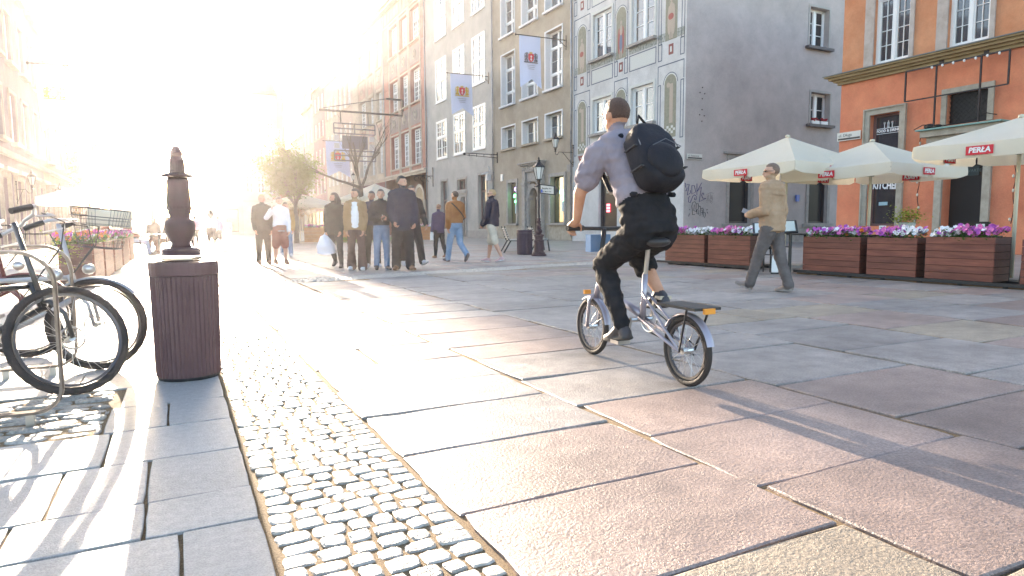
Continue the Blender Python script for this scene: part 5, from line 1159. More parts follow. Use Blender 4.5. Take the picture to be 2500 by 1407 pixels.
# planters along the left cafe, seen end on
for i, (ya, yb) in enumerate(((12.1, 13.6), (13.9, 15.6), (16.0, 18.0), (18.5, 20.6), (21.2, 23.2))):
    t = thing('wooden_planter', ['brown planter overflowing with yellow green plants nearest the bicycles', 'second planter of the left cafe with orange and pink flowers', 'third planter of the left cafe in the sun', 'fourth planter of the left cafe', 'planter of the left cafe beside the seated people'][i], 'planter', (-1.62, ya, 0), RROW, 'planters along the left cafe')
    w_ = yb-ya
    for s_ in (0, 1):
        for j in range(4): k = MB(); k.box((0.002 if s_ else 0, -.001-.44*s_, .03+j*.165), (w_-(.002 if s_ else 0), -.03-.44*s_+.0, .19+j*.165)); k.build('board', WOODR, t)
    for j in range(4): k = MB(); k.box((-.0, -.44, .03+j*.165), (.025, -.031, .19+j*.165)); k.build('board', WOODE, t)
    flowers(t, 0, w_, -.42, .02, .68, (lambda f: (1.2, .2, .2, 1.4)) if i < 2 else (lambda f: (2, .6, .6, .5)), pr, .8, .2, .045, .08)
LEAFY = mat('yellow_green_leaf', (.16, .20, .03), .6, col2=(.28, .30, .05), scale=14)  # yellow-green leaf colour of the trailing plants
for i in range(2):
    t = thing('trailing_plant', ('yellow green trailing plant spilling from the nearest left planter', 'yellow green trailing plant spilling from the second left planter')[i], 'plant', (-1.5, 12.6+i*2, .62)); l = MB()
    leaf_cloud(l, lambda: (pr.gauss(0, .12), pr.uniform(-.7, .7), pr.gauss(-.02, .13)), 700, .06, pr); stuff(l.build('foliage', LEAFY, t))
# ---------------------------------------------------------------- trees
BARK = mat('bark', (.10, .07, .055), .9, col2=(.16, .12, .09), scale=8, bump=.8, bscale=15)
def limb(mb, p, d, L, r, depth, rs, tips, n=4, spread=.6, up=.1):
    pts = [Vector(p)]; rsz = [r]; d = Vector(d).normalized()
    for i in range(n):
        d = (d+Vector((rs.uniform(-.2, .2), rs.uniform(-.2, .2), rs.uniform(-.1, .2)+up*.3))).normalized(); pts.append(pts[-1]+d*(L/n)); rsz.append(r*(1-.55*(i+1)/n))
    mb.tube(pts, rsz, 7 if r > .05 else 5)
    tips.append(tuple(pts[-1]))
    if depth:
        for _ in range(3 if depth > 1 else 3):
            i = rs.randint(max(1, n-3), n); dd = (d+Vector((rs.uniform(-1, 1), rs.uniform(-1, 1), rs.uniform(-.4, .7)))*spread).normalized(); limb(mb, pts[i], dd, L*.62, rsz[i]*.75, depth-1, rs, tips, n, spread, up)
def tree(label, x, y, h, r, trunk_r, crown, seed, leafm, nleaf=5200, ls=.16, bare=False, lean=(0, 0)):
    rs = random.Random(seed); t = thing('street_tree', label, 'tree', (x, y, 0)); k = MB(); tips = []
    k.tube([(0, 0, 0), (lean[0]*.3, lean[1]*.3, h*.25), (lean[0], lean[1], h*.5)], [trunk_r*1.2, trunk_r, trunk_r*.75], 10)
    for i in range(5 if not bare else 3):
        a = i*1.3+rs.random(); dirn = (math.cos(a)*.9, math.sin(a)*.9, rs.uniform(.4, 1.1)) if not bare else [(-1.0, 0, .38), (-.35, .2, 1.2), (.35, 0, .9)][i]
        limb(k, (lean[0], lean[1], h*.5-.05*i), dirn, h*.33 if not bare else h*.42, trunk_r*.55, 2 if not bare else 3, rs, tips, up=.3 if not bare else 0, spread=.55)
    k.build('trunk', BARK, t)
    if not bare:
        l = MB(); 
        cl = [(Vector(tp)+Vector((rs.gauss(0, .2), rs.gauss(0, .2), rs.gauss(0, .2)))) for tp in tips for _ in range(2)]
        for c in cl:
            rr_ = rs.uniform(.3, .62)*r/2.0
            for _ in range(int(nleaf/len(cl))):
                v = Vector((rs.gauss(0, 1), rs.gauss(0, 1), rs.gauss(0, .75))); leaf_cloud(l, lambda: tuple(c+v*rr_*.62), 1, ls, rs)
        stuff(l.build('crown', leafm, t))
    return t
GREENL = mat('tree_leaf', (.055, .085, .02), .55, col2=(.11, .15, .035), scale=3); ORL = mat('tree_leaf_brown', (.14, .07, .03), .6, col2=(.2, .11, .04), scale=3)
leafy(GREENL, (.30, .42, .06), .5); leafy(ORL, (.42, .24, .06), .45); leafy(LEAFY, (.5, .55, .08), .5)
tree('leafy green tree in the sun glare behind the young man in white', 6.3, 40, 4.7, 2.4, .13, None, 3, GREENL, 11000, .19)
tree('dark reddish bushy tree right of the green tree in the glare', 7.2, 46, 3.2, 2.0, .10, None, 8, ORL, 6500, .18)
tree('bare old tree with dark trunk and long branch reaching left above the group', 10.2, 39.8, 6.6, 2, .17, None, 12, GREENL, bare=True, lean=(-.1, 0))
t = thing('shrub', 'green shrub and grass strip behind the legs of the group', 'shrub', (9.8, 39.2, 0)); l = MB(); leaf_cloud(l, lambda: (pr.uniform(-1.6, 1.9), pr.uniform(-.4, .4), pr.uniform(0, .3)), 1400, .14, pr); stuff(l.build('foliage', mat('shrub_green', (.09, .17, .02), .6, col2=(.16, .26, .04), scale=9), t))
t = thing('climbing_plant', 'climbing plant on the front of the third left hand house', 'plant', (-5.9, 52.5, 0)); l = MB(); leaf_cloud(l, lambda: (pr.uniform(0, .35), pr.gauss(0, 1.3), pr.uniform(1.8, 6.2)), 2500, .16, pr); stuff(l.build('foliage', ORL, t))

# ---------------------------------------------------------------- bicycles and racks
RUB = mat('tyre_rubber', (.03, .024, .022), .75, bump=.6, bscale=60); CHR = mat('steel', (.55, .53, .50), .28, .95); ALU = mat('silver_paint', (.42, .42, .44), .35, .5); BKP = mat('black_paint', (.02, .02, .022), .3, coat=.5); DRED = mat('maroon_paint', (.12, .02, .02), .35, coat=.5); RIMM = mat('rim_grey', (.10, .09, .09), .35, .7); SADL = mat('saddle_black', (.025, .022, .022), .5)
def wheel(parent, M, r, tr=.022, nsp=28, spoke_r=.0014, tread=False):
    w_ = ob('wheel', None, parent, M=M); w_.empty_display_size = .1
    k = MB(); N = 60; n = 8; vs = []
    for i in range(N):
        a = 2*math.pi*i/N
        for j in range(n):
            b_ = 2*math.pi*j/n; rr_ = r-tr+tr*math.cos(b_)+(.003 if (tread and i % 2 and math.cos(b_) > .3) else 0); vs.append((tr*.95*math.sin(b_), rr_*math.cos(a), rr_*math.sin(a)))
    k.add(vs, [(i*n+j, i*n+(j+1) % n, ((i+1) % N)*n+(j+1) % n, ((i+1) % N)*n+j) for i in range(N) for j in range(n)]); k.build('tyre', RUB, w_, smooth=True)
    k = MB(); N = 48; vs = []
    for i in range(N):
        a = 2*math.pi*i/N
        for (x, rr_) in ((-tr*.6, r-2*tr-.002), (tr*.6, r-2*tr-.002), (tr*.45, r-2*tr-.016), (-tr*.45, r-2*tr-.016)): vs.append((x, rr_*math.cos(a), rr_*math.sin(a)))
    k.add(vs, [(i*4+j, i*4+(j+1) % 4, ((i+1) % N)*4+(j+1) % 4, ((i+1) % N)*4+j) for i in range(N) for j in range(4)]); k.build('rim', RIMM, w_)
    k = MB(); k.tube([(-.035, 0, 0), (.035, 0, 0)], .018, 10)
    for i in range(nsp):
        a = 2*math.pi*i/nsp; s_ = 1 if i % 2 else -1; c = a+(.35 if (i//2) % 2 else -.35)
        k.tube([(s_*.028, .02*math.cos(c), .02*math.sin(c)), (0, (r-2*tr-.01)*math.cos(a), (r-2*tr-.01)*math.sin(a))], spoke_r, 4)
    k.build('spokes', CHR, w_); return w_
def bicycle(label, loc, rz, r, scale, steer=0., frame=BKP, basket=False, fender=True, lean=0.):
    """local +y is forward, origin at the front wheel contact; r = wheel radius"""
    t = thing('parked_bicycle', label, 'bicycle', loc, rz, None); t.rotation_euler = (0, R(lean), rz); s = scale
    F = Matrix.Rotation(R(steer), 4, 'Z')
    wheel(t, F @ Matrix.Translation((0, 0, r)), r, .024*s, tread=True)
    wheel(t, Matrix.Translation((0, -1.07*s, r)), r, .024*s, tread=True)
    ht = Vector((0, -.16*s, r+.36*s)); hb = Vector((0, -.11*s, r+.22*s)); bb = Vector((0, -.62*s, r-.05*s)); stt = Vector((0, -.79*s, r+.34*s)); rh = Vector((0, -1.07*s, r))
    k = MB(); k.tube([ht, stt], .017*s, 8); k.tube([hb, bb], .022*s, 8); k.tube([stt, bb], .017*s, 8); k.tube([ht+Vector((0, 0, .02)), hb-Vector((0, 0, .02))], .022*s, 8)
    for sx in (-1, 1): k.tube([bb, rh+Vector((sx*.06*s, 0, 0))], .01*s, 6); k.tube([stt, rh+Vector((sx*.06*s, 0, 0))], .009*s, 6)
    k.build('frame', frame, t, smooth=True)
    k = MB(); q = lambda v: tuple(F @ Vector(v))
    for sx in (-1, 1): k.tube([q((sx*.055*s, 0, r)), q((sx*.06*s, -.03*s, r+.16*s)), q((sx*.05*s, -.10*s, r+.24*s)), q((0, -.115*s, r+.25*s))], .014*s, 8)
    k.tube([q((0, -.11*s, r+.22*s)), q((0, -.21*s, r+.76*s))], .016*s, 8); k.build('fork', frame, t, smooth=True)
    k = MB(); z = r+.76*s; k.tube([q((-.29*s, -.30*s, z-.03*s)), q((-.26*s, -.18*s, z+.02*s)), q((-.1*s, -.13*s, z+.03*s)), q((0, -.15*s, z+.02*s)), q((.1*s, -.13*s, z+.03*s)), q((.26*s, -.18*s, z+.02*s)), q((.29*s, -.30*s, z-.03*s))], .012*s, 8); hbm = k.build('handlebar', ALU, t, smooth=True)
    for sx in (-1, 1):
        k = MB(); k.tube([q((sx*.292*s, -.315*s, z-.035*s)), q((sx*.264*s, -.2*s, z+.012*s))], .019*s, 8); k.build('grip', SADL, hbm)
        k = MB(); k.tube([q((sx*.2*s, -.10*s, z+.0*s)), q((sx*.25*s, -.08*s, z-.03*s)), q((sx*.3*s, -.2*s, z-.06*s))], .006*s, 5); k.build('brake_lever', CHR, hbm)
        k = MB(); k.tube([q((sx*.2*s, -.13*s, z)), q((sx*.12*s, .02*s, z-.02*s)), q((sx*.02*s, .02*s, z-.16*s)), (0, -.2*s, r+.3*s)], .004*s, 5); k.build('brake_cable', SADL, hbm)
    k = MB(); k.ell((0, -.86*s, r+.5*s), (.06*s, .13*s, .03*s), n=12, h=6); k.ell((0, -.93*s, r+.505*s), (.09*s, .07*s, .03*s), n=12, h=6); k.build('saddle', SADL, t, smooth=True)
    k = MB(); k.tube([stt, (0, -.86*s, r+.49*s)], .014*s, 8); k.build('seat_post', ALU, t)
    k = MB(); k.tube([bb+Vector((-.08*s, 0, 0)), bb+Vector((.08*s, 0, 0))], .02*s, 8); k.lathe([(.0, 0)], n=3) if False else None
    k.tube([bb+Vector((.07*s, .09*s*math.cos(a_*.3927), .09*s*math.sin(a_*.3927))) for a_ in range(16)], .006*s, 5, close=True)
    k.bar(bb+Vector((.09*s, 0, 0)), bb+Vector((.1*s, .1*s, -.12*s)), .016*s); k.bar(bb+Vector((-.09*s, 0, 0)), bb+Vector((-.1*s, -.1*s, .12*s)), .016*s); k.cbox(bb+Vector((.15*s, .1*s, -.12*s)), (.09*s, .08*s, .02*s)); k.cbox(bb+Vector((-.15*s, -.1*s, .12*s)), (.09*s, .08*s, .02*s)); k.build('crankset', CHR, t)
    if fender:
        for c_y, a0, a1, FF in ((0, 40, 165, F), (-1.07*s, 20, 175, Matrix.Identity(4))):
            k = MB(); vs = []; n_ = 20
            for i in range(n_+1):
                a = R(a0+(a1-a0)*i/n_); rr_ = r+.014*s
                for (x, dr_) in ((-.028, -.014), (-.018, 0), (.018, 0), (.028, -.014)): vs.append(tuple(FF @ Vector((x*s, (rr_+dr_*s)*math.cos(a), 0)) + Vector((0, c_y if c_y else 0, r+(rr_+dr_*s)*math.sin(a)))))
            k.add(vs, [(i*4+j, i*4+j+1, i*4+5+j, i*4+4+j) for i in range(n_) for j in range(3)]); k.build('mudguard', frame, t, smooth=True)
    # headlamp, disc
    k = MB(); k.ell(q((0, -.03*s, r+.42*s)), (.04*s, .045*s, .04*s), n=10, h=6); k.build('headlamp', CHR, t, smooth=True)
    k = MB(); k.tube([q((.045*s, .07*s*math.cos(a_*.3927), r+.07*s*math.sin(a_*.3927))) for a_ in range(16)], .007*s, 5, close=True); k.build('brake_disc', CHR, t)
    if basket:
        b_ = ob('basket', None, t, M=F @ Matrix.Translation((0, .06*s, r+.58*s)) @ Matrix.Rotation(R(-6), 4, 'X'))
        k = MB(); W0, W1, D0, D1, Hh = .11*s, .16*s, .13*s, .19*s, .29*s
        def rectpts(w, d, z, n=4):
            P_ = []; cr = .35
            for (sx, sy) in ((1, 1), (-1, 1), (-1, -1), (1, -1)):
                for i in range(4):
                    a = (({(1, 1): 0, (-1, 1): 90, (-1, -1): 180, (1, -1): 270}[(sx, sy)])+i*30)*math.pi/180; rr_ = d*.45
                    P_.append((sx*(w-rr_)+rr_*math.cos(a), sy*(d-rr_)+rr_*math.sin(a), z))
            return P_
        k.tube(rectpts(W1, D1, Hh), .0055*s, 6, close=True); k.tube(rectpts(W0*1.5, D0*1.42, Hh*.8), .003*s, 4, close=True)
        for f in (0, .12, .24, .36, .48, .6, .72): k.tube(rectpts(W0+(W1-W0)*f, D0+(D1-D0)*f, Hh*f), .0014*s, 4, close=True)
        A_, B_ = rectpts(W0, D0, 0), rectpts(W1, D1, Hh)
        for i in range(16):
            j = (i+1) % 16
            for f in (0, .5): k.tube([Vector(A_[i]).lerp(Vector(A_[j]), f), Vector(B_[i]).lerp(Vector(B_[j]), f)], .0014*s, 4)
        for f in range(-3, 4): k.tube([(f*W0/3.5, -D0, 0), (f*W0/3.5, D0, 0)], .0014*s, 4)
        k.build('wire_frame', RIMM, b_)
        k = MB(); k.box((-W1+.004, -D1*.8, Hh*.55), (-W1+.010, D1*.8, Hh*.99)); pl = k.build('badge_plate', mat('cream_plastic', (.66, .58, .46), .4), b_)
    return t
b1 = bicycle('black bicycle leaning in the rack at the left edge, its front wheel nearest the viewer', (-.53, 4.30, 0), R(-72), .315, .90, steer=10, fender=False, lean=-19)
b2 = bicycle('silver grey bicycle with wire basket in front, parked behind the black one', (-.486, 5.01, 0), R(-102.6), .300, .86, steer=0, frame=ALU, basket=True, fender=True)
b3 = bicycle('maroon bicycle parked furthest back at the left edge behind the racks', (-.98, 5.75, 0), R(-97), .30, .86, steer=8, frame=DRED)
for o_ in (b1, b2, b3): o_['group'] = 'bicycles parked at the left racks'
pl = [o_ for o_ in bpy.data.objects if o_.name.startswith('badge_plate')][0]
ob('lettering', text_mesh('lettering', 'e\u2022rower', .032, SIGNBLK), pl, M=plane_M((.03, -.135, .18), (1, 0, 0), (0, 0, 1))) if False else None
k = MB(); s_ = .86
DK = mat('badge_brown', (.12, .07, .06), .5)
k.box((-.135, .01, .19), (-.133, .075, .245)); k.build('badge_mark', DK, pl)
RACKM = mat('rack_steel', (.26, .22, .20), .3, .9, col2=(.18, .15, .13), scale=20)
def rack(label, X0, X1, Y, rz=0):
    t = thing('bicycle_rack', label, 'bicycle rack', (X1, Y, 0), rz, 'steel bicycle racks'); w = X1-X0; h = .815; r = .15; P_ = []
    for (cx, cz, a0) in ((-r, h-r, 90), (-r, .075+.1, 0)):
        pass
    pts = [(-w+r, h)]; pts += [(-r+r*math.sin(R(a)), h-r+r*math.cos(R(a))) for a in range(0, 91, 15)]
    pts += [(-.11+.11*math.cos(R(a)), .06+.11-.11*math.sin(R(a))) for a in range(0, 91, 15)]
    pts += [(-w+.11-.11*math.sin(R(a)), .06+.11-.11*math.cos(R(a))) for a in range(0, 91, 15)]
    pts += [(-w+r-r*math.cos(R(a)), h-r+r*math.sin(R(a))) for a in range(0, 91, 15)]
    k = MB(); N = len(pts); vs = []; 
    for i, (x, z) in enumerate(pts):
        a, c = pts[i-1], pts[(i+1) % N]; d = Vector((c[0]-a[0], 0, c[1]-a[1])).normalized(); nn = Vector((-d.z, 0, d.x))
        for (u_, v_) in ((-.006, -.025), (.006, -.025), (.011, -.010), (.011, .010), (.006, .025), (-.006, .025)): vs.append((x+nn.x*u_, v_, z+nn.z*u_))
    k.add(vs, [(i*6+j, i*6+(j+1) % 6, ((i+1) % N)*6+(j+1) % 6, ((i+1) % N)*6+j) for i in range(N) for j in range(6)]); k.build('hoop', RACKM, t)
    k = MB()
    for x in (-.13, -w+.13): k.bar((x, 0, -.02), (x, 0, .054), .035)
    k.build('foot', CHR, t); return t
rack('steel hoop bicycle rack nearest the viewer at the left edge', -1.12, -.52, 3.72)
rack('second steel hoop bicycle rack behind the front wheel of the black bicycle', -1.10, -.60, 4.95)
# ================================================================ PEOPLE
def cloth(name, c, c2=None, rough=.85, bump=.35, bs=45): return mat(name, c, rough, col2=c2 or tuple(min(1, v*1.35+.004) for v in c), scale=6, bump=bump, bscale=bs, spec=.15)
SKIN = mat('skin', (.50, .27, .18), .5, col2=(.58, .33, .23), scale=14, bump=.1, bscale=60); SKIN2 = mat('skin_tanned', (.36, .17, .10), .5, col2=(.43, .22, .14), scale=14)
HAIRD = mat('hair_dark', (.025, .017, .013), .5, bump=.8, bscale=90, aniso=(1, 1, .2)); HAIRB = mat('hair_brown', (.09, .05, .03), .5, bump=.8, bscale=90, aniso=(1, 1, .2)); HAIRL = mat('hair_blond', (.42, .27, .13), .5, bump=.8, bscale=90, aniso=(1, 1, .2)); HAIRG = mat('hair_grey_short', (.20, .13, .095), .6, bump=1., bscale=150, speck=.4, col2=(.26, .17, .12))
EYEM = mat('eye_dark', (.02, .015, .012), .3); LIPM = mat('lips', (.42, .14, .12), .5)
class Body:
    def __init__(s): s.mb = MB(); s.pr = []; s.tags = []
    def cap(s, p, q, r1, r2, tag, lat=None, k=1., n=12):
        """tapered capsule; k widens it along the lateral vector lat"""
        p = Vector(p); q = Vector(q); d = q-p; L = d.length
        if L < 1e-5: d = Vector((0, 0, 1)); L = 1e-5
        dn = d.normalized()
        x = (Vector(lat)-dn*Vector(lat).dot(dn)).normalized() if lat is not None else frame_of(dn)[0]
        y = dn.cross(x); rings = []
        for t in (-90, -60, -30): rings.append((p+dn*r1*math.sin(R(t)), r1*math.cos(R(t))))
        rings += [(p, r1), (p.lerp(q, .5), (r1+r2)/2), (q, r2)]
        for t in (30, 60, 90): rings.append((q+dn*r2*math.sin(R(t)), r2*math.cos(R(t))))
        vs = []; 
        for c, r in rings:
            r = max(r, 1e-4)
            for i in range(n): a = 2*math.pi*i/n; vs.append(c+x*(r*k*math.cos(a))+y*(r*math.sin(a)))
        m = len(rings); fs = [(j*n+i, j*n+(i+1) % n, (j+1)*n+(i+1) % n, (j+1)*n+i) for j in range(m-1) for i in range(n)]+[tuple(range(n-1, -1, -1)), tuple((m-1)*n+i for i in range(n))]
        s.mb.add(vs, fs); s.pr.append((p, q, r1, r2, x, k, tag))
    def ell(s, c, r, tag, M=None):
        s.mb.ell(c, r, M, n=14, h=9); rr_ = min(r); s.pr.append((Vector(c), Vector(c)+Vector((0, 0, 1e-4)), rr_*1.1, rr_*1.1, Vector((1, 0, 0)), r[0]/rr_, tag))
    def loft(s, secs, tag, n=20, tagf=None):
        """secs: (centre, lateral vec * half width, depth vec * half depth)"""
        vs = []
        for c, a, b_ in secs:
            for i in range(n):
                t = 2*math.pi*i/n; ct, st = math.cos(t), math.sin(t); e = .82
                vs.append(Vector(c)+Vector(a)*(abs(ct)**e*(1 if ct > 0 else -1))+Vector(b_)*(abs(st)**e*(1 if st > 0 else -1)))
        m = len(secs); s.mb.add(vs, [(j*n+i, j*n+(i+1) % n, (j+1)*n+(i+1) % n, (j+1)*n+i) for j in range(m-1) for i in range(n)]+[tuple(range(n-1, -1, -1)), tuple((m-1)*n+i for i in range(n))])
        for j in range(m-1):
            c0, a0, b0 = secs[j]; c1, a1, b1 = secs[j+1]; rb = (Vector(b0).length+Vector(b1).length)/2
            s.pr.append((Vector(c0), Vector(c1), Vector(b0).length, Vector(b1).length, Vector(a0).normalized(), (Vector(a0).length+Vector(a1).length)/2/rb, tag, 1))
    def finish(s, name, mats, vox, smooth_it, wr_amp, parent, cloth_tags, seed=0):
        me = bpy.data.meshes.new(name); me.from_pydata(s.mb.v, [], s.mb.f); o = bpy.data.objects.new(name, me); COL.objects.link(o)
        m = o.modifiers.new('r', 'REMESH'); m.mode = 'VOXEL'; m.voxel_size = vox; m.use_smooth_shade = True
        m = o.modifiers.new('s', 'SMOOTH'); m.iterations = smooth_it; m.factor = .5
        dg = bpy.context.evaluated_depsgraph_get(); nm = bpy.data.meshes.new_from_object(o.evaluated_get(dg)); o.modifiers.clear(); o.data = nm; bpy.data.meshes.remove(me); nm.name = name
        n = len(nm.polygons); cen = np.zeros(n*3); nm.polygons.foreach_get('center', cen); cen = cen.reshape(-1, 3)
        best = np.full(n, 1e9); bt = np.zeros(n, dtype=np.int32)
        tags = sorted({p[6] for p in s.pr}, key=lambda t: list(mats).index(t)); names = list(mats)
        def dist(P, pr_):
            p, q, r1, r2, x, k, tg = pr_[:7]; p = np.array(p); d = np.array(q)-p; L2 = d@d; x = np.array(x)
            tr_ = ((P-p)@d)/L2; t = np.clip(tr_, 0, 1); off = P-(p+np.outer(t, d)); lx = off@x
            off = off-np.outer(lx*(1-1/k), x)
            return np.linalg.norm(off, axis=1)-(r1+(r2-r1)*t)+(3*np.maximum(0, -tr_)*math.sqrt(L2) if len(pr_) > 7 else 0)
        for pr_ in s.pr:
            dd = dist(cen, pr_); u_ = dd < best; best[u_] = dd[u_]; bt[u_] = names.index(pr_[6])
        for k_ in names: nm.materials.append(mats[k_])
        nm.polygons.foreach_set('material_index', bt); nm.polygons.foreach_set('use_smooth', [True]*n)
        if wr_amp:
            nv = len(nm.vertices); co = np.zeros(nv*3); nm.vertices.foreach_get('co', co); no = np.zeros(nv*3); nm.vertices.foreach_get('normal', no); co = co.reshape(-1, 3); no = no.reshape(-1, 3)
            vt = np.zeros(nv, dtype=bool); ct = {names.index(t) for t in cloth_tags if t in names}
            vi = np.zeros(len(nm.loops), dtype=np.int32); nm.loops.foreach_get('vertex_index', vi)
            ls = np.zeros(n, dtype=np.int32); nm.polygons.foreach_get('loop_total', ls); fm = np.repeat(bt, ls)
            vt[vi[np.isin(fm, list(ct))]] = True
            for i in np.nonzero(vt)[0]:
                c = co[i]; f_ = noise.noise(Vector((c[0]*9+seed, c[1]*9, c[2]*26)))+.5*noise.noise(Vector((c[0]*30, c[1]*30+seed, c[2]*22)))
                co[i] += no[i]*f_*wr_amp
            nm.vertices.foreach_set('co', co.ravel())
        nm.update(); o.parent = parent; return o
def hand(B, wr_, d, palm_n, side, h, curl=.5, tag='skin', grip=False):
    """palm and five separate fingers; d = hand direction, palm_n = palm normal (the fingers curl that way)"""
    d = Vector(d).normalized(); pn = Vector(palm_n); pn = (pn-d*pn.dot(d)).normalized(); x = d.cross(pn).normalized()*side
    w = Vector(wr_); B.cap(w+d*.012*h, w+d*.042*h, .0125*h, .0135*h, tag, x, 1.75)
    for i, (off, L) in enumerate(((-.0165, .040), (-.0055, .045), (.0055, .042), (.016, .034))):
        a = w+d*.05*h+x*off*h; c = curl*(1.+.12*i); d1 = (d*math.cos(c)+pn*math.sin(c)); d2 = (d*math.cos(2.1*c)+pn*math.sin(2.1*c)); d3 = (d*math.cos(3.*c)+pn*math.sin(3.*c))
        p1 = a+d1*L*.45*h; p2 = p1+d2*L*.33*h; p3 = p2+d3*L*.22*h
        B.cap(a-d*.01*h, p1, .0056*h, .0052*h, tag); B.cap(p1, p2, .0052*h, .0047*h, tag); B.cap(p2, p3, .0047*h, .004*h, tag)
    a = w+d*.018*h-x*.016*h; p1 = a+(d*.6-x*.8+pn*.35).normalized()*.022*h; p2 = p1+(d*.85-x*.1+pn*.7*(.4+curl)).normalized()*.02*h
    B.cap(a, p1, .007*h, .006*h, tag); B.cap(p1, p2, .0058*h, .0048*h, tag)
def person(label, loc, rz, h, J, fit, group=None, vox=.014, face=True, root=None, seed=1, extra=None):
    """J: joint positions in metres in the local frame (x right, y forward, z up)"""
    t = thing('person', label, 'person', (loc[0], loc[1], loc[2] if len(loc) > 2 else 0), rz, group)
    B = Body(); Pv, Nk = Vector(J['pelvis']), Vector(J['neck']); X = Vector(J.get('lat', (1, 0, 0))).normalized(); X2 = Vector(J.get('lat2', X)).normalized()
    ax = (Nk-Pv).normalized(); fem = fit.get('fem', 0); sl = fit.get('slim', 1.)
    top_t = fit.get('top_t', .008)
    zz = [(-.02, .086, .066), (.04, .092, .068), (.10, .088, .062), (.17, .078+.004*(1-fem), .056), (.24, .088, .062), (.30, .098-.008*fem, .064), (.345, .092-.008*fem, .054), (.37, .05, .04)]
    if fem: zz = [(z, a*(.97 if z > .15 else 1.02), b_+(.008 if .22 < z < .31 else 0)) for z, a, b_ in zz]
    L = (Nk-Pv).length; sc = L/(.355)          # spine normaliser
    def cen(z):
        f = z/.355; bow = J.get('bow', 0.)*math.sin(math.pi*max(0, min(1, f))); dv = ax.cross(X); 
        return Pv+ax*z*sc+dv*bow
    def secs(t, z0=-.03, z1=1, flare=0.):
        out = []
        for z, a, b_ in zz:
            if z < z0-.001 or z > z1: continue
            f = max(0, min(1, z/.355)); Xv = X.lerp(X2, f).normalized(); D = Xv.cross(ax).normalized(); D = -D if False else D
            fl = 1+flare*max(0, (.12-z))/.15
            out.append((cen(z), Xv*(a*sl+t)*h*fl, D*(b_*sl+t)*h*fl))
        return out
    B.loft(secs(0), 'skin')
    hem = fit.get('hem', -.0)
    S_ = secs(top_t, hem, 1, fit.get('flare', 0.))
    if hem < -.02:
        c0, a0, b0 = S_[0]; S_ = [(cen(hem), a0*1.0, b0*1.0)]+S_
    B.loft(S_, 'top')
    if fit.get('open'):                       # open jacket: inner garment shows down the front
        fw = X2.cross(ax); fw = -fw if fw.y < 0 else fw
        for z in np.linspace(.02, .30, 9): 
            c = cen(z)+fw*(.0595*sl+top_t*.75)*h; B.cap(c, c+ax*.02*h, .0205*h, .0205*h, 'inner', X2, fit['open'])
    # pants block
    B.loft([(cen(z), X*(a+fit.get('pt', .006)*.8)*h*sl, (X.cross(ax).normalized())*(b_+fit.get('pt', .006)*.8)*h*sl) for z, a, b_ in [(-.045, .07, .06), (-.02, .088, .070), (.04, .095, .073), (.075, .09, .066)]+([(fit['ptop'], .084, .060)] if 'ptop' in fit else [])], 'pants')
    B.cap(J['hpL'], J['hpR'], .058*h, .058*h, 'pants')
    # neck, head
    Hd = Vector(J['head']); B.cap(Nk-ax*.01*h, Hd-Vector((0, 0, .035*h)), .034*h, .029*h, 'skin')
    HM = Matrix(J['HM']).to_3x3() if 'HM' in J else Matrix.Rotation(R(J.get('hturn', 0)), 3, 'Z') @ Matrix.Rotation(R(J.get('hnod', 0)), 3, 'X')
    hp = lambda v: Hd+HM @ (Vector(v)*h)
    M4 = HM.to_4x4()
    B.ell(hp((0, -.004, .012)), (.043*h, .054*h, .053*h), 'skin', M4); B.ell(hp((0, .012, -.025)), (.034*h, .038*h, .034*h), 'skin', M4); B.ell(hp((0, .024, -.047)), (.02*h, .02*h, .014*h), 'skin', M4)
    B.cap(hp((0, .048, .006)), hp((0, .060, -.014)), .0055*h, .0085*h, 'skin'); B.ell(hp((0, .046, .018)), (.032*h, .01*h, .006*h), 'skin', M4); B.ell(hp((0, .048, -.031)), (.014*h, .008*h, .006*h), 'skin', M4)
    for sx in (-1, 1): B.ell(hp((sx*.045, -.004, -.004)), (.007*h, .013*h, .018*h), 'skin', M4)
    # arms
    for side, kk in ((-1, 'L'), (1, 'R')):
        sh, el, wr_ = (Vector(J[c+kk]) for c in ('sh', 'el', 'wr')); B.cap(cen(.30)+X2*side*.06*h, sh, .040*h*sl, .034*h*sl, 'top')
        B.cap(sh, el, .030*h*sl, .0235*h*sl, 'skin'); B.cap(el, wr_, .0235*h*sl, .0155*h, 'skin')
        tt = fit.get('slv_t', top_t*.9)
        if fit.get('sleeve', 'long') == 'long':
            B.cap(sh, el, (.033*sl+tt)*h, (.026*sl+tt)*h, 'top'); B.cap(el, wr_+(el-wr_)*.06, (.026*sl+tt)*h, (.020*sl+tt)*h, 'top')
        else:
            f = fit.get('slv_f', .62); B.cap(sh, sh.lerp(el, f), (.034*sl+tt)*h, (.034*sl+tt)*h, 'top')
        hd = Vector(J.get('hd'+kk, wr_-el)); pn = Vector(J.get('pn'+kk, (-side, .2, 0))); hand(B, wr_, hd, pn, -side, h*fit.get('hand', 1.), J.get('curl'+kk, .35))
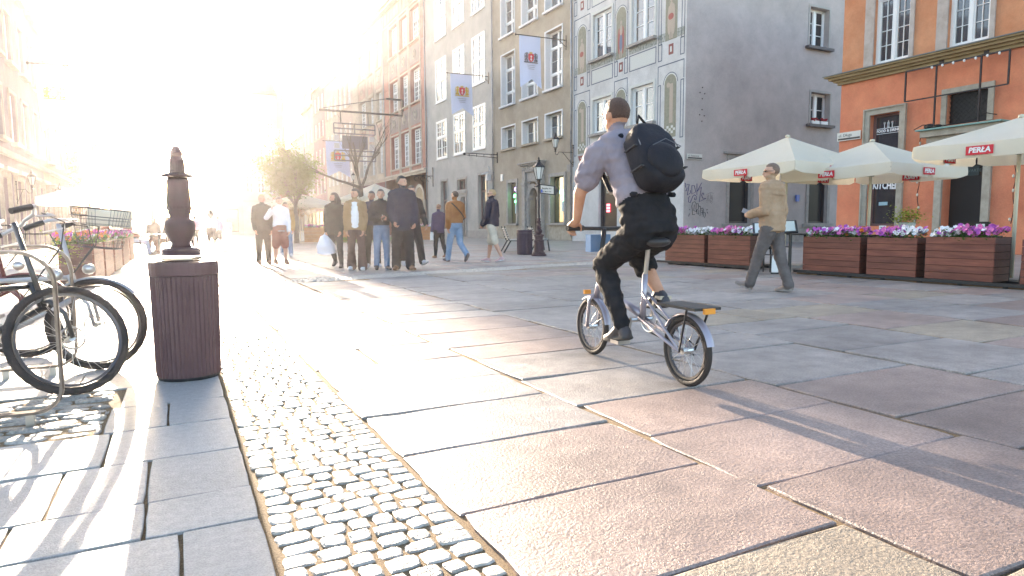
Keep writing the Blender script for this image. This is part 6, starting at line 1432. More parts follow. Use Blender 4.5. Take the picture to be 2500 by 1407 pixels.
    # legs
    for side, kk in ((-1, 'L'), (1, 'R')):
        hp_, kn, an = (Vector(J[c+kk]) for c in ('hp', 'kn', 'an')); td = Vector(J.get('toe'+kk, (0, 1, 0))).normalized()
        B.cap(hp_, kn, .050*h*sl, .034*h*sl, 'skin'); mid = kn.lerp(an, .32); B.cap(kn, mid, .031*h, .0335*h, 'skin'); B.cap(mid, an, .0335*h*.97, .0185*h, 'skin')
        P = fit.get('pants', 'straight'); pt = fit.get('pt', .006)
        if kk == 'R' and fit.get('rolled'): B.cap(hp_, kn, (.053*sl+pt)*h, (.040+pt)*h, 'pants'); B.cap(kn, kn.lerp(an, .34), (.040+pt)*h, (.040+pt)*h, 'pants')
        elif P == 'shorts': B.cap(hp_, hp_.lerp(kn, .93), (.054*sl+pt)*h, (.047*sl+pt)*h, 'pants')
        elif P == 'slim': B.cap(hp_, kn, (.053*sl+pt)*h, (.036+pt)*h, 'pants'); B.cap(kn, mid, (.035+pt)*h, (.036+pt)*h, 'pants'); B.cap(mid, kn.lerp(an, .97), (.035+pt)*h, (.022+pt)*h, 'pants')
        elif P == 'straight': B.cap(hp_, kn, (.054*sl+pt)*h, (.040+pt)*h, 'pants'); B.cap(kn, kn.lerp(an, 1.0), (.038+pt)*h, (.034+pt)*h, 'pants')
        elif P == 'flare': B.cap(hp_, kn, (.054*sl+pt)*h, (.040+pt)*h, 'pants'); B.cap(kn, kn.lerp(an, 1.03), (.040+pt)*h, (.056+pt)*h, 'pants')
        if P in ('straight', 'flare'):
            pass
        upv = Vector((0, 0, 1)); ft = td; dn = (Vector((0, 0, -1))-td*Vector((0, 0, -1)).dot(td)).normalized(); lt = ft.cross(dn)
        heel = an+dn*.022*h-ft*.022*h; ball = an+dn*.026*h+ft*.068*h; toe = an+dn*.028*h+ft*.105*h
        B.cap(an, heel+ft*.01*h, .022*h, .024*h, 'shoe'); B.cap(an+ft*.01*h, ball, .022*h, .02*h, 'shoe', lt, 1.35); B.cap(ball, toe, .019*h, .015*h, 'shoe', lt, 1.5)
        s0 = heel+dn*.016*h; B.cap(s0, ball+dn*.013*h, .009*h, .009*h, 'sole', lt, 3.0); B.cap(ball+dn*.013*h, toe+dn*.008*h, .008*h, .008*h, 'sole', lt, 3.2)
    for p, q, r1, r2, tg in fit.get('more', ()): B.cap(p, q, r1, r2, tg)
    mats = {'skin': fit.get('skin', SKIN), 'top': fit['top'], 'pants': fit['pm'], 'shoe': fit['shoe'], 'sole': fit.get('sole', fit['shoe'])}
    if fit.get('open'): mats['inner'] = fit['inner']
    B.finish('body', mats, vox, fit.get('smooth', 3), fit.get('wr', .006)*fit.get('fold', 1), t, ('top', 'pants', 'inner'), seed)
    # face and hair
    if face:
        k = MB()
        for sx in (-1, 1): k.mi(0).ell(hp((sx*.017, .0445, .004)), (.0065*h, .004*h, .0035*h), M4, n=8, h=5); k.mi(0).ell(hp((sx*.018, .047, .019)), (.011*h, .003*h, .0022*h), M4, n=8, h=4)
        k.mi(1).ell(hp((0, .0515, -.031)), (.012*h, .004*h, .0038*h), M4, n=8, h=4); k.build('facial_features', [EYEM, LIPM], t, smooth=True)
    hm, st = fit.get('hair', (HAIRD, 'short'))
    k = MB(); n, hh = 22, 14; sc_h = 1.09 if st != 'crop' else 1.03; vs = []
    for i in range(hh+1):
        ph = math.pi*i/hh
        for j in range(n):
            a = 2*math.pi*j/n; x, y, z = math.sin(ph)*math.sin(a), math.sin(ph)*math.cos(a), math.cos(ph)
            facey = y > .10 and z < (.60-.15*abs(x)); low = z < (-.28 if st != 'crop' else -.1) and y > -.9
            if st == 'crop': low = z < -.15 and y > -.2 or z < -.45
            r_ = .90 if (facey or low and st in ('short', 'crop')) else sc_h*(1+.035*noise.noise(Vector((x*5+seed, y*5, z*5))))
            vs.append(hp((x*.0445*r_, -.005+y*.056*r_, .014+z*.055*r_)))
    k.add(vs, [(i*n+j, i*n+(j+1) % n, (i+1)*n+(j+1) % n, (i+1)*n+j) for i in range(hh) for j in range(n)])
    if st == 'long':
        k.tube([hp((0, -.03, .02)), hp((0, -.05, -.04)), hp((0, -.052, -.11)), hp((0, -.045, -.19)), hp((0, -.04, -.22))], [.035*h, .045*h, .042*h, .028*h, .01*h], 12)
        for sx in (-1, 1): k.tube([hp((sx*.035, -.015, .02)), hp((sx*.045, -.01, -.04)), hp((sx*.048, .005, -.12)), hp((sx*.04, .01, -.17))], [.018*h, .018*h, .016*h, .006*h], 8)
    if st == 'bun': k.ell(hp((0, -.065, .02)), (.024*h, .024*h, .024*h), M4, n=10, h=7)
    k.build('hair', hm, t, smooth=True)
    return t, hp
def pose(h, legs, arms, lean=0., hturn=0., hnod=0., fem=0, sit=None, twist=0., hipw=.05):
    """legs {L,R}: (thigh pitch, knee bend, abduct, toe pitch[, toe yaw]); arms: (pitch, abduct, elbow bend, inward)"""
    J = {'hturn': hturn, 'hnod': hnod}; pel = Vector((0, 0, .52*h)); low = 1e9
    for sd, k in ((-1, 'L'), (1, 'R')):
        p, b_, ab, tp = legs[k][:4]; ty = legs[k][4] if len(legs[k]) > 4 else 0
        hp_ = pel+Vector((sd*hipw*h, 0, -.02*h)); d = Vector((sd*math.sin(R(ab)), math.sin(R(p)), -math.cos(R(p)))).normalized(); kn = hp_+d*.232*h
        d2 = Vector((sd*math.sin(R(ab*.4)), math.sin(R(p-b_)), -math.cos(R(p-b_)))).normalized(); an = kn+d2*.228*h
        J['hp'+k], J['kn'+k], J['an'+k] = hp_, kn, an; J['toe'+k] = (sd*math.sin(R(ty)), math.cos(R(tp)), math.sin(R(tp)))
        td = Vector(J['toe'+k]).normalized(); dn = (Vector((0, 0, -1))-td*Vector((0, 0, -1)).dot(td)).normalized()
        low = min(low, (an+dn*.047*h-td*.02*h).z, (an+dn*.045*h+td*.10*h).z)
    ax = Vector((0, math.sin(R(lean)), math.cos(R(lean)))); X2 = Vector((math.cos(R(twist)), math.sin(R(twist)), 0))
    J['pelvis'] = pel; J['neck'] = pel+ax*.335*h; J['lat'] = (1, 0, 0); J['lat2'] = X2
    J['head'] = J['neck']+ax*.03*h+Vector((0, .008*h, .052*h))
    for sd, k in ((-1, 'L'), (1, 'R')):
        p, ab, b_, inw = arms[k]; w = .100-.010*fem; sh = pel+ax*.288*h+X2*sd*w*h
        d = Vector((sd*math.sin(R(ab)), math.sin(R(p))*math.cos(R(ab)), -math.cos(R(p))*math.cos(R(ab)))).normalized(); el = sh+d*.172*h
        q = p+b_; d2 = Vector((-sd*math.sin(R(inw)), math.sin(R(q))*math.cos(R(inw)), -math.cos(R(q))*math.cos(R(inw)))).normalized(); J['sh'+k] = sh; J['el'+k] = el; J['wr'+k] = el+d2*.148*h
    low = low if sit is None else sit
    for k, v in list(J.items()):
        if isinstance(v, Vector): J[k] = v-Vector((0, 0, low))
    return J
BLK_T = cloth('cloth_black', (.018, .018, .020)); NAVY = cloth('cloth_navy', (.022, .025, .042)); NAVY2 = cloth('cloth_dark_navy', (.016, .018, .035)); CHARC = cloth('cloth_charcoal', (.040, .037, .037)); DENIM = cloth('denim_blue', (.10, .16, .26), (.18, .25, .36)); DENIML = cloth('denim_light', (.20, .29, .42), (.30, .39, .52)); TANP = cloth('tan_puffer', (.26, .155, .07), (.32, .20, .10), .6); LEATH = cloth('brown_leather', (.30, .115, .035), (.38, .16, .055), .45); KHAKI = cloth('khaki_shorts', (.46, .40, .32)); BEIGE = cloth('beige_suede', (.36, .235, .145), (.44, .30, .20), .9); GREYT = cloth('grey_trousers', (.105, .088, .085), (.15, .13, .125)); WHT = cloth('cloth_white', (.68, .66, .68), (.76, .75, .76)); OLIVET = cloth('cloth_olive_black', (.045, .040, .03)); BROWNP = cloth('brown_trousers', (.085, .048, .04)); PINKT = cloth('cloth_pink', (.50, .22, .34)); RUST = cloth('cloth_rust', (.20, .07, .05)); SHOEW = mat('shoe_white', (.62, .60, .60), .5); SHOEB = mat('shoe_brown', (.19, .09, .045), .5); SHOEK = mat('shoe_black', (.03, .028, .028), .5); SHOEP = mat('shoe_pink', (.55, .36, .36), .5); SHOET = mat('shoe_taupe', (.22, .175, .155), .7); GREYTEE = cloth('tee_grey', (.235, .20, .23), (.29, .25, .28)); SHORTK = cloth('black_shorts', (.012, .012, .014))
ST = {'L': (3, 3, 3, 0, 12), 'R': (-3, 3, 3, 0, 12)}; AR = {'L': (3, 9, 12, 4), 'R': (3, 9, 12, 4)}
GRP = 'group of friends walking towards the viewer'
# 1 woman with a white carrier bag
h = 1.68; J = pose(h, {'L': (4, 14, 3, 0, 5), 'R': (-12, 26, 2, -22, 5)}, {'L': (2, 8, 14, 10), 'R': (-4, 8, 10, 2)}, hturn=-62, fem=1)
t, hp = person('woman in long black jacket carrying a white plastic bag, leftmost of the walking group', (3.2, 15.0), R(152), h, J, dict(top=OLIVET, pm=CHARC, shoe=SHOEK, pants='slim', top_t=.016, hem=-.07, fem=1, hair=(HAIRB, 'long'), skin=SKIN), GRP, seed=1)
w = t.matrix_basis @ Vector(J['wrR'])
t = thing('carrier_bag', 'white plastic carrier bag hanging from the hand of the leftmost woman', 'bag', (w.x-.03, w.y, w.z-.07), R(-20)); k = MB()
def bagp(i, j):
    a = i*2*math.pi; z = -.42*j; wd = .09+.12*math.sin(min(1, j*1.1)*1.75); f_ = 1+.12*noise.noise(Vector((math.cos(a)*2, math.sin(a)*2, j*4)))
    return (math.cos(a)*wd*f_*(1 if j > .03 else .3), math.sin(a)*wd*.55*f_*(1 if j > .03 else .3)+.03*noise.noise(Vector((j*5, a, 0))), z-.03*(1-abs(math.cos(a)))*(j > .9))
k.sheet(bagp, 18, 12); k.ell((0, 0, -.40), (.17, .09, .04), n=12, h=6); PLAST = mat('thin_plastic', (.72, .68, .72), .35, bump=.6, bscale=12); k.build('bag_body', PLAST, t, smooth=True)
k = MB()
for sx in (-.045, .045): k.tube([(sx*1.6, 0, -.06), (sx*.8, 0, .0), (0, 0, .06), (-sx*.1, 0, .07)], [.014, .010, .008, .006], 6)
k.build('handle', PLAST, t, smooth=True)
# 2 woman in tan puffer
h = 1.72; J = pose(h, {'L': (5, 4, 4, 0, 8), 'R': (-7, 8, 4, -6, 14)}, {'L': (2, 8, 12, 8), 'R': (-4, 9, 14, 4)}, hturn=-38, fem=1)
person('woman in tan quilted puffer jacket over a white top with wide dark trousers', (3.44, 14.06), R(160), h, J, dict(top=TANP, inner=WHT, open=1.9, pm=BROWNP, shoe=SHOEW, pants='flare', top_t=.018, hem=-.02, fem=1, wr=.009, hair=(HAIRD, 'bun')), GRP, seed=2)
# 3 person half hidden behind her
h = 1.71; J = pose(h, ST, {'L': (8, 8, 20, 8), 'R': (4, 8, 12, 4)}, hturn=-20)
person('dark haired person with sunglasses on the head, half hidden between the two women', (3.98, 14.75), R(170), h, J, dict(top=NAVY, pm=OLIVET, shoe=SHOEW, pants='straight', top_t=.012, hem=0., hair=(HAIRD, 'short'), skin=SKIN2), GRP, seed=3)
# 4 woman in black jacket and jeans
h = 1.70; J = pose(h, {'L': (2, 2, 2, 0, 10), 'R': (-4, 5, 2, -2, 10)}, {'L': (10, 12, 78, 38), 'R': (8, 14, 82, 42)}, hturn=-14, hnod=6, fem=1)
J['curlL'] = .8; J['curlR'] = .8
t, hp = person('woman in buttoned black jacket and blue jeans holding a phone at her waist', (3.91, 13.76), R(176), h, J, dict(top=BLK_T, pm=DENIM, shoe=SHOEK, sole=SHOEW, pants='straight', pt=.002, top_t=.012, hem=-.0, fem=1, hair=(HAIRD, 'short')), GRP, seed=4)
k = MB(); fy = Vector((0, 1, 0))
for i in range(4): k.ell((.0, .135-.004*i, .62*h+.085*h*i*.8), (.011, .006, .011), n=8, h=4)
k.build('button', WHITE, t)
w = t.matrix_basis @ (Vector(J['wrL'])*.5+Vector(J['wrR'])*.5+Vector((0, .06, -.03))); k = MB(); k.cbox((0, 0, 0), (.075, .01, .15), Matrix.Rotation(R(-35), 4, 'Y') @ Matrix.Rotation(R(40), 4, 'X')); o = k.build('mobile_phone', mat('phone_black', (.02, .02, .025), .2)); o.location = w; tag(o, 'black mobile phone in the hands of the woman in the black jacket', 'phone')
# 5 tall man
h = 1.97; J = pose(h, {'L': (3, 2, 4, 0, 16), 'R': (-2, 2, 4, 0, 20)}, {'L': (6, 10, 16, 6), 'R': (6, 10, 26, 10)}, hturn=48)
J['curlL'] = .7; J['curlR'] = .75
person('tall man in loose dark navy shirt and wide black trousers with brown shoes', (4.3, 13.51), R(172), h, J, dict(top=NAVY, pm=BLK_T, shoe=SHOEB, sole=mat('sole_tan', (.4, .3, .2), .6), pants='straight', pt=.016, top_t=.020, slv_t=.018, hem=-.10, hair=(HAIRD, 'short'), wr=.010, hand=1.1), GRP, seed=5)
# 6 person behind the tall man
h = 1.86; J = pose(h, {'L': (20, 6, 4, 18, 8), 'R': (-16, 10, 3, -18, 4)}, {'L': (12, 14, 22, 2), 'R': (-8, 8, 12, 2)})
person('person in black with white trainers striding half hidden behind the tall man', (4.92, 14.75), R(186), h, J, dict(top=BLK_T, pm=BLK_T, shoe=SHOEW, pants='straight', pt=.010, top_t=.014, hem=-.03, hair=(HAIRD, 'short')), GRP, seed=6)
# 7 child
h = 1.56; J = pose(h, {'L': (8, 6, 2, 0), 'R': (-10, 14, 2, -8)}, {'L': (4, 8, 14, 0), 'R': (12, 6, 20, 6)})
t, hp = person('short person in purple quilted jacket walking away beside the man in the leather jacket', (6.92, 18.25), R(10), h, J, dict(top=cloth('cloth_purple', (.06, .045, .085)), pm=BLK_T, shoe=SHOEB, pants='slim', pt=.006, top_t=.012, hem=-.05, hair=(mat('hair_auburn', (.26, .12, .06), .5, bump=.6, bscale=90), 'short'), wr=.008), seed=7)
w = t.matrix_basis @ Vector(J['wrL']); k = MB(); k.cbox((0, 0, -.16), (.1, .05, .2)); k.ell((0, 0, -.03), (.05, .03, .06), n=8, h=5); o = k.build('small_bag', WHITE); o.location = w; tag(o, 'small white bag in the left hand of the short person in purple', 'bag')
# 8 leather jacket
h = 1.84; J = pose(h, {'L': (16, 5, 3, 6, 4), 'R': (-6, 44, 2, -50, 0)}, {'L': (-10, 11, 16, 2), 'R': (10, 16, 62, 24)}, hturn=18)
person('man in brown leather jacket and light blue jeans with a strap across his back', (6.50, 15.94), R(8), h, J, dict(top=LEATH, pm=DENIML, shoe=cloth('shoe_grey_boot', (.16, .13, .13)), pants='straight', pt=.006, top_t=.018, hem=-.0, slv_t=.016, hair=(HAIRB, 'crop'), skin=SKIN), seed=8)
T8 = [o for o in bpy.data.objects if o.name == 'body'][-1] if False else None
t = [o for o in bpy.data.objects if o.name.startswith('person') and o.get('label', '').startswith('man in brown leather')][0]
k = MB(); pts = [(-.10, .05, .835), (-.085, -.06, .825), (-.03, -.098, .76), (.04, -.098, .69), (.10, -.08, .62), (.118, 0, .585)]
k.tube([(p[0]*h, p[1]*h, p[2]*h) for p in pts], .014, 6); k.build('strap', BLK_T, t)
# 9 man in shorts
h = 1.85; J = pose(h, {'L': (-17, 10, 3, -12, 0), 'R': (15, 6, 3, 4, 0)}, {'L': (8, 10, 30, 16), 'R': (0, 14, 30, 12)}, hturn=34)
t, hp = person('blond man in navy jacket, beige shorts and sunglasses walking past the benches', (7.21, 15.19), R(40), h, J, dict(top=NAVY2, pm=KHAKI, shoe=SHOEP, sole=SHOEW, pants='shorts', pt=.010, top_t=.018, slv_t=.018, hem=-.02, hair=(HAIRL, 'short')), seed=9)
k = MB(); k.tube([hp((-.03, .052, .006)), hp((0, .058, .008)), hp((.03, .052, .006))], .009*h, 6); k.bar(hp((-.036, .045, .008)), hp((-.05, -.01, .008)), .006); k.bar(hp((.036, .045, .008)), hp((.05, -.01, .008)), .006); k.build('sunglasses', EYEM, t)
# 10, 11 the two in the glare
h = 1.67; J = pose(h, {'L': (4, 3, 3, 0), 'R': (-6, 8, 3, -4)}, {'L': (4, 8, 12, 4), 'R': (30, 40, 118, 20)}, hturn=0)
person('young man in white sweatshirt and dark shorts raising a hand to his head', (2.36, 17.51), R(188), h, J, dict(top=WHT, pm=RUST, shoe=SHOEB, pants='shorts', pt=.014, top_t=.014, hem=-.03, hair=(HAIRB, 'short')), seed=10)
h = 1.74; J = pose(h, {'L': (5, 4, 2, 0), 'R': (-5, 6, 2, -4)}, AR)
person('person in dark clothes almost lost in the glare beside the young man in white', (1.98, 17.77), R(185), h, J, dict(top=OLIVET, pm=OLIVET, shoe=SHOEB, pants='straight', top_t=.012, hem=-.03, hair=(HAIRL, 'short')), seed=11)
h = 1.72; J = pose(h, {'L': (12, 5, 2, 0), 'R': (-14, 12, 2, -8)}, AR)
person('person in yellow brown coat walking behind the young man in white', (3.15, 22.0), R(180), h, J, dict(top=cloth('cloth_mustard', (.28, .16, .05)), pm=DENIM, shoe=SHOEW, pants='straight', top_t=.018, hem=-.10, hair=(HAIRB, 'short')), seed=12, vox=.02, face=False)
# distant walkers
far = [('person in pink top and dark trousers standing in the distance right of the iron pillar', .83, 34.73, 1.50, 0, PINKT, BLK_T, 'straight', (HAIRD, 'short')), ('woman with long dark hair, pale top and short skirt walking away', 1.34, 30.35, 1.65, 0, WHT, CHARC, 'shorts', (HAIRD, 'long')),
       ('distant person in a lilac top behind the long haired woman', 1.75, 33.5, 1.45, 10, PINKT, CHARC, 'shorts', (HAIRB, 'short')), ('distant person in pale clothes in the middle of the sunlit street', 3.07, 46.2, 1.5, 0, PINKT, WHT, 'straight', (HAIRB, 'long')),
       ('distant person in dark clothes beside the one in pink', .55, 33.0, 1.55, 20, CHARC, BLK_T, 'straight', (HAIRD, 'short'))]
for i, (lb, x, y, h, rz_, tp, pm_, pk, hr) in enumerate(far):
    J = pose(h, {'L': (9, 4, 2, 0), 'R': (-9, 10, 2, -8)}, AR)
    person(lb, (x, y), R(rz_), h, J, dict(top=tp, pm=pm_, shoe=SHOEK, pants=pk, top_t=.010, hem=0., hair=hr, fem=1), 'distant walkers on the sunny street', seed=20+i, vox=.026, face=False)
# seated guests at the left cafe
SIT = {'L': (82, 62, 4, 0), 'R': (86, 74, 4, 0)}
for i, (lb, x, y, rz_, tp, ln) in enumerate((('man in rust red shirt leaning back on a chair at the left cafe', -1.32, 26.4, -86, RUST, -20), ('guest sitting at the left cafe left of the man in rust red', -2.2, 27.6, -60, RUST, -6), ('guest facing the viewer across the left cafe table', -.75, 29.3, 175, CHARC, 2), ('guest in dark clothes right of the left cafe table', -.2, 28.6, 110, CHARC, 4))):
    h = 1.7; J = pose(h, SIT, {'L': (25, 8, 50, 15), 'R': (25, 8, 50, 15)}, lean=ln, sit=.52*h-.52)
    person(lb, (x, y), R(rz_), h, J, dict(top=tp, pm=BROWNP if i else DENIM, shoe=SHOEK, pants='straight', top_t=.010, hem=.02, hair=(HAIRB, 'short')), 'guests seated at the left cafe', seed=30+i, vox=.022, face=False)
    c = terrace_chair(['dark chair under the man in rust red', 'dark chair of the guest left of the man in rust red', 'dark chair of the guest facing the viewer', 'dark chair of the guest right of the table'][i], x, y, R(rz_)); c['group'] = 'chairs of the left cafe'
terrace_table('table of the left cafe beside the man in rust red', -.55, 27.0, .4); terrace_table('table of the left cafe with the standing glasses', -.3, 28.0, .4)

# the walking man in the beige jacket
h = 1.74; J = pose(h, {'L': (20, 4, 2, 18, 4), 'R': (-11, 8, 2, -6, 2)}, {'L': (-4, 8, 84, 14), 'R': (-8, 12, 20, 4)}, lean=2, hturn=36)
J['curlL'] = .8
t, hp = person('man in beige suede jacket and grey trousers walking past the flower planters with a phone', (7.22, 6.35), R(14), h, J, dict(slim=1.08, hem_=0, top=BEIGE, pm=GREYT, shoe=SHOET, sole=mat('sole_grey', (.3, .27, .25), .6), pants='straight', pt=.006, top_t=.015, slv_t=.014, hem=-.045, hair=(HAIRG, 'crop'), wr=.008, skin=SKIN), vox=.011, seed=40)
k = MB(); k.bar(hp((-.036, .050, .004)), hp((-.010, .056, .004)), .013); k.bar(hp((.010, .056, .004)), hp((.036, .050, .004)), .013)
for sx in (-1, 1): k.bar(hp((sx*.042, .05, .007)), hp((sx*.05, -.01, .005)), .006)
k.build('glasses', EYEM, t)
k = MB(); k.tube([(x_*h, y_*h, z_*h) for x_, y_, z_ in ((-.115, -.052, .765), (-.06, -.078, .755), (0, -.084, .752), (.06, -.078, .755), (.115, -.052, .765))], .004, 5); k.build('yoke_seam', BEIGE, t)
w = t.matrix_basis @ (Vector(J['wrL'])+Vector((.01, .075, .04))); k = MB(); k.cbox((0, 0, 0), (.012, .10, .06), Matrix.Rotation(R(25), 4, 'X')); o = k.build('mobile_phone', mat('phone_silver', (.22, .22, .26), .3)); o.location = w; o.rotation_euler = (0, 0, R(14)); tag(o, 'pale mobile phone in the left hand of the man in the beige jacket', 'phone')

# ---------------------------------------------------------------- the cyclist on the folding bicycle
BX = 2.60; SILV = mat('bike_silver_lilac', (.34, .31, .36), .35, .4, coat=.4); ORGB = mat('reflector_orange', (.75, .30, .04), .3)
fb = thing('folding_bicycle', 'silver folding bicycle with small wheels ridden by the cyclist', 'bicycle', (BX, 3.37, 0), R(-3)); r = .205
wheel(fb, Matrix.Translation((0, .51, r)), r, .019, 24, .0016); wheel(fb, Matrix.Translation((0, -.53, r)), r, .019, 24, .0016)
k = MB(); k.tube([(0, .40, .52), (0, .30, .44), (0, .05, .40), (0, -.08, .36)], [.024, .024, .026, .024], 10); k.tube([(0, -.10, .33), (0, -.12, .62)], .018, 8)
for sx in (-1, 1): k.tube([(sx*.02, -.08, .34), (sx*.055, -.53, r)], .011, 6); k.tube([(sx*.02, -.12, .50), (sx*.055, -.53, r)], .009, 6); k.tube([(sx*.045, .51, r), (sx*.05, .47, .40), (sx*.02, .455, .44)], .012, 6)
k.tube([(0, .46, .42), (0, .41, .55)], .02, 8); k.build('frame', SILV, fb, smooth=True)
k = MB(); k.tube([(0, .42, .54), (0, .36, .90)], .017, 8); k.tube([(-.28, .36, .905), (0, .38, .90), (.28, .36, .905)], .013, 8); k.build('handlebar', BLACKM, fb, smooth=True)
k = MB()
for sx in (-1, 1): k.tube([(sx*.16, .37, .905), (sx*.29, .36, .905)], .019, 8)
k.build('grip', SADL, fb)
k = MB(); k.tube([(0, -.12, .60), (0, -.15, .80)], .014, 8); k.build('seat_post', CHR, fb)
k = MB(); k.ell((0, -.17, .815), (.06, .13, .03), n=12, h=6); k.ell((0, -.24, .82), (.085, .07, .032), n=12, h=6); k.build('saddle', SADL, fb, smooth=True)
k = MB(); bb = Vector((0, -.08, .33)); k.tube([bb+Vector((.06, .085*math.cos(a*.3927), .085*math.sin(a*.3927))) for a in range(16)], .007, 5, close=True)
k.bar(bb+Vector((-.08, 0, 0)), bb+Vector((-.09, .02, -.13)), .018); k.bar(bb+Vector((.08, 0, 0)), bb+Vector((.09, -.02, .13)), .018); k.tube([bb+Vector((-.08, 0, 0)), bb+Vector((.08, 0, 0))], .016, 8); k.cbox(bb+Vector((-.14, .02, -.135)), (.09, .09, .022)); k.cbox(bb+Vector((.14, -.02, .135)), (.09, .09, .022)); k.build('crankset', CHR, fb)
k = MB(); 
for dz in (.085, -.085): k.tube([bb+Vector((.062, 0, dz)), (.05, -.53, r+dz*.35)], .005, 4)
k.build('chain', SADL, fb)
for c_y, a0, a1 in ((.51, 60, 170), (-.53, 15, 150)):
    k = MB(); vs = []; n_ = 16
    for i in range(n_+1):
        a = R(a0+(a1-a0)*i/n_); rr_ = r+.015
        for (x, dr_) in ((-.026, -.012), (-.016, 0), (.016, 0), (.026, -.012)): vs.append((x, c_y+(rr_+dr_)*math.cos(a)*(1 if c_y > 0 else -1), r+(rr_+dr_)*math.sin(a)))
    k.add(vs, [(i*4+j, i*4+j+1, i*4+5+j, i*4+4+j) for i in range(n_) for j in range(3)]); k.build('mudguard', SILV, fb, smooth=True)
k = MB(); k.box((-.09, -.70, .455), (.09, -.36, .47)); 
for sx in (-.08, .08): k.bar((sx, -.62, .455), (sx*.7, -.53, r), .01)
k.build('carrier', BLACKM, fb)
k = MB(); k.cbox((0, .44, .80), (.16, .07, .12)); k.build('front_pouch', cloth('pouch_blue', (.14, .24, .40), (.2, .3, .46)), fb)
k = MB(); k.cbox((-.05, .5, .455), (.05, .02, .03)); k.cbox((0, -.71, .452), (.07, .02, .03)); k.build('reflector', ORGB, fb)
# rider: joints in the bicycle's own frame
h = 1.72
J = dict(pelvis=Vector((0, -.165, .90)), neck=Vector((-.02, .14, 1.47)), head=Vector((-.025, .19, 1.625)), hturn=8, hnod=-4, lat=(1, 0, 0), lat2=(1, -.04, 0), bow=-.03,
    shL=Vector((-.20, .12, 1.375)), shR=Vector((.18, .10, 1.375)), elL=Vector((-.285, .20, 1.13)), elR=Vector((.31, .14, 1.12)), wrL=Vector((-.245, .31, .955)), wrR=Vector((.245, .30, .96)),
    hdL=(.0, .85, -.5), hdR=(.0, .85, -.5), pnL=(0, -.5, -1), pnR=(0, -.5, -1), curlL=.75, curlR=.75,
    hpL=Vector((-.085, -.16, .87)), hpR=Vector((.085, -.16, .87)), knL=Vector((-.13, .16, .665)), knR=Vector((.13, .15, .74)), anL=Vector((-.14, -.09, .285)), anR=Vector((.14, -.10, .475)), toeL=(0, .97, -.2), toeR=(0, .97, -.12))
t, hp = person('cyclist in lilac grey t-shirt and black shorts and rolled up right leg', (BX, 3.37), R(-3), h, J, dict(top=GREYTEE, pm=SHORTK, shoe=mat('shoe_dark', (.04, .035, .04), .5), sole=SHOEK, pants='slim', pt=.006, slim=1.03, rolled=True, ptop=.125, top_t=.010, sleeve='short', hem=.10, slv_t=.014, fold=1.8, hair=(mat('hair_sandy', (.085, .04, .027), .6, bump=1., bscale=150, speck=.4, stain=.1, col2=(.13, .065, .04)), 'crop'), wr=.007, skin=mat('skin_warm', (.50, .245, .14), .5, col2=(.58, .30, .19), scale=12, bump=.1, bscale=60), smooth=2), vox=.0085, seed=50)
bp = thing('backpack', 'bulky black backpack worn by the cyclist', 'backpack', (BX, 3.37, 0), R(-3))
ax = (J['neck']-J['pelvis']).normalized(); bk = Vector((0, -ax.z, ax.y)); cc = Vector((0, -.02, 1.235))+bk*.19
BM = plane_M(cc, (1, 0, 0), ax); BPK = cloth('backpack_nylon', (.014, .014, .018), (.022, .022, .03), .6)
k = MB()
def bpp(i, j):
    a = i*2*math.pi; ph = (j-.5)*math.pi; e = .45
    cx_, sx_ = math.cos(a), math.sin(a); cp, sp_ = math.cos(ph), math.sin(ph); f = lambda v, q: abs(v)**q*(1 if v > 0 else -1)
    x = .150*f(cp, e)*f(cx_, .6); z = .10*f(cp, e)*f(sx_, .6); y = .215*f(sp_, .55)
    n_ = .012*noise.noise(Vector((x*9, y*9, z*9)))+.01*math.sin(y*30)*(z > .05); return tuple(BM @ Vector((x*(1-.12*(y > .15)), y, z+n_)))
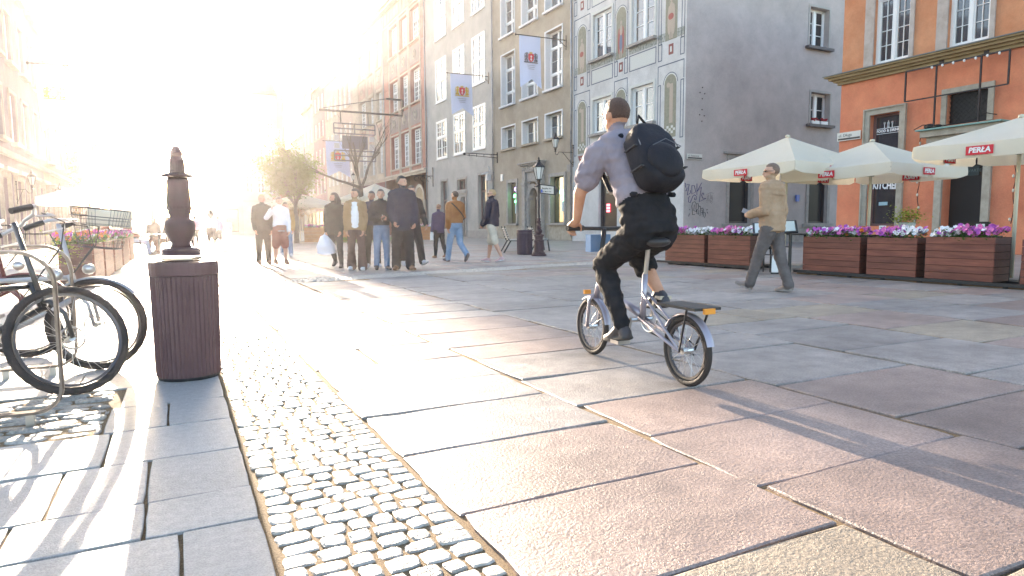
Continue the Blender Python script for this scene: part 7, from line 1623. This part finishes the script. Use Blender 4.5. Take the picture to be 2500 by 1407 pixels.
k.sheet(bpp, 36, 22); me = k.mesh('pack_body', BPK, smooth=True); ob('pack_body', me, bp)
k = MB(); k.ell(tuple(BM @ Vector((0, -.07, .09))), (.12, .12, .055), BM.to_3x3(), n=18, h=12); k.build('front_pocket', BPK, bp, smooth=True)
k = MB(); zp = [BM @ Vector((.135*math.cos(a*math.pi/10), .03+.17*math.sin(a*math.pi/10), .085-.03*math.sin(a*math.pi/10))) for a in range(11)]; k.tube(zp, .0035, 5)
k.tube([BM @ Vector((-.1, -.01, .145)), BM @ Vector((0, .035, .152)), BM @ Vector((.1, -.01, .145))], .003, 5); k.build('zip', mat('zip_grey', (.16, .16, .17), .35, .6), bp)
k = MB()
for sx in (-1, 1): k.bar(BM @ Vector((sx*.155, .06, -.04)), BM @ Vector((sx*.155, .04, .07)), .022, .006); k.bar(BM @ Vector((sx*.157, -.08, -.04)), BM @ Vector((sx*.157, -.10, .07)), .022, .006)
k.parts('side_strap', mat('webbing', (.05, .05, .055), .7), bp)
k = MB()
for sx in (-1, 1): k.tube([BM @ Vector((sx*.10, .22, -.09)), Vector((sx*.11, .13, 1.45)), Vector((sx*.13, .20, 1.40)), Vector((sx*.135, .18, 1.27)), Vector((sx*.15, .05, 1.13)), BM @ Vector((sx*.14, -.2, -.09))], .016, 6)
k.tube([BM @ Vector((-.03, .25, .0)), BM @ Vector((0, .31, .0)), BM @ Vector((.03, .25, .0))], .008, 6); k.build('strap', BPK, bp, smooth=True)

# ================================================================ AIR
hz = MB(); hz.box((-40, -14, -1.2), (60, 200, 31)); HZ = bpy.data.materials.new('haze_air'); HZ.use_nodes = True; n = HZ.node_tree
n.nodes.remove(n.nodes['Principled BSDF']); pv = n.nodes.new('ShaderNodeVolumePrincipled'); pv.inputs['Density'].default_value = .0007; pv.inputs['Color'].default_value = (1, .94, .97, 1); pv.inputs['Anisotropy'].default_value = .78
n.links.new(pv.outputs[0], n.nodes['Material Output'].inputs['Volume']); o = hz.build('haze', HZ); stuff(o); o.display_type = 'WIRE'
